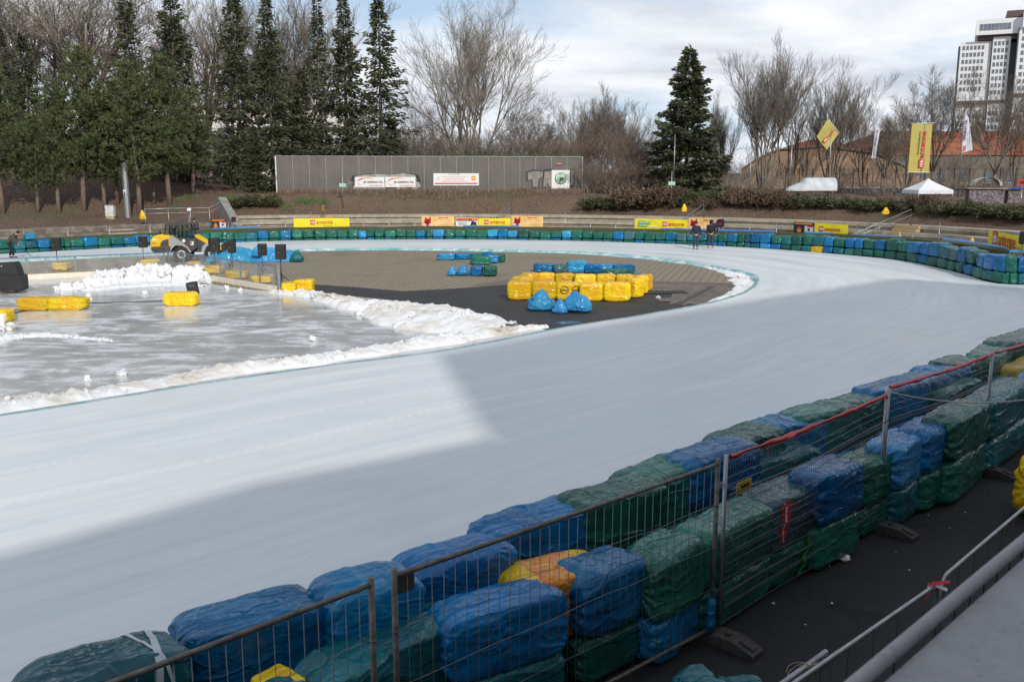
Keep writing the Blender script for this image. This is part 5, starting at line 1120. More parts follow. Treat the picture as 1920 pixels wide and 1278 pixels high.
s0=onplane(1721,289,p); s1=onplane(1725,247,p); flagtext(o,'BRANDENBURG',s0,s1,(s1-s0).length,.11,M['ink'],'small_lettering',-.08)
o,p,top=pole(1796,368,205,.05,'flagpole with a narrow white flag in front of the tower','flagpole',cat='flagpole',pxt=1810)
c=[onplane(*q,p) for q in ((1809,214),(1817,220),(1823,281),(1804,287))]; flagcloth('flag',lerp4(*c),8,simple('white_flag_cloth',(.62,.62,.70),.7,0,.06,2),o,.08)
flagtext(o,'GERMAN OIL',onplane(1807,268,p),onplane(1812,220,p),1.75,.2,M['navy'],dy=-.13); flagtext(o,'motor oils',onplane(1815,276,p),onplane(1817,240,p),1.2,.09,M['ink'],'small_lettering',-.13)
mb=MB(); q0=onplane(1808,278,p); mb.box((q0.x,q0.y-.13,q0.z),(.12,.02,.45)); mb.build('red_mark',M['red'],o)
o,p,top=pole(1634,366,205,.05,'flagpole with a furled white flag between the two yellow flags','flagpole',cat='flagpole',pxt=1647)
c=[onplane(*q,p) for q in ((1642,229),(1651,243),(1640,298),(1634,296))]; flagcloth('flag',lerp4(*c),8,bpy.data.materials['white_flag_cloth'],o,.10); flagtext(o,'GERMAN OIL',onplane(1639,276,p),onplane(1645,240,p),1.35,.16,M['navy'],dy=-.15)
# tall mesh fence on the plateau
A=Rp(1472,366,88); B=Rp(1930,370,80); o=empty('mesh_fence',(A.x,A.y,A.z-.5),math.atan2(B.y-A.y,B.x-A.x),'tall dark mesh fence on the plateau behind the flagpoles','fence'); L=(Vector((B.x-A.x,B.y-A.y,0))).length
for k in range(18): mb=MB(); x=L*k/17; mb.box((x,0,1.5),(.09,.09,3.0)); mb.build('post',M['black'],o)
mb=MB()
for z in (.3,1.0,1.7,2.4,2.9): mb.box((L/2,0,z),(L,.015,.02))
mb.build('wires',M['black'],o)
A=Rp(1560,352,92); B=Rp(1720,350,90); o=empty('barrier_board',(A.x,A.y,A.z-1.2),0,'low dark board fence with pale top rail behind the white boat','fence'); L=B.x-A.x; mb=MB(); mb.box((L/2,0,.6),(L,.06,1.1)); mb.build('boards',simple('slate',(.06,.065,.07),.7),o); mb=MB(); mb.box((L/2,0,1.2),(L,.08,.08)); mb.build('top_rail',simple('pale_blue_rail',(.35,.45,.48),.5),o)
# tent
p=onhill(1737,377,60,80); L=Rp(1782,375,p.y).x-Rp(1693,375,p.y).x; L*=.74; ze=Rp(1737,356,p.y).z-p.z; zp=Rp(1735,334,p.y).z-p.z; o=empty('pop_up_tent',p,.05,'white pop-up tent with pointed roof on the plateau','tent'); h=L/2
mb=MB(); 
def roof(u,v):
    a=u*2*PI; s=max(abs(math.cos(a)),abs(math.sin(a))); r_=(1-v)**1.25; return Vector((h*math.cos(a)/s*r_,h*math.sin(a)/s*r_,ze+(zp-ze)*v))
mb.grid(roof,32,8,0,False); mb.build('roof',simple('white_canvas',(.72,.72,.76),.7,0,.06,3),o)
mb=MB(); n=4
for k in range(4):
    a=PI/4+k*PI/2; b=a+PI/2; q=h*math.sqrt(2); mb.box(((q*math.cos(a)+q*math.cos(b))/2,(q*math.sin(a)+q*math.sin(b))/2,ze-.12),(.02 if k%2==0 else L,.02 if k%2 else L,.26),0) if False else mb.add([(q*math.cos(a),q*math.sin(a),ze-.25),(q*math.cos(b),q*math.sin(b),ze-.25),(q*math.cos(b),q*math.sin(b),ze+.01),(q*math.cos(a),q*math.sin(a),ze+.01)],[[0,1,2,3]])
mb.build('valance',bpy.data.materials['white_canvas'],o)
for sx_ in (-1,1):
    for sy_ in (-1,1): mb=MB(); mb.tube((sx_*h*.97,sy_*h*.97,-.1),(sx_*h*.97,sy_*h*.97,ze),.03,n=6); mb.build('leg',M['galv'],o)
# boat under a white cover
A=Rp(1473,356,76); B=Rp(1563,350,76); L=B.x-A.x; zb=A.z-.1; o=empty('covered_boat',(A.x,A.y,zb),.0,'upturned boat under a white cover behind the low hedge','boat'); mb=MB()
def hull(u,v):
    w_=.9*min(1,(u*3.2)**.6); a=PI*v; hh=(.10+.75*min(1,u*2.4)**.7)*(1 if u<.35 else 1.22); return Vector((u*L,w_*math.cos(a),hh*math.sin(a)**.7+ (.02 if u<.35 else .05)))
mb.grid(hull,30,12); mb.add([(L,.9*math.cos(PI*k/8),.92*1.22*.93*math.sin(PI*k/8)**.7) for k in range(9)],[list(range(9))]); mb.build('cover',simple('white_cover',(.52,.55,.58),.6,0,.2,2),o); mb=MB(); mb.box((L*.5,0,-.35),(L*.8,1.2,.08)); mb.tube((L*.3,-.7,-.5),(L*.3,.7,-.5),.3,n=14); mb.tube((-.5,0,-.4),(.3,0,.1),.03,n=6); mb.build('trailer',M['black'],o)
# stall with striped canopy
p=onhill(1845,380,58,80); sc_=p.y/1720; o=empty('market_stall',p,-.3,'dark market stall with a cream patterned canopy near the right edge','stall')
t=NT('patterned_canopy'); v=t.coord('Object'); n=t.noise(v,2.2,3,.5,1.5); t.col(t.ramp(n,[(.42,(.55,.50,.45)),(.50,(.16,.10,.08)),(.58,(.50,.46,.40))])); PC=t.m
mb=MB(); mb.grid(lambda u,v:Vector((1.0*math.cos(PI*v)*(1-.25*abs(2*u-1)**3),.8*(2*u-1),1.15+.55*math.sin(PI*v)**.8)),8,12); mb.build('canopy',PC,o)
mb=MB(); mb.box((0,0,.95),(2.5,1.6,.12),bev=.04); mb.build('counter_roof',simple('stall_trim',(.25,.19,.15),.7),o); mb=MB(); mb.box((0,0,.40),(2.2,1.4,.95),bev=.05); mb.build('counter',simple('patterned_counter',(.16,.14,.15),.6,0,.95,6),o)
mb=MB(); mb.box((1.75,.2,.95),(1.1,1.4,.10),bev=.04); mb.build('blue_awning',simple('deep_blue_awning',(.02,.06,.35),.6),o); mb=MB(); mb.box((1.75,.2,.40),(.8,1.0,.9),bev=.05); mb.build('side_counter',bpy.data.materials['patterned_counter'],o)
mb=MB(); mb.box((-1.75,.2,.9),(1.0,1.3,.10),bev=.04); mb.build('awning',simple('navy_awning',(.012,.018,.06),.6),o)
p=Rp(1918,342,70); mb=MB(); mb.box((0,0,0),(.65,.05,.45)); q=mb.build('red_sign',M['red'],None); q.location=p; tag(q,'red framed sign cut by the right edge behind the stall','sign'); mb=MB(); mb.box((0,-.04,0),(.42,.02,.22)); mb.build('sign_field',M['ink'],q); mb=MB(); mb.tube((0,.05,-3),(0,.05,-.2),.04,n=6); mb.build('sign_post',M['galv'],q)
# ---- buildings
def bx(name,mat,par,x0,x1,y0,y1,z0,z1): mb=MB(); mb.box(((x0+x1)/2,(y0+y1)/2,(z0+z1)/2),(x1-x0,y1-y0,z1-z0)); return mb.build(name,mat,par)
# white low building behind the left trees
Yb=135; a=Rp(60,200,Yb); b=Rp(652,200,Yb); o=empty('white_building',(a.x,Yb,3),0,'long white flat-roofed building seen through the trees on the left','building'); L=b.x-a.x; zt_=Rp(600,203,Yb).z-3
WH=simple('white_render',(.74,.70,.68),.8,0,.08,.3)
bx('wall',WH,o,0,L,0,15,-2,zt_); bx('roof',simple('roof_edge',(.55,.50,.48),.8),o,-.5,L+.5,-.5,15.5,zt_+.002,zt_+.6)
for k in range(int(L/4.2)):
    for z in (2.4,6.6):
        if z<zt_-2: bx('window',M['window'],o,1.2+k*4.2,3.4+k*4.2,-.06,.1,z,z+1.7)
bx('stair_tower',WH,o,L*.82,L*.90,2,6,zt_+.6,zt_+2.2); mb=MB(); mb.tube((L*.86,1.0,zt_+.6),(L*.86,1.0,zt_+3.2),.5,n=12); mb.build('chimney',WH,o)
# tan building with a long sloping front, right
Yb=112; P_=[(1388,362),(1390,318),(1420,298),(1462,281),(1545,275),(1640,288),(1720,322),(1760,362)]
o=empty('tan_hall',(Rp(1388,362,Yb).x,Yb,2.5),0,'low tan hall with a bowed roofline behind the flagpoles','building')
t=NT('tan_cladding'); v=t.coord('Object'); sp_=t.new('ShaderNodeSeparateXYZ'); t.L(v,sp_.inputs[0]); n=t.noise(v,.3,5,.6); g1_=t.math('LESS_THAN',t.math('FRACT',t.math('DIVIDE',sp_.outputs[0],1.2)),.05); g2_=t.math('LESS_THAN',t.math('FRACT',t.math('DIVIDE',sp_.outputs[2],.9)),.07)
t.col(t.mix(t.math('MULTIPLY',t.math('MAXIMUM',g1_,g2_),.5),t.ramp(n,[(.35,(.25,.17,.115)),(.65,(.31,.215,.15))]),(.17,.115,.08))); t.set(Roughness=.85)
og=Vector(o.location); vs=[Rp(x,y,Yb)-og for x,y in P_]; vs[0].z=vs[-1].z=-1; n_=len(vs); bk=[v_+Vector((6,22,0)) for v_ in vs]; mb=MB(); mb.add(vs+bk,[list(range(n_-1,-1,-1)),list(range(n_,2*n_))]+[[i,(i+1)%n_,n_+(i+1)%n_,n_+i] for i in range(n_)]); mb.build('wall',t.m,o)
mb=MB(); e=.35
for q in range(1,n_-2): a,b=vs[q],vs[q+1]; mb.add([a+Vector((0,-e,.02)),b+Vector((0,-e,.02)),b+Vector((0,-e,.2)),a+Vector((0,-e,.2)),a+Vector((6,22.3,.02)),b+Vector((6,22.3,.02)),b+Vector((6,22.3,.2)),a+Vector((6,22.3,.2))],[[0,1,2,3],[3,2,6,7],[4,7,6,5],[0,4,5,1],[0,3,7,4],[1,5,6,2]])
mb.build('roof_edge',simple('roof_grey',(.16,.16,.16),.8),o)
# red-roofed long building(s)
t=NT('clay_tiles'); v=t.coord('Object'); n=t.noise(v,.25,7,.7); n2_=t.noise(t.coord('Object',(1,1,4)),2.5,5,.7); c=t.ramp(n,[(.32,(.15,.052,.030)),(.5,(.27,.080,.038)),(.68,(.36,.12,.055))]); t.col(t.mix(t.ramp(n2_,[(.45,(0,0,0)),(.75,(.5,.5,.5))]),c,(.16,.06,.035))); t.set(Roughness=.85); t.bump(n2_,.4,.05); TILE=t.m
t=NT('rubble_wall'); v=t.coord('Object'); n=t.noise(v,.7,7,.7); t.col(t.ramp(n,[(.3,(.10,.085,.068)),(.7,(.20,.172,.14))])); t.set(Roughness=.9); RUB=t.m
def hip(lab,x0,x1,ye,yr,Yb,Dp,ri,gz0=2.5,base=365,right=None):
    a=Rp(x0,ye,Yb); b=Rp(x1,ye,Yb); L=b.x-a.x; ze=a.z-gz0; zr=Rp((x0+x1)/2,yr,Yb+Dp/2).z-gz0
    o=empty('red_roofed_building',(a.x,Yb,gz0),0,lab,'building','red-roofed buildings beyond the plateau'); bx('wall',RUB,o,.3,L-.3,.3,Dp-.3,-1,ze)
    mb=MB(); r1=(ri,Dp/2,zr); r2=(L-(ri if right is None else right),Dp/2,zr); c=[(0,0,ze),(L,0,ze),(L,Dp,ze),(0,Dp,ze)]
    mb.add(c+[r1,r2],[[0,1,5,4],[2,3,4,5],[1,2,5],[3,0,4],[0,3,2,1]]); rf=mb.build('roof',TILE,o)
    n=int(L/3.4)
    for k in range(n):
        for z in (1.0,4.0):
            if z+1.6<ze: 
                w_=bx('window',M['window'],o,1.2+k*3.4,2.4+k*3.4,.24,.4,z,z+1.6); bx('frame',M['white'],w_,1.1+k*3.4,2.5+k*3.4,.26,.4,z-.12,z-.02)
    return o,L,zr,rf,Dp
hip('small red hip-roofed building behind the tan hall',1478,1640,284,262,150,14,5.5)
o,L,zr,rf,Dp=hip('long red-roofed building in front of the tower at the right',1578,2120,291,246,140,17,9)
for x in (22,34): mb=MB(); mb.box((x,Dp/2-3,zr-.6),(1.0,1.4,2.4)); mb.build('chimney',RUB,rf)
# tower block
Yt=330; mt=lambda px,py:Rp(px,py,Yt); o_p=mt(1797,330); o=empty('office_tower',(o_p.x,Yt,2),0,'white high-rise office tower with rows of square windows at the right edge','tower')
CLAD=NT('white_cladding'); t=CLAD; v=t.coord('Object'); sp_=t.new('ShaderNodeSeparateXYZ'); t.L(v,sp_.inputs[0]); gg=t.math('MAXIMUM',t.math('LESS_THAN',t.math('FRACT',t.math('DIVIDE',sp_.outputs[0],1.35)),.05),t.math('LESS_THAN',t.math('FRACT',t.math('DIVIDE',sp_.outputs[2],1.5)),.05)); t.col(t.mix(t.math('MULTIPLY',gg,.6),(.80,.81,.82),(.50,.51,.53))); t.set(Roughness=.4); CL=t.m
TA=math.radians(25.5); o.rotation_euler=(0,0,-TA)
def tp(px,py):
    d=ray(px,py); n_=Vector((math.sin(TA),math.cos(TA))); q=(o_p.x*n_.x+Yt*n_.y)/(d.x*n_.x+d.y*n_.y); return ((d.x*q-o_p.x)*math.cos(TA)-(d.y*q-Yt)*math.sin(TA), H0+d.z*q)
X=lambda px:tp(px,100)[0]; Z=lambda py:tp(1860,py)[1]-2
SLA=simple('slate_blue_tone',(.13,.16,.17),.35,0,.15,.5); BRN=simple('brown_band',(.10,.07,.06),.6)  # darker blue-grey tone for the recess, corner strip and side faces
SLW=simple('tower_glass',(.16,.19,.23),.15,0,.25,.3)
def wing(x0,x1,yf,yt,cols,xa,xb,y0=92,dy=13.0,n=20):
    bx('wall',CL,o,x0,x1,yf,yf+26,-2,Z(yt))
    for r in range(n):
        zc=Z(y0+dy*r)
        if zc<3: break
        if abs(zc-Z(191))<2.6: continue
        for c_ in range(cols):
            w_=(xb-xa)/cols; xx=xa+w_*(c_+.5); mb=MB(); mb.box((xx,yf-.03,zc),(w_*.66,.12,1.35)); mb.build('window',SLW,o)
wing(X(1800),X(1858),0,77,6,X(1803),X(1846),88)
wing(X(1860),X(1893),-1.2,71,4,X(1861.5),X(1890),83)
bx('recess',SLA,o,X(1893),X(1908),4,24,-2,Z(78)); bx('corner_strip',SLA,o,X(1857.4),X(1859.7),-.8,20,-2,Z(72))
wing(X(1906.5),X(1990),-5,55,9,X(1911),X(1988),66)
bx('side_wall',SLA,o,X(1796),X(1799.8),3,25,-2,Z(82))
bx('side_wall',SLA,o,X(1904.5),X(1906.3),-4.8,14,-2,Z(58))
bx('service_band',BRN,o,X(1798),X(1893.5),-1.5,22,Z(194.5),Z(188.5)); bx('service_band',BRN,o,X(1905.5),X(1990),-5.3,22,Z(186),Z(179))
bx('crown',CL,o,X(1826),X(1915),-3,20,Z(67),Z(38.5)); bx('crown_base',BRN,o,X(1831),X(1920),-1,18,Z(76),Z(67.2)); bx('crown',CL,o,X(1911),X(1990),-6,18,Z(59),Z(30))
for c_ in range(8): mb=MB(); mb.box((X(1836+c_*7.3),-3.05,Z(53)),(1.05,.12,2.1)); mb.build('window',SLW,o)
bx('roof_plant',BRN,o,X(1881),X(1990),-2,16,Z(36),Z(24))
# ================================================================ trees and shrubs
def rv(r,s=1): return Vector((r.gauss(0,s),r.gauss(0,s),r.gauss(0,s)))
def leafquad(V,Fc,p,d,l,w_,r,up=None):
    d=d.normalized(); s=d.cross(Vector((r.uniform(-1,1),r.uniform(-1,1),r.uniform(-.2,1)))); 
    if s.length<1e-4: return
    s=s.normalized()*w_/2; n=len(V); V+= [p-s*.5,p+s*.5,p+d*l*.6+s,p+d*l,p+d*l*.55-s]; Fc.append([n,n+1,n+2,n+3,n+4])
def grow(mb,r,p,d,L,rad,lvl,maxl,spread,upw,nch,minr=.012):
    n=5 if lvl==0 else (4 if lvl<maxl else 3); pts=[p.copy()]; rr=[rad]; dd=d.copy(); q=p.copy()
    for i in range(n):
        dd=(dd+rv(r,.10 if lvl<2 else .16)+Vector((0,0,upw*(.5 if lvl<2 else .9)))/n).normalized(); q=q+dd*(L/n); pts.append(q.copy()); rr.append(max(minr*.8,rad*(1-.62*(i+1)/n) if lvl<maxl else rad*(1-.7*(i+1)/n)))
    mb.path(pts,rr,7 if lvl==0 else (5 if lvl==1 else 3),0)
    if lvl>=maxl: return
    k=nch[lvl]
    for j in range(k):
        t_=(.28 if lvl>0 else .45)+(.72 if lvl>0 else .55)*(j+r.random()*.8)/k; t_=min(.99,t_); f=t_*n; i=min(int(f),n-1); b=pts[i].lerp(pts[i+1],f-i); dl=(pts[i+1]-pts[i]).normalized()
        side=dl.cross(rv(r)).normalized(); a=spread*(r.uniform(.65,1.25)); nd=(dl*math.cos(a)+side*math.sin(a)).normalized()
        grow(mb,r,b,nd,L*r.uniform(.45,.70)*(1.15-.45*t_ if lvl>0 else 1),max(minr,rr[i]*.58),lvl+1,maxl,spread,upw,nch,minr)
def bare(seed,H,stems,nch,spread=.55,upw=.25,lean=.25,minr=.014,rad=.22,base=.0):
    r=random.Random(seed); mb=MB(); 
    for s in range(stems):
        a=2*PI*s/stems+r.random()*1.2; l=lean*r.uniform(.4,1.3) if stems>1 else .03
        grow(mb,r,Vector((base*math.cos(a),base*math.sin(a),-.3)),Vector((math.cos(a)*l,math.sin(a)*l,1)).normalized(),H*r.uniform(.55,.72),rad*(r.uniform(.7,1.1)),0,len(nch),spread,upw,nch,minr)
    zm=sorted(v[2] for v in mb.v)[int(len(mb.v)*.993)]; k=H/zm; mb.v=[(x*k,y*k,z*k) for x,y,z in mb.v]; return mb
def barefork(seed,H,nch,spread,trunk=.3,minr=.014,rad=.3,nst=4,lean=.5):
    r=random.Random(seed); mb=MB(); th=H*trunk; mb.path([(0,0,-.3),(.1,0,th*.5),(.05,.1,th)],[rad*1.1,rad*.9,rad*.85],8)
    for s in range(nst):
        a=2*PI*s/nst+r.random(); l=lean*r.uniform(.5,1.4); grow(mb,r,Vector((.05,.1,th*r.uniform(.8,1))),Vector((math.cos(a)*l,math.sin(a)*l,1)).normalized(),(H-th)*r.uniform(.6,.8),rad*.6,1,len(nch),spread,.3,nch,minr)
    zm=sorted(v[2] for v in mb.v)[int(len(mb.v)*.993)]; k=H/zm; mb.v=[(x*k,y*k,z*k) for x,y,z in mb.v]; return mb
def spruce(seed,H,R,dens=1.0,z0=.06,ragged=.25,cl=1.0,taper=.85):
    r=random.Random(seed); tb=MB(); tb.path([(0,0,-.4),(.03,0,H*.4),(0,.03,H*.98)],[H*.012+.05,H*.008+.03,.015],7); V=[];Fc=[]; z=H*z0
    while z<H*.985:
        f=(z/H-z0)/(1-z0); Rz=R*(1-f)**taper*(.72+.28*min(1,f*5+.3)); nb=r.choice([2,3,4,4]); a0=r.random()*6.3
        for b in range(nb):
            if r.random()<ragged*.35: continue
            a=a0+2*PI*b/nb+r.uniform(-.3,.3); L=max(.25,Rz*r.uniform(1-ragged*1.3,1.12)); dr=r.uniform(.15,.42)*(1-f)+.0; n=max(3,int(L/.42)); pts=[]
            for i in range(n+1):
                t_=i/n; pts.append(Vector((math.cos(a)*L*t_,math.sin(a)*L*t_,z+L*(.25*f*t_ - dr*t_+ .38*dr*t_*t_*t_*1.6))))
            tb.path(pts,[.03*(1-.8*i/n)*(1-.5*f)+.006 for i in range(n+1)],3)
            sd=Vector((-math.sin(a),math.cos(a),0)); m=int(L*13*dens)+4
            for i in range(m):
                t_=r.uniform(.05,1)**.8; k=min(int(t_*n),n-1); p=pts[k].lerp(pts[k+1],t_*n-k); dl=(pts[k+1]-pts[k]).normalized(); w_=(1-t_)*.5*L*.55+.12
                s=r.uniform(-1,1); p=p+sd*s*w_*.8+Vector((0,0,-.14*abs(s)*L*.4-.03+r.gauss(0,.10))); d=(dl*r.uniform(.5,1.1)+sd*s*1.0+Vector((0,0,-.35+r.uniform(-.3,.35))))
                leafquad(V,Fc,p,d,r.uniform(.20,.42)*cl,r.uniform(.07,.15)*cl,r)
        z+=r.uniform(.10,.26)*(1-.3*f)
    for i in range(20): leafquad(V,Fc,Vector((0,0,H*(.95+.05*i/20))),Vector((r.uniform(-1,1),r.uniform(-1,1),1.2)),.3,.07,r)
    return tb,V,Fc
def pine(seed,H,R,bare_f=.28,dens=1.0):
    r=random.Random(seed); tb=MB(); lx,ly=r.uniform(-.6,.6),r.uniform(-.3,.3); tr=[Vector((lx*(1-t_)**2*1.2+.15*math.sin(t_*5+seed),ly*(1-t_)**2,H*t_-(.4 if t_==0 else 0))) for t_ in [i/8 for i in range(9)]]
    tb.path(tr,[.17*(1-.85*i/8)+.02 for i in range(9)],7); V=[];Fc=[]
    z=H*bare_f
    while z<H*.97:
        f=(z/H-bare_f)/(1-bare_f); Rz=R*(.45+.55*min(1,f*3.5))*(1-f)**.62*1.12; nb=r.choice([3,4,5]); a0=r.random()*6.3; i=min(7,int(z/H*8)); c0=tr[i].lerp(tr[i+1],z/H*8-i)
        for b in range(nb):
            a=a0+2*PI*b/nb+r.uniform(-.5,.5); L=Rz*r.uniform(.55,1.15); up=r.uniform(-.05,.35)+.5*f; n=4; pts=[c0+Vector((math.cos(a)*L*t_,math.sin(a)*L*t_,L*up*t_*t_)) for t_ in [q/n for q in range(n+1)]]
            tb.path(pts,[.045*(1-.75*q/n) for q in range(n+1)],3)
            for m in range(int((2+L*5.0)*dens)):
                t_=r.uniform(.25,1.03); k=min(int(t_*n),n-1); p=pts[k].lerp(pts[k+1],t_*n-k)+rv(r,.16+.16*L*(1-.3*t_))*Vector((1,1,.45)); ax=(pts[-1]-pts[0]).normalized()+Vector((0,0,.7))+rv(r,.35)
                for q in range(22): leafquad(V,Fc,p+rv(r,.05),ax.normalized()*.8+rv(r,.5),r.uniform(.15,.27),.042,r)
        z+=r.uniform(.22,.38)
    return tb,V,Fc
def mesh_vf(name,V,Fc,mat):
    me=bpy.data.meshes.new(name); me.from_pydata([tuple(v) for v in V],[],Fc); me.materials.append(mat); return me
KIT={}
def kit(key,fn):
    if key not in KIT: KIT[key]=fn()
    return KIT[key]
def con_kit(tb,V,Fc,bark_,leaf): return [('trunk',tb.mesh('trunk',bark_)),('crown',mesh_vf('crown',V,Fc,leaf))]
def put(name,parts,p,k,rz,lab,cat,group,sxy=1.0,ry=0,rx=0):
    o=empty(name,p,rz,lab,cat,group); o.scale=(k*sxy,k*sxy,k); o.rotation_euler=(rx,ry,rz)
    for n,me in parts: link(n,me,o)
    return o
def heightfor(px,ytop,p): return Rp(px,ytop,p.y).z-p.z
# spruces
SPK=[kit(('s',i),lambda i=i:con_kit(*spruce(20+i,16,3.6 if i!=2 else 2.7,1.35 if i!=2 else .9,.05,.55 if i<2 else .7,1.15,.80),M['bark'],M['spruce'])) for i in range(3)]
KS=con_kit(*spruce(77,13.5,4.9,3.0,.04,.34,1.25,.82),M['bark'],M['spruce'])
def B(px,Y): return Vector((Rp(px,300,Y).x,Y,gz(Rp(px,300,Y).x,Y)-.1))
for (px,Y,yt,v_,w_,lab) in ((62,88,62,1,1.0,'brown-tinged spruce at the far left behind the front pines'),(255,90,-40,2,1.1,'sparse tall spruce behind the gap between the front pines'),(338,86,-45,0,1.05,'tall dark spruce above the pines, left of the bare tree gap'),(452,86,-30,1,.95,'tall spruce left one of the close pair above the noise wall end'),(512,86,-12,0,.95,'tall spruce right one of the close pair above the noise wall end'),(604,93,-25,2,.9,'thin sparse spruce with sky showing through, left of the dense pair'),(652,90,-8,0,1.0,'dense spruce behind the noise wall, left one of the dense pair'),(716,88,-15,1,1.05,'dense spruce behind the noise wall, right one of the dense pair'),(556,89,175,1,1.4,'short broad spruce low behind the left end of the noise wall'),(478,80,235,0,1.1,'short spruce skirt on the bank just left of the noise wall'),(735,89,230,1,1.6,'short spruce at the foot of the dense pair'),(570,90,130,2,1.5,'ragged middle-height spruce behind the left end of the noise wall'),(20,92,50,0,1.0,'tall spruce partly cut by the left edge of the picture')):
    p=B(px,Y); H=heightfor(px,yt,p); put('spruce_tree',SPK[v_],p,H/16,px*.7,lab,'tree','spruces on the left bank',w_*(16/H)**.35)
p=B(1287,82); H=heightfor(1287,85,p); put('spruce_tree',KS,p,H/13.5,1.0,'single broad spruce standing alone right of the noise wall','tree',None)
# pines
PK=[con_kit(*pine(40+i,11,2.9,.24,1.0),M['barkp'],M['pine']) for i in range(3)]
for (px,py,yt,v_,w_,ry_,lab) in ((8,402,118,0,1.1,0,'pine cut by the left edge of the picture'),(76,399,215,1,.95,.02,'pine with straight pale trunk, leftmost visible trunk on the bank'),(106,399,165,2,.95,.06,'pine with leaning pale trunk beside the leftmost one'),(162,396,80,0,1.0,.05,'tallest front pine with pointed top and orange-brown trunk'),(197,392,170,1,1.0,.04,'pine directly behind the electrical cabinet'),(262,402,112,2,1.05,0,'pine with thick trunk right of the steel column'),(316,385,104,1,1.1,.0,'pine with dark round crown in the middle of the bank'),(366,362,190,0,1.2,0,'rightmost pine of the bank, above the long handrail'),(225,385,150,0,1.1,0,'pine behind the steel column'),(290,380,200,0,1.2,0,'low pine behind the thick-trunked one')):
    p=onhill(px,py,60,100); H=heightfor(px,yt,p); put('pine_tree',PK[v_],p,H/11,px*.9,lab,'tree','pines on the left bank',w_*(11/H)**.25,ry_)
# bare trees
def tw(mb,m): return [('branches',mb.mesh('branches',m))]
BT=[tw(bare(1,18,8,[7,7,6,4],.46,.35,.27,.011,.22,.35),M['twig3']),tw(bare(2,14,8,[7,7,6,4],.30,.60,.24,.009,.15,.2),M['twig']),tw(barefork(3,18,[0,6,7,5,3],.55,.30,.012,.42,5,.6),M['twig3']),tw(bare(4,12,4,[6,7,5,3],.52,.30,.30,.010,.16,.15),M['twig2']),tw(barefork(5,12,[0,7,7,6,3],.58,.32,.010,.18,6,.42,) if False else barefork(5,12,[0,7,7,6,3],.58,.22,.010,.19,6,.45),M['twig'])]
SH=[tw(bare(11,5,8,[5,5,4],.5,.3,.45,.008,.05,.3),M['twig']),tw(bare(12,5,8,[5,5,4],.6,.25,.55,.008,.045,.3),M['twig2']),tw(bare(13,5,8,[5,5,4],.5,.3,.5,.008,.045,.3),M['twig3'])]
for (px,Y,yt,v_,w_,lab) in ((878,93,2,0,1.0,'tall many-stemmed bare poplar standing above the noise wall'),(172,96,-70,2,1.1,'large bare tree with a forked trunk behind the tallest front pine'),(45,97,-60,2,1.0,'large bare tree at the far left behind the spruces'),(110,100,-30,4,1.5,'bare tree with curved limbs between the two far left giants'),(395,98,-30,2,.9,'bare tree with thin crown right of the tall dark spruce'),(545,99,-20,1,1.2,'bare tree with dense fine twigs between the spruces'),(470,98,60,3,1.2,'bare tree hidden behind the close spruce pair'),(300,98,10,3,1.3,'bare tree behind the dark round pine'),(1432,90,85,1,1.05,'broad bare tree with fan-shaped crown right of the single spruce'),(1480,94,120,3,.9,'reddish bare tree leaning into the fan-shaped one'),(1562,90,134,1,.95,'bare tree with many upright stems behind the small yellow flag'),(1352,96,185,1,.6,'thin bare tree directly right of the single spruce'),(1660,86,205,4,1.05,'bare tree with dark trunk behind the furled white flag'),(1752,88,130,4,1.0,'spreading bare tree behind the tall yellow banner flag'),(1700,92,190,3,1.1,'low spreading bare tree left of the tall yellow banner flag'),(1868,84,150,4,.95,'bare tree in front of the tower at the right edge'),(1912,88,170,3,1.0,'bare tree cut by the right edge of the picture'),(1620,98,175,3,.9,'bare tree between the small yellow flag and the furled one'),(1108,98,172,1,1.1,'rounded bare tree behind the right part of the noise wall'),(1068,100,200,3,1.2,'bare tree behind the emblem board'),(1168,102,195,1,1.2,'pale bare tree right of the noise wall'),(1215,104,235,3,1.1,'low bare tree left of the single spruce'),(995,100,190,4,1.2,'bare tree right of the tall poplar'),(782,96,185,3,1.0,'dark bare tree with dry leaves left of the tall poplar'),(1520,100,215,3,1.0,'low bare tree over the tan hall')):
    p=B(px,Y); H=heightfor(px,yt,p); H0_={0:18,1:14,2:18,3:12,4:12}[v_]; put('bare_tree',BT[v_],p,H/H0_,px*.37,lab,'tree','bare trees behind the bank',w_)
# brown thicket of shrubs behind the wall and on the plateau
r=random.Random(8); nsh=0
spots=[]
for px in range(770,1225,17): spots.append((px+r.uniform(-6,6),90+r.uniform(-1,6),r.uniform(225,268)))
for px in range(1100,1235,16): spots.append((px,84+r.uniform(-1,3),r.uniform(285,330)))
for px in range(1395,1930,34): spots.append((px+r.uniform(-8,8),79+r.uniform(-2,4),r.uniform(325,345)))
for px in range(560,770,30): spots.append((px,94+r.uniform(0,4),r.uniform(225,260)))
for px in range(1300,1400,22): spots.append((px,86+r.uniform(0,6),r.uniform(275,320)))
for px in range(1385,1930,62): spots.append((px+r.uniform(-14,14),98+r.uniform(-3,6),r.uniform(262,305)))
for px in range(20,480,90): spots.append((px,97,r.uniform(225,260)))
def segname(px): return 'behind the left pines' if px<480 else 'behind the spruces' if px<770 else 'behind the tall poplar' if px<950 else 'behind the right half of the noise wall' if px<1092 else 'between noise wall and single spruce' if px<1240 else 'right of the single spruce' if px<1400 else 'around the flagpoles'
cn2={}
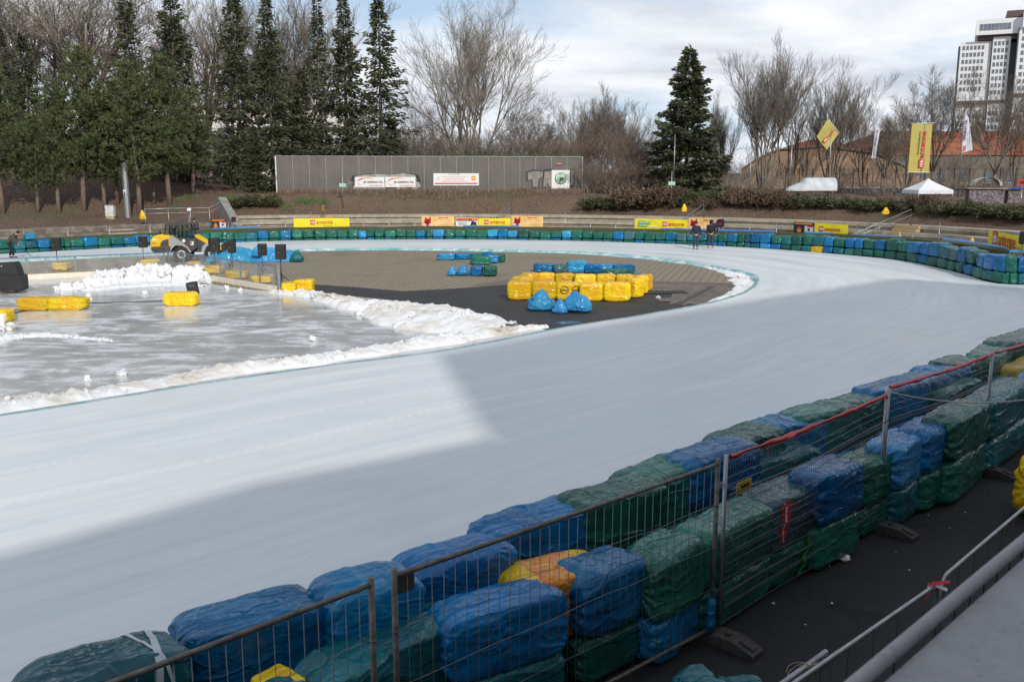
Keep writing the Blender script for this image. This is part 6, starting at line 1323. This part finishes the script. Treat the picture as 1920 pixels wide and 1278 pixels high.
for (px,Y,yt) in spots:
    p=B(px,Y); H=max(1.0,heightfor(px,yt,p)); s_=segname(px); cn2[s_]=cn2.get(s_,0)+1
    put('bare_shrub',SH[int(px)%3],p,H/5,px*1.3,'leafless brown shrub in the thicket '+s_,'shrub','leafless shrubs '+s_,1.1 if H>3 else 1.7)
# junipers and low bushes on the bank
def mound(seed,mat,n,tw_=False):
    r=random.Random(seed); V=[];Fc=[]; tb=MB()
    for b in range(30):
        a=r.random()*6.3; L=r.uniform(.5,1.25); e=r.uniform(.10,.75); tip=Vector((math.cos(a)*L*math.cos(e),math.sin(a)*L*math.cos(e)*.8,L*math.sin(e)*.72)); tb.path([Vector((0,0,-.05)),tip*.5+Vector((0,0,.06)),tip],[.03,.02,.008],3)
        for i in range(n):
            t_=r.uniform(.25,1.05); p=tip*t_+Vector((0,0,.05))+rv(r,.10); leafquad(V,Fc,p,tip.normalized()+rv(r,.6)+Vector((0,0,.25)),r.uniform(.09,.2),r.uniform(.03,.06),r)
    return [('stems',tb.mesh('stems',M['twig'])),('foliage',mesh_vf('foliage',V,Fc,mat))]
JU=[mound(1,M['juniper'],110),mound(2,M['juniper'],110)]; BU=[mound(3,M['brownleaf'],70)]
jl=[(438,386,1.2),(462,384,1.5),(490,384,1.6),(512,386,1.0),(1108,388,1.5),(1138,386,1.8),(1170,388,1.6),(1200,386,1.3),(1272,384,1.4),(1308,374,1.3),(1344,376,1.6),(1372,380,1.2),(1492,386,1.4),(1520,388,1.5),(1552,388,1.4),(1582,390,1.5),(1612,390,1.4),(1640,392,1.3),(1675,392,1.4),(1705,394,1.3),(1760,397,1.3),(1792,400,1.4),(1825,400,1.4),(1860,404,1.4),(1895,406,1.5),(1925,410,1.4)]
for i,(px,py,s_) in enumerate(jl):
    p=onhill(px,py,56,100); reg='left of the noise wall' if px<530 else 'right of the noise wall' if px<1240 else 'below the single spruce' if px<1400 else 'below the white boat' if px<1600 else 'below the tent' if px<1720 else 'at the right edge below the stall'
    jc=sum(1 for q in jl[:i+1] if (q[0]<530)==(px<530) and (('a' if q[0]<530 else 'b' if q[0]<1240 else 'c' if q[0]<1400 else 'd' if q[0]<1600 else 'e' if q[0]<1720 else 'f')==('a' if px<530 else 'b' if px<1240 else 'c' if px<1400 else 'd' if px<1600 else 'e' if px<1720 else 'f')))
    put('juniper_shrub',JU[i%2],p,s_*.8,px*.5,f'low spreading juniper, {ORD[jc-1]} from the left of those {reg}','shrub','junipers on the bank',1.15)
bl=[(1195,388,2.2),(1222,386,2.2),(1250,378,1.6),(1395,384,1.4),(1425,384,1.5),(1455,386,1.4),(1330,390,1.1),(1405,376,1.4),(1440,376,1.3),(1730,388,1.1)]
for i,(px,py,s_) in enumerate(bl):
    p=onhill(px,py,56,100); put('brown_bush',BU[0],p,s_,px*.5,f'dry brown bush on the bank, {ORD[i]} from the noise wall','shrub','dry brown bushes on the bank',1.1)
# dry stalks, pine litter and grass
r=random.Random(3); V=[];Fc=[]
for i in range(9000):
    px=r.uniform(525,1092); yb=r.uniform(362,393); 
    A=Rp(px,380,79.5+ r.random()*4.0); x,y=A.x,A.y; z=gz(x,y) if False else None
    V_=(x,y); spx=V_; V.append(V_)
arr=np.array(V); zz_=hz(arr[:,0],arr[:,1]); V=[]
for (x,y),z in zip(arr,zz_): leafquad(V,Fc,Vector((x,y,z-.03)),Vector((r.uniform(-.6,.6),r.uniform(-.5,.3),r.uniform(.3,1.2))),r.uniform(.12,.55),.028,r)
t=leafm('dry_stalks',(.08,.052,.032),(.17,.115,.075),(.30,.22,.15))
o=link('dry_undergrowth',mesh_vf('dry_undergrowth',V,Fc,t)); tag(o,'tangle of dry brown stalks on the bank below the noise wall','undergrowth',kind='stuff')
arr=np.array([( -r.uniform(14,46), r.uniform(58,100)) for _ in range(16000)]+[(r.uniform(6,34),r.uniform(58,82)) for _ in range(9000)]); zz_=hz(arr[:,0],arr[:,1]); V=[];Fc=[]
for (x,y),z in zip(arr,zz_):
    if z>1.2: leafquad(V,Fc,Vector((x,y,z-.02)),Vector((r.uniform(-1,1),r.uniform(-1,1),r.uniform(0,.5))),r.uniform(.06,.3),.03,r)
o=link('leaf_litter',mesh_vf('leaf_litter',V,Fc,leafm('litter_leaves',(.05,.03,.02),(.13,.08,.052),(.26,.18,.13)))); tag(o,'brown twigs and needles littering the banks under the trees','leaf litter',kind='stuff')
V=[];Fc=[]
for (px,py,w_,n) in ((575,378,22,900),(540,390,14,350),(608,378,12,300),(350,374,22,400),(330,392,18,300),(430,372,25,300)):
    c=onhill(px,py,60,100)
    for i in range(n):
        x=c.x+r.gauss(0,w_*c.y/1720*.5); y=c.y+r.gauss(0,.5); V.append(None) if False else leafquad(V,Fc,Vector((x,y,gz(x,y)-.02)) if i%4==0 else Vector((x,y,c.z+.19*(y-c.y))),Vector((r.uniform(-.5,.5),r.uniform(-.5,.5),1)),r.uniform(.08,.22),.025,r)
o=link('grass_tufts',mesh_vf('grass_tufts',V,Fc,leafm('green_grass',(.03,.09,.015),(.06,.16,.025),(.10,.20,.04)))); tag(o,'patches of fresh green grass on the bank left of the noise wall','grass',kind='stuff')
V=[];Fc=[]; A=Vector((WA.x,WA.y,0)); Bq=Vector((WB.x,WB.y,0))
for i in range(1500):
    t_=r.uniform(.52,.985); p=A.lerp(Bq,t_)+Vector((0,r.uniform(-.05,.3),zt+ .04 if False else 6.40+r.uniform(-.02,.12)*(1-abs(t_-.8)*2))); leafquad(V,Fc,p,Vector((r.uniform(-1,1),r.uniform(-1,.5),r.uniform(-.3,.8))),r.uniform(.06,.15),.07,r)
o=link('ivy',mesh_vf('ivy',V,Fc,bpy.data.materials['green_grass'])); tag(o,'strip of green ivy and moss along the top of the noise wall','ivy',kind='stuff')
# ================================================================ wheel loader
def pxz(mb,P,y0,y1,mi=0):
    n=len(P); mb.add([(x,y0,z) for x,z in P]+[(x,y1,z) for x,z in P],[list(range(n)),list(range(2*n-1,n-1,-1))]+[[i,n+i,n+(i+1)%n,(i+1)%n] for i in range(n)],mi)
K=.00316
Z_=lambda L:[((x-215)*K,(880-y)*K) for x,y in L]
rw=G(337,491.7,0); yaw=.16; lo=empty('wheel_loader',(rw.x-1.64*math.cos(yaw),rw.y-1.64*math.sin(yaw)+.75,0),yaw,'yellow and grey compact wheel loader parked behind the rink boards','wheel loader')
YEL=simple('loader_yellow',(.80,.50,.02),.35,0,.08,2); DG=simple('loader_dark_grey',(.055,.058,.062),.5,0,.2,4); LG=simple('loader_light_grey',(.34,.35,.36),.45,0,.1,3)
mb=MB(); pxz(mb,Z_([(215,608),(213,540),(228,480),(262,425),(310,402),(400,390),(555,402),(555,608)]),-.72,.72); h=mb.build('hood',YEL,lo); md=h.modifiers.new('b','BEVEL'); md.width=.07; md.segments=3; md.limit_method='ANGLE'
mb=MB(); pxz(mb,Z_([(385,592),(388,545),(425,492),(530,462),(530,592)]),-.735,-.70); mb.build('grille',DG,h)
mb=MB(); pxz(mb,Z_([(216,612),(556,612),(548,706),(270,706),(225,672)]),-.70,.70); q=mb.build('counterweight',DG,lo); md=q.modifiers.new('b','BEVEL'); md.width=.04; md.segments=2
mb=MB(); pxz(mb,Z_([(557,400),(600,408),(700,478),(790,556),(860,618),(908,706),(876,706),(830,628),(740,578),(640,582),(575,640),(549,706),(557,610)]),-.76,.76); mb.build('rear_fender',LG,lo)
mb=MB(); pxz(mb,Z_([(640,440),(985,468),(1005,622),(900,700),(780,560)]),-.70,.70); pxz(mb,Z_([(560,610),(1000,610),(990,712),(600,712)]),-.42,.42); mb.build('chassis',DG,lo)
mb=MB(); pxz(mb,Z_([(985,470),(1120,560),(1085,712),(975,712)]),-.45,.45); mb.build('front_frame',DG,lo)
mb=MB(); pxz(mb,Z_([(1072,706),(1098,605),(1150,552),(1240,548),(1236,586),(1170,606),(1122,706)]),-.74,.74); mb.build('front_fender',LG,lo)
mb=MB(); pxz(mb,Z_([(958,405),(1010,412),(1245,560),(1215,596),(1100,532),(958,442)]),-.30,-.16); pxz(mb,Z_([(958,405),(1010,412),(1245,560),(1215,596),(1100,532),(958,442)]),.16,.30); pxz(mb,Z_([(1225,555),(1440,660),(1430,700),(1205,600)]),-.30,.30); mb.build('loading_arm',YEL,lo)
mb=MB(); pxz(mb,Z_([(1430,570),(1482,536),(1600,540),(1590,556),(1490,556),(1452,600),(1450,690),(1612,690),(1612,706),(1432,706)]),-.85,.85); pxz(mb,Z_([(1432,570),(1600,541),(1612,704),(1432,704)]),-.87,-.85); pxz(mb,Z_([(1432,570),(1600,541),(1612,704),(1432,704)]),.85,.87); mb.build('bucket',M['black'],lo)
# cab
mb=MB()
for y in (-.62,.62):
    for a in (((462,398),(492,205)),((560,412),(606,205)),((695,452),(705,205))): (p,q)=Z_(a); mb.tube((p[0],y,p[1]),(q[0],y,q[1]),.035,n=6)
    P=Z_([(935,455),(925,380),(890,290),(830,215)]); mb.path([(x,y,z) for x,z in P],.04,6); P=Z_([(462,400),(560,412),(695,452),(935,458)]); mb.path([(x,y,z) for x,z in P],.035,6)
cb=mb.build('cab_frame',M['black'],lo)
mb=MB(); pxz(mb,Z_([(480,200),(600,188),(880,203),(892,222),(480,232)]),-.68,.68); mb.build('roof',DG,cb)
mb=MB()
for y in (-.60,.60):
    for P in ([(470,396),(495,228),(600,228),(560,408)],[(575,412),(612,228),(700,228),(695,446)],[(700,450),(708,228),(826,226),(888,300),(922,385),(930,452)]): mb.add([(x,y,z) for x,z in Z_(P)],[list(range(len(P)))])
P=Z_([(935,455),(925,380),(890,290),(830,220)]); mb.add([(x,-.6,z) for x,z in P]+[(x,.6,z) for x,z in P],[[i,i+1,i+5,i+4] for i in range(3)]); mb.build('glass',M['cabglass'],cb)
mb=MB(); mb.box((1.38,0,1.25),(.5,.5,.16),bev=.04); mb.box((1.18,0,1.55),(.14,.48,.6),bev=.04); mb.build('seat',M['black'],cb); mb=MB(); mb.path([(1.85+.02*math.cos(a),.19*math.cos(a),1.55+.19*math.sin(a)) for a in [k*PI/6 for k in range(13)]],.02,5); mb.tube((1.85,0,1.55),(2.05,0,1.2),.03); mb.build('steering_wheel',M['black'],cb)
for (px_,s) in ((1.64,-1),(1.64,1),(3.32,-1),(3.32,1)):
    w_=empty('wheel',(px_,.60*s,.45)); w_.parent=lo; mb=MB(); prof_=[(.24,-.13),(.40,-.15),(.445,-.09),(.45,0),(.445,.09),(.40,.15),(.24,.13)]; n=28; vs=[(r_*math.cos(2*PI*i/n),y,r_*math.sin(2*PI*i/n)) for i in range(n) for r_,y in prof_]; mb.add(vs,[[i*7+k,i*7+k+1,((i+1)%n)*7+k+1,((i+1)%n)*7+k] for i in range(n) for k in range(6)],0,True)
    for i in range(n): a=2*PI*i/n; mb.box((.45*math.cos(a),.06*(1 if i%2 else -1),.45*math.sin(a)),(.05,.12,.05),M=Matrix.Rotation(-a,4,'Y'))
    mb.build('tyre',M['rubber'],w_); mb=MB(); mb.tube((0,-.12,0),(0,.12,0),.245,n=22); mb.tube((0,-.15*1,0),(0,.15,0),.09,n=12,mi=1); mb.tube((0,-.125,0),(0,.125,0),.15,n=16,mi=1); mb.build('rim',[simple('rim_paint',(.50,.48,.44),.5,0,.1),DG],w_)
mb=MB(); q=Z_([(785,500)])[0]; mb.tube((q[0],-.705,q[1]),(q[0],-.715,q[1]),.09,n=16); mb.build('round_sticker',M['white'],lo); mb=MB(); q=Z_([(925,545)])[0]; mb.box((q[0],-.71,q[1]),(.17,.015,.21)); mb.build('red_sticker',M['white'],lo); mb=MB(); mb.box((q[0]-.03,-.72,q[1]+.02),(.08,.015,.13)); mb.build('red_mark',M['red'],lo)
q=Z_([(300,478)])[0]; mb=MB(); mb.box((q[0],-.73,q[1]),(.22,.02,.09)); mb.build('badge',M['white'],lo)
textmesh('lettering','8045',.1,DG,lo,(Z_([(275,540)])[0][0],-.735,Z_([(275,540)])[0][1]),width=.22,height=.06); 
mb=MB(); mb.tube((.35,.3,1.5),(.35,.3,1.72),.05,n=8); mb.build('exhaust',M['black'],lo); mb=MB(); mb.box((.30,-.6,1.50),(.10,.08,.14)); mb.build('tail_lamp',M['black'],lo)
# ================================================================ rink boards
def boards(A,B,zA,zB,posts,lab):
    d=B-A; L=d.length; o=empty('rink_boards',(A.x,A.y,0),math.atan2(d.y,d.x),lab,'rink boards','rink boards with clear panels'); H=(zA+zB)/2
    mb=MB(); mb.box((L/2,0,.14),(L,.05,.26)); mb.box((L/2,-.01,.055),(L,.055,.012)); mb.build('kickboard',M['offwhite'],o)
    mb=MB(); mb.box((L/2,0,H),(L,.07,.05)); mb.build('top_rail',simple('blue_grey_rail',(.16,.22,.29),.5,.3),o); mb=MB(); mb.box((L/2,.05,.62),(L,.03,.03)); mb.build('middle_rail',M['galv'],o)
    for t_ in posts: mb=MB(); mb.box((L*t_,.06,H/2),(.07,.06,H)); mb.build('post',M['galv'],o)
    mb=MB(); mb.add([(0,0,.27),(L,0,.27),(L,0,H-.025),(0,0,H-.025)],[[0,1,2,3]]); mb.build('clear_panel',M['glass'],o)
W0=G(-140,534,0); Wc=G(314,513,0); We=G(519,548,0)
hh=lambda px,py,P:Rp(px,py,P.y).z
boards(W0,Wc,hh(45,484.5,G(45,526,0)),hh(314,473,Wc),(.02,.2,.40,.60,.80,.99),'left-hand rink boards with cream kickboard and scratched clear panels')
boards(Wc,We,hh(314,474,Wc),hh(519,495,We),(.01,.17,.35,.52,.70,.86,.985),'right-hand rink boards ending at the free end post')
mb=MB(); p=We; mb.box((p.x+.12,p.y+.02,.56),(.10,.10,1.12)); tag(mb.build('end_post',M['galv']),'double steel end post of the rink boards beside the yellow bale','post')
# speakers
def speaker(px,yt,yb,base,w_,lab,yaw=0,double=False):
    p=G(px,base,0); s=p.y/1720; top=Rp(px,yt,p.y).z; bot=Rp(px,yb,p.y).z; W_=w_*s
    st=empty('speaker_stand',(p.x,p.y,0),yaw,'tripod under the '+lab.replace(' on a stand',''),'stand','speaker stands behind the rink boards'); mb=MB(); mb.tube((0,0,.05),(0,0,bot),.022,n=6); mb.build('pole',M['black'],st)
    for k in range(3): a=k*2.094+.3; mb=MB(); mb.tube((0,0,.45),(.38*math.cos(a),.38*math.sin(a),.02),.014,n=5); mb.build('leg',M['black'],st)
    o=empty('loudspeaker',(p.x,p.y,bot),yaw,lab,'loudspeaker','black loudspeakers on stands'); H=top-bot; mb=MB(); 
    poly=[(-W_/2,.16),(-W_*.38,-.16),(W_*.30,-.18),(W_/2,-.10),(W_/2,.16)]; mb.prism(poly,0,H); c=mb.build('cabinet',M['blackpl'],o); md=c.modifiers.new('b','BEVEL'); md.width=.015; md.segments=2
    mb=MB(); mb.box((0,-.178,H*.62),(W_*.34,.02,.07)); mb.build('handle',M['black'],o); mb=MB(); mb.box((-W_*.12,-.185,H*.45),(.06,.01,.035)); mb.build('badge',simple('badge_grey',(.22,.22,.22),.4),o)
speaker(109,446,469,507,17,'black loudspeaker on a stand at the left boards, next to the sweeping man')
speaker(270,443,464,497,16,'black loudspeaker on a stand directly left of the wheel loader')
speaker(404,446,472,500,20,'bigger black loudspeaker in front of the loader bucket',.5); speaker(436,451,474,503,15,'black loudspeaker on a stand right of the loader bucket')
speaker(493,457,479,513,17,'black loudspeaker in front of the blue plastic heap'); speaker(528,458,486,530,21,'black loudspeaker on the stand beside the free end of the boards',.1)
# stacked monitors on a pallet
p=G(22,547,0); o=empty('pallet',(p.x,p.y+.3,0.018),.12,'wooden pallet under the stacked speakers on the rink ice','pallet'); mb=MB()
for k in range(5): mb.box((-.55+k*.0,-.36+.18*k,.125),(1.75,.12,.022))
mb.build('deck_boards',M['wood'],o); mb=MB()
for x in (-1.3,-.55,.2):
    for y in (-.36,0,.36): mb.box((x,y,.057),(.14,.12,.11))
mb.build('blocks',simple('pallet_blocks',(.30,.17,.10),.85),o); mb=MB(); mb.box((-.55,-.42,.012),(1.75,.08,.02)); mb.build('runner',M['wood'],o)
p=G(18,545,.15); o=empty('subwoofer',(p.x-.05,p.y+.35,.155),.12,'large black speaker box standing on the pallet','loudspeaker'); mb=MB(); mb.box((0,0,.31),(1.05,.65,.62),bev=.02); mb.build('cabinet',M['blackpl'],o); mb=MB(); mb.box((0,-.33,.31),(.95,.02,.52)); mb.build('grille',M['black'],o)
o=empty('stage_monitor',(p.x-.15,p.y+.38,.785),.05,'wedge-shaped black speaker lying on top of the large box','loudspeaker'); mb=MB(); pxz(mb,[(-.55,0),(.48,0),(.42,.30),(.33,.53),(-.55,.48)],-.28,.28); mb.build('cabinet',M['blackpl'],o); mb=MB(); mb.box((-.15,-.285,.38),(.05,.01,.035)); mb.build('badge',M['white'],o)
p=G(346,558,0); o=empty('stage_monitor',(p.x,p.y+1.0,.0),.1,'small black monitor speaker behind the single yellow bale on the ice','loudspeaker'); mb=MB(); mb.box((0,0,.26),(.42,.30,.52),bev=.02,M=Matrix.Rotation(-.15,4,'Y')); mb.build('cabinet',M['blackpl'],o); mb=MB(); mb.box((.0,-.165,.38),(.24,.01,.08)); mb.build('connector_panel',simple('panel_grey',(.10,.11,.11),.4),o)
mb=MB(); pts=[G(x,y,.03) for x,y in ((-30,596),(12,591),(40,584),(90,573),(130,569),(160,569),(190,567),(240,566),(304,564))]; mb.path(catmull(pts,5),.016,5); tag(mb.build('cable',M['black']),'thin black cable lying across the wet rink ice between the yellow bales','cable')
# ================================================================ people
def skin(name,pts,edges,mat,parent,sub=2):
    me=bpy.data.meshes.new(name); me.from_pydata([p[:3] for p in pts],edges,[]); ob=bpy.data.objects.new(name,me); col.objects.link(ob); m=ob.modifiers.new('s','SKIN'); m.use_smooth_shade=True; ob.modifiers.new('u','SUBSURF').levels=sub; ob.modifiers['u'].render_levels=sub
    for i,p in enumerate(pts):
        r_=p[3]; me.skin_vertices[0].data[i].radius=(r_,p[4] if len(p)>4 else r_); me.skin_vertices[0].data[i].use_root=(i==0)
    dg=bpy.context.evaluated_depsgraph_get(); dg.update(); m2=bpy.data.meshes.new_from_object(ob.evaluated_get(dg)); bpy.data.objects.remove(ob); m2.materials.clear(); m2.materials.append(mat); m2.name=name
    for p in m2.polygons: p.use_smooth=True
    return link(name,m2,parent)
SKN=simple('skin',(.52,.30,.22),.55,0,.08,8); 
def person(lab,pos,rz,J,cols,hood=False,s=1,group=None):
    # J: joint positions, figure faces +y
    o=empty('person',pos,rz,lab,'person',group,s=s); A=lambda n,r,r2=None:(*J[n],r,r2 or r)
    hd=Vector(J['head']); nk=Vector(J['neck']); up=(hd-nk).normalized()
    pts=[A('hip',.10,.08),A('waist',.09,.07),A('chest',.12,.08),A('neck',.055),(*(hd-up*.04),.078,.09),(*(hd+up*.06),.080,.095),(*(hd+up*.12),.05,.06)]; e=[(0,1),(1,2),(2,3),(3,4),(4,5),(5,6)]
    for sd in ('l','r'):
        b=len(pts); pts+=[A('sh'+sd,.055),A('el'+sd,.042),A('wr'+sd,.028)]; e+=[(2,b),(b,b+1),(b+1,b+2)]
        w_=Vector(J['wr'+sd]); d=(w_-Vector(J['el'+sd])).normalized(); pm=w_+d*.07; pts.append((*pm,.036,.018)); e.append((b+2,b+3)); sx_=1 if sd=='r' else -1
        for k in range(4): q=pm+d*(.055+.03*(1-abs(k-1.4)*.5))+Vector((0,(-1.5+k)*.018,0))+Vector((-sx_*.012,0,0)); m_=pm+d*.03+Vector((0,(-1.5+k)*.018,0)); i=len(pts); pts+=[(*m_,.009),(*q,.008)]; e+=[(b+3,i),(i,i+1)]
        i=len(pts); pts+=[(*(w_+d*.045+Vector((0,.035,0))),.010),(*(w_+d*.085+Vector((0,.045,0))),.008)]; e+=[(b+2,i),(i,i+1)]
        b=len(pts); pts+=[A('th'+sd,.088),A('kn'+sd,.058),A('an'+sd,.040),(*(Vector(J['an'+sd])+Vector((0,.14,-.06))),.035)]; e+=[(0,b),(b,b+1),(b+1,b+2),(b+2,b+3)]
    body=skin('body',pts,e,SKN,o)
    # clothes
    jk=[(J['hip'][0],J['hip'][1],J['hip'][2]-.02,.150,.125),A('waist',.175,.14),A('chest',.195,.15),(*nk,.085)]; je=[(0,1),(1,2),(2,3)]
    for sd in ('l','r'): b=len(jk); jk+=[A('sh'+sd,.085),A('el'+sd,.068),A('wr'+sd,.050)]; je+=[(2,b),(b,b+1),(b+1,b+2)]
    skin('jacket',jk,je,cols[0],o)
    tr=[(*(Vector(J['hip'])+Vector((0,0,.04))),.138,.115)]; te=[]
    for sd in ('l','r'): b=len(tr); tr+=[A('th'+sd,.105),A('kn'+sd,.078),(*(Vector(J['an'+sd])+Vector((0,0,.03))),.068)]; te+=[(0,b),(b,b+1),(b+1,b+2)]
    skin('trousers',tr,te,cols[1],o)
    for sd in ('l','r'):
        a=Vector(J['an'+sd]); mb=MB(); mb.sphere(a+Vector((0,.06,-.045)),.09,12,8,0,(.58,1.6,.55)); mb.build('shoe',cols[2],o)
    mb=MB(); hc=hd+up*(.035 if not hood else .0); mb.sphere(hc+Vector((0,-.022 if not hood else -.015,.035)),.112 if not hood else .138,14,10,0,(.86,.98,.92 if not hood else 1.15))
    mb.build('hood' if hood else 'hair',cols[3],o)
    fw=up.cross(Vector((1,0,0))).normalized()*-1
    mb=MB(); c=hd+fw*.088; mb.sphere(c-up*.0,.018,8,6,0,(.8,1.2,1.2)); mb.build('nose',SKN,body)
    for k in (-1,1): mb=MB(); mb.sphere(hd+Vector((k*.031,0,0))+fw*.078+up*.02,.012,8,6); mb.build('eye',M['ink'],body)
    for k in (-1,1): mb=MB(); mb.sphere(hd+Vector((k*.082,0,0)),.026,8,6,0,(.4,.7,1.1)); mb.build('ear',SKN,body)
    mb=MB(); mb.box(hd+fw*.086-up*.045,(.045,.008,.010)); mb.build('mouth',M['red'],body)
    return o
def walkJ(st=.10,sw=.12,arm=.30,w_=.20,bend=0):
    return dict(hip=(0,0,.93),waist=(0,.0,1.10),chest=(0,.01,1.33),neck=(0,.03,1.50),head=(0,.05,1.63),shl=(-w_,0,1.42),shr=(w_,0,1.42),ell=(-arm*.92,-.03,1.14),elr=(arm*.92,.0,1.14),wrl=(-arm,.06,.90),wrr=(arm,.08,.88),thl=(-.09,.0,.86),thr=(.09,.0,.86),knl=(-.10,st*.5,.50),knr=(.10,-st*.3,.50),anl=(-.10,st,.10),anr=(.10,-st,.10))
NV=simple('navy_cloth',(.012,.017,.040),.8,0,.3,9); JN=simple('dark_denim',(.028,.042,.075),.85,0,.3,9); BK=simple('black_cloth',(.010,.010,.011),.85,0,.3,9); HB=simple('dark_hair',(.02,.014,.01),.8); ORS=simple('orange_shoes',(.75,.13,.04),.5); GT=simple('green_trousers',(.06,.20,.15),.8,0,.3,9); BRJ=simple('brown_grey_jacket',(.085,.062,.055),.85,0,.2,9)
p=G(1304,467,ZI); person('man in navy jacket and jeans walking away on the ice',(p.x,p.y,ZI-.0),-.1,walkJ(),[NV,JN,BK,HB],s=1.0,group='people walking on the ice')
p=G(1332,465.5,ZI); person('man in black hooded jacket and orange shoes walking on the ice',(p.x,p.y,ZI),.05,walkJ(.16,w_=.24,arm=.27),[BK,JN,ORS,BK],hood=True,s=1.02,group='people walking on the ice')
p=G(1336,459.5,ZI); person('person in navy jacket and green trousers half hidden behind the man in black',(p.x,p.y,ZI),.1,walkJ(.12,arm=.33),[NV,GT,BK,M['tarp']],s=.98,group='people walking on the ice')
# sweeping man, bent over, facing right
Jb=dict(hip=(0,-.08,.92),waist=(0,.02,1.08),chest=(0,.20,1.27),neck=(0,.36,1.38),head=(0,.47,1.42),shl=(-.18,.24,1.32),shr=(.18,.24,1.32),ell=(-.24,.30,1.04),elr=(.24,.30,1.02),wrl=(-.10,.34,.82),wrr=(.14,.42,.80),thl=(-.09,-.05,.86),thr=(.09,-.05,.86),knl=(-.10,-.02,.50),knr=(.10,.10,.50),anl=(-.10,-.12,.10),anr=(.10,.16,.10))
p=G(22,484,ZI); person('bent man in brown jacket sweeping the ice at the far left',(p.x,p.y,ZI),-PI/2+.15,Jb,[BRJ,BK,BK,BK],s=1.0)
mb=MB(); a=p+Vector((.38,-.12,.80)); b=p+Vector((1.25,-.05,.06)); mb.tube(a-(b-a)*.12,b,.014,n=6); o=mb.build('squeegee',M['black']); tag(o,'long-handled squeegee with a turquoise blade held by the bent man','squeegee'); mb=MB(); mb.box((b.x+.1,b.y,b.z+.03),(.55,.06,.09)); mb.build('blade',simple('turquoise_blade',(.12,.45,.50),.5),o)
# seated worker on the old terrace
Js=dict(hip=(0,0,.50),waist=(0,.02,.66),chest=(0,.08,.88),neck=(0,.16,1.04),head=(0,.22,1.15),shl=(-.18,.08,.96),shr=(.18,.08,.96),ell=(-.24,.2,.72),elr=(.24,.2,.72),wrl=(-.10,.38,.60),wrr=(.10,.38,.60),thl=(-.09,.06,.48),thr=(.09,.06,.48),knl=(-.12,.42,.50),knr=(.12,.42,.50),anl=(-.12,.44,.10),anr=(.12,.44,.10))
a,an,_=arc(371,3.9,0); z=Rp(371,432,a.y).z; person('person in dark check jacket sitting on the old terrace behind the loader',(a.x,a.y,.40-.02),1.2,Js,[simple('check_jacket',(.05,.05,.065),.8,0,.9,14),BK,BK,HB])
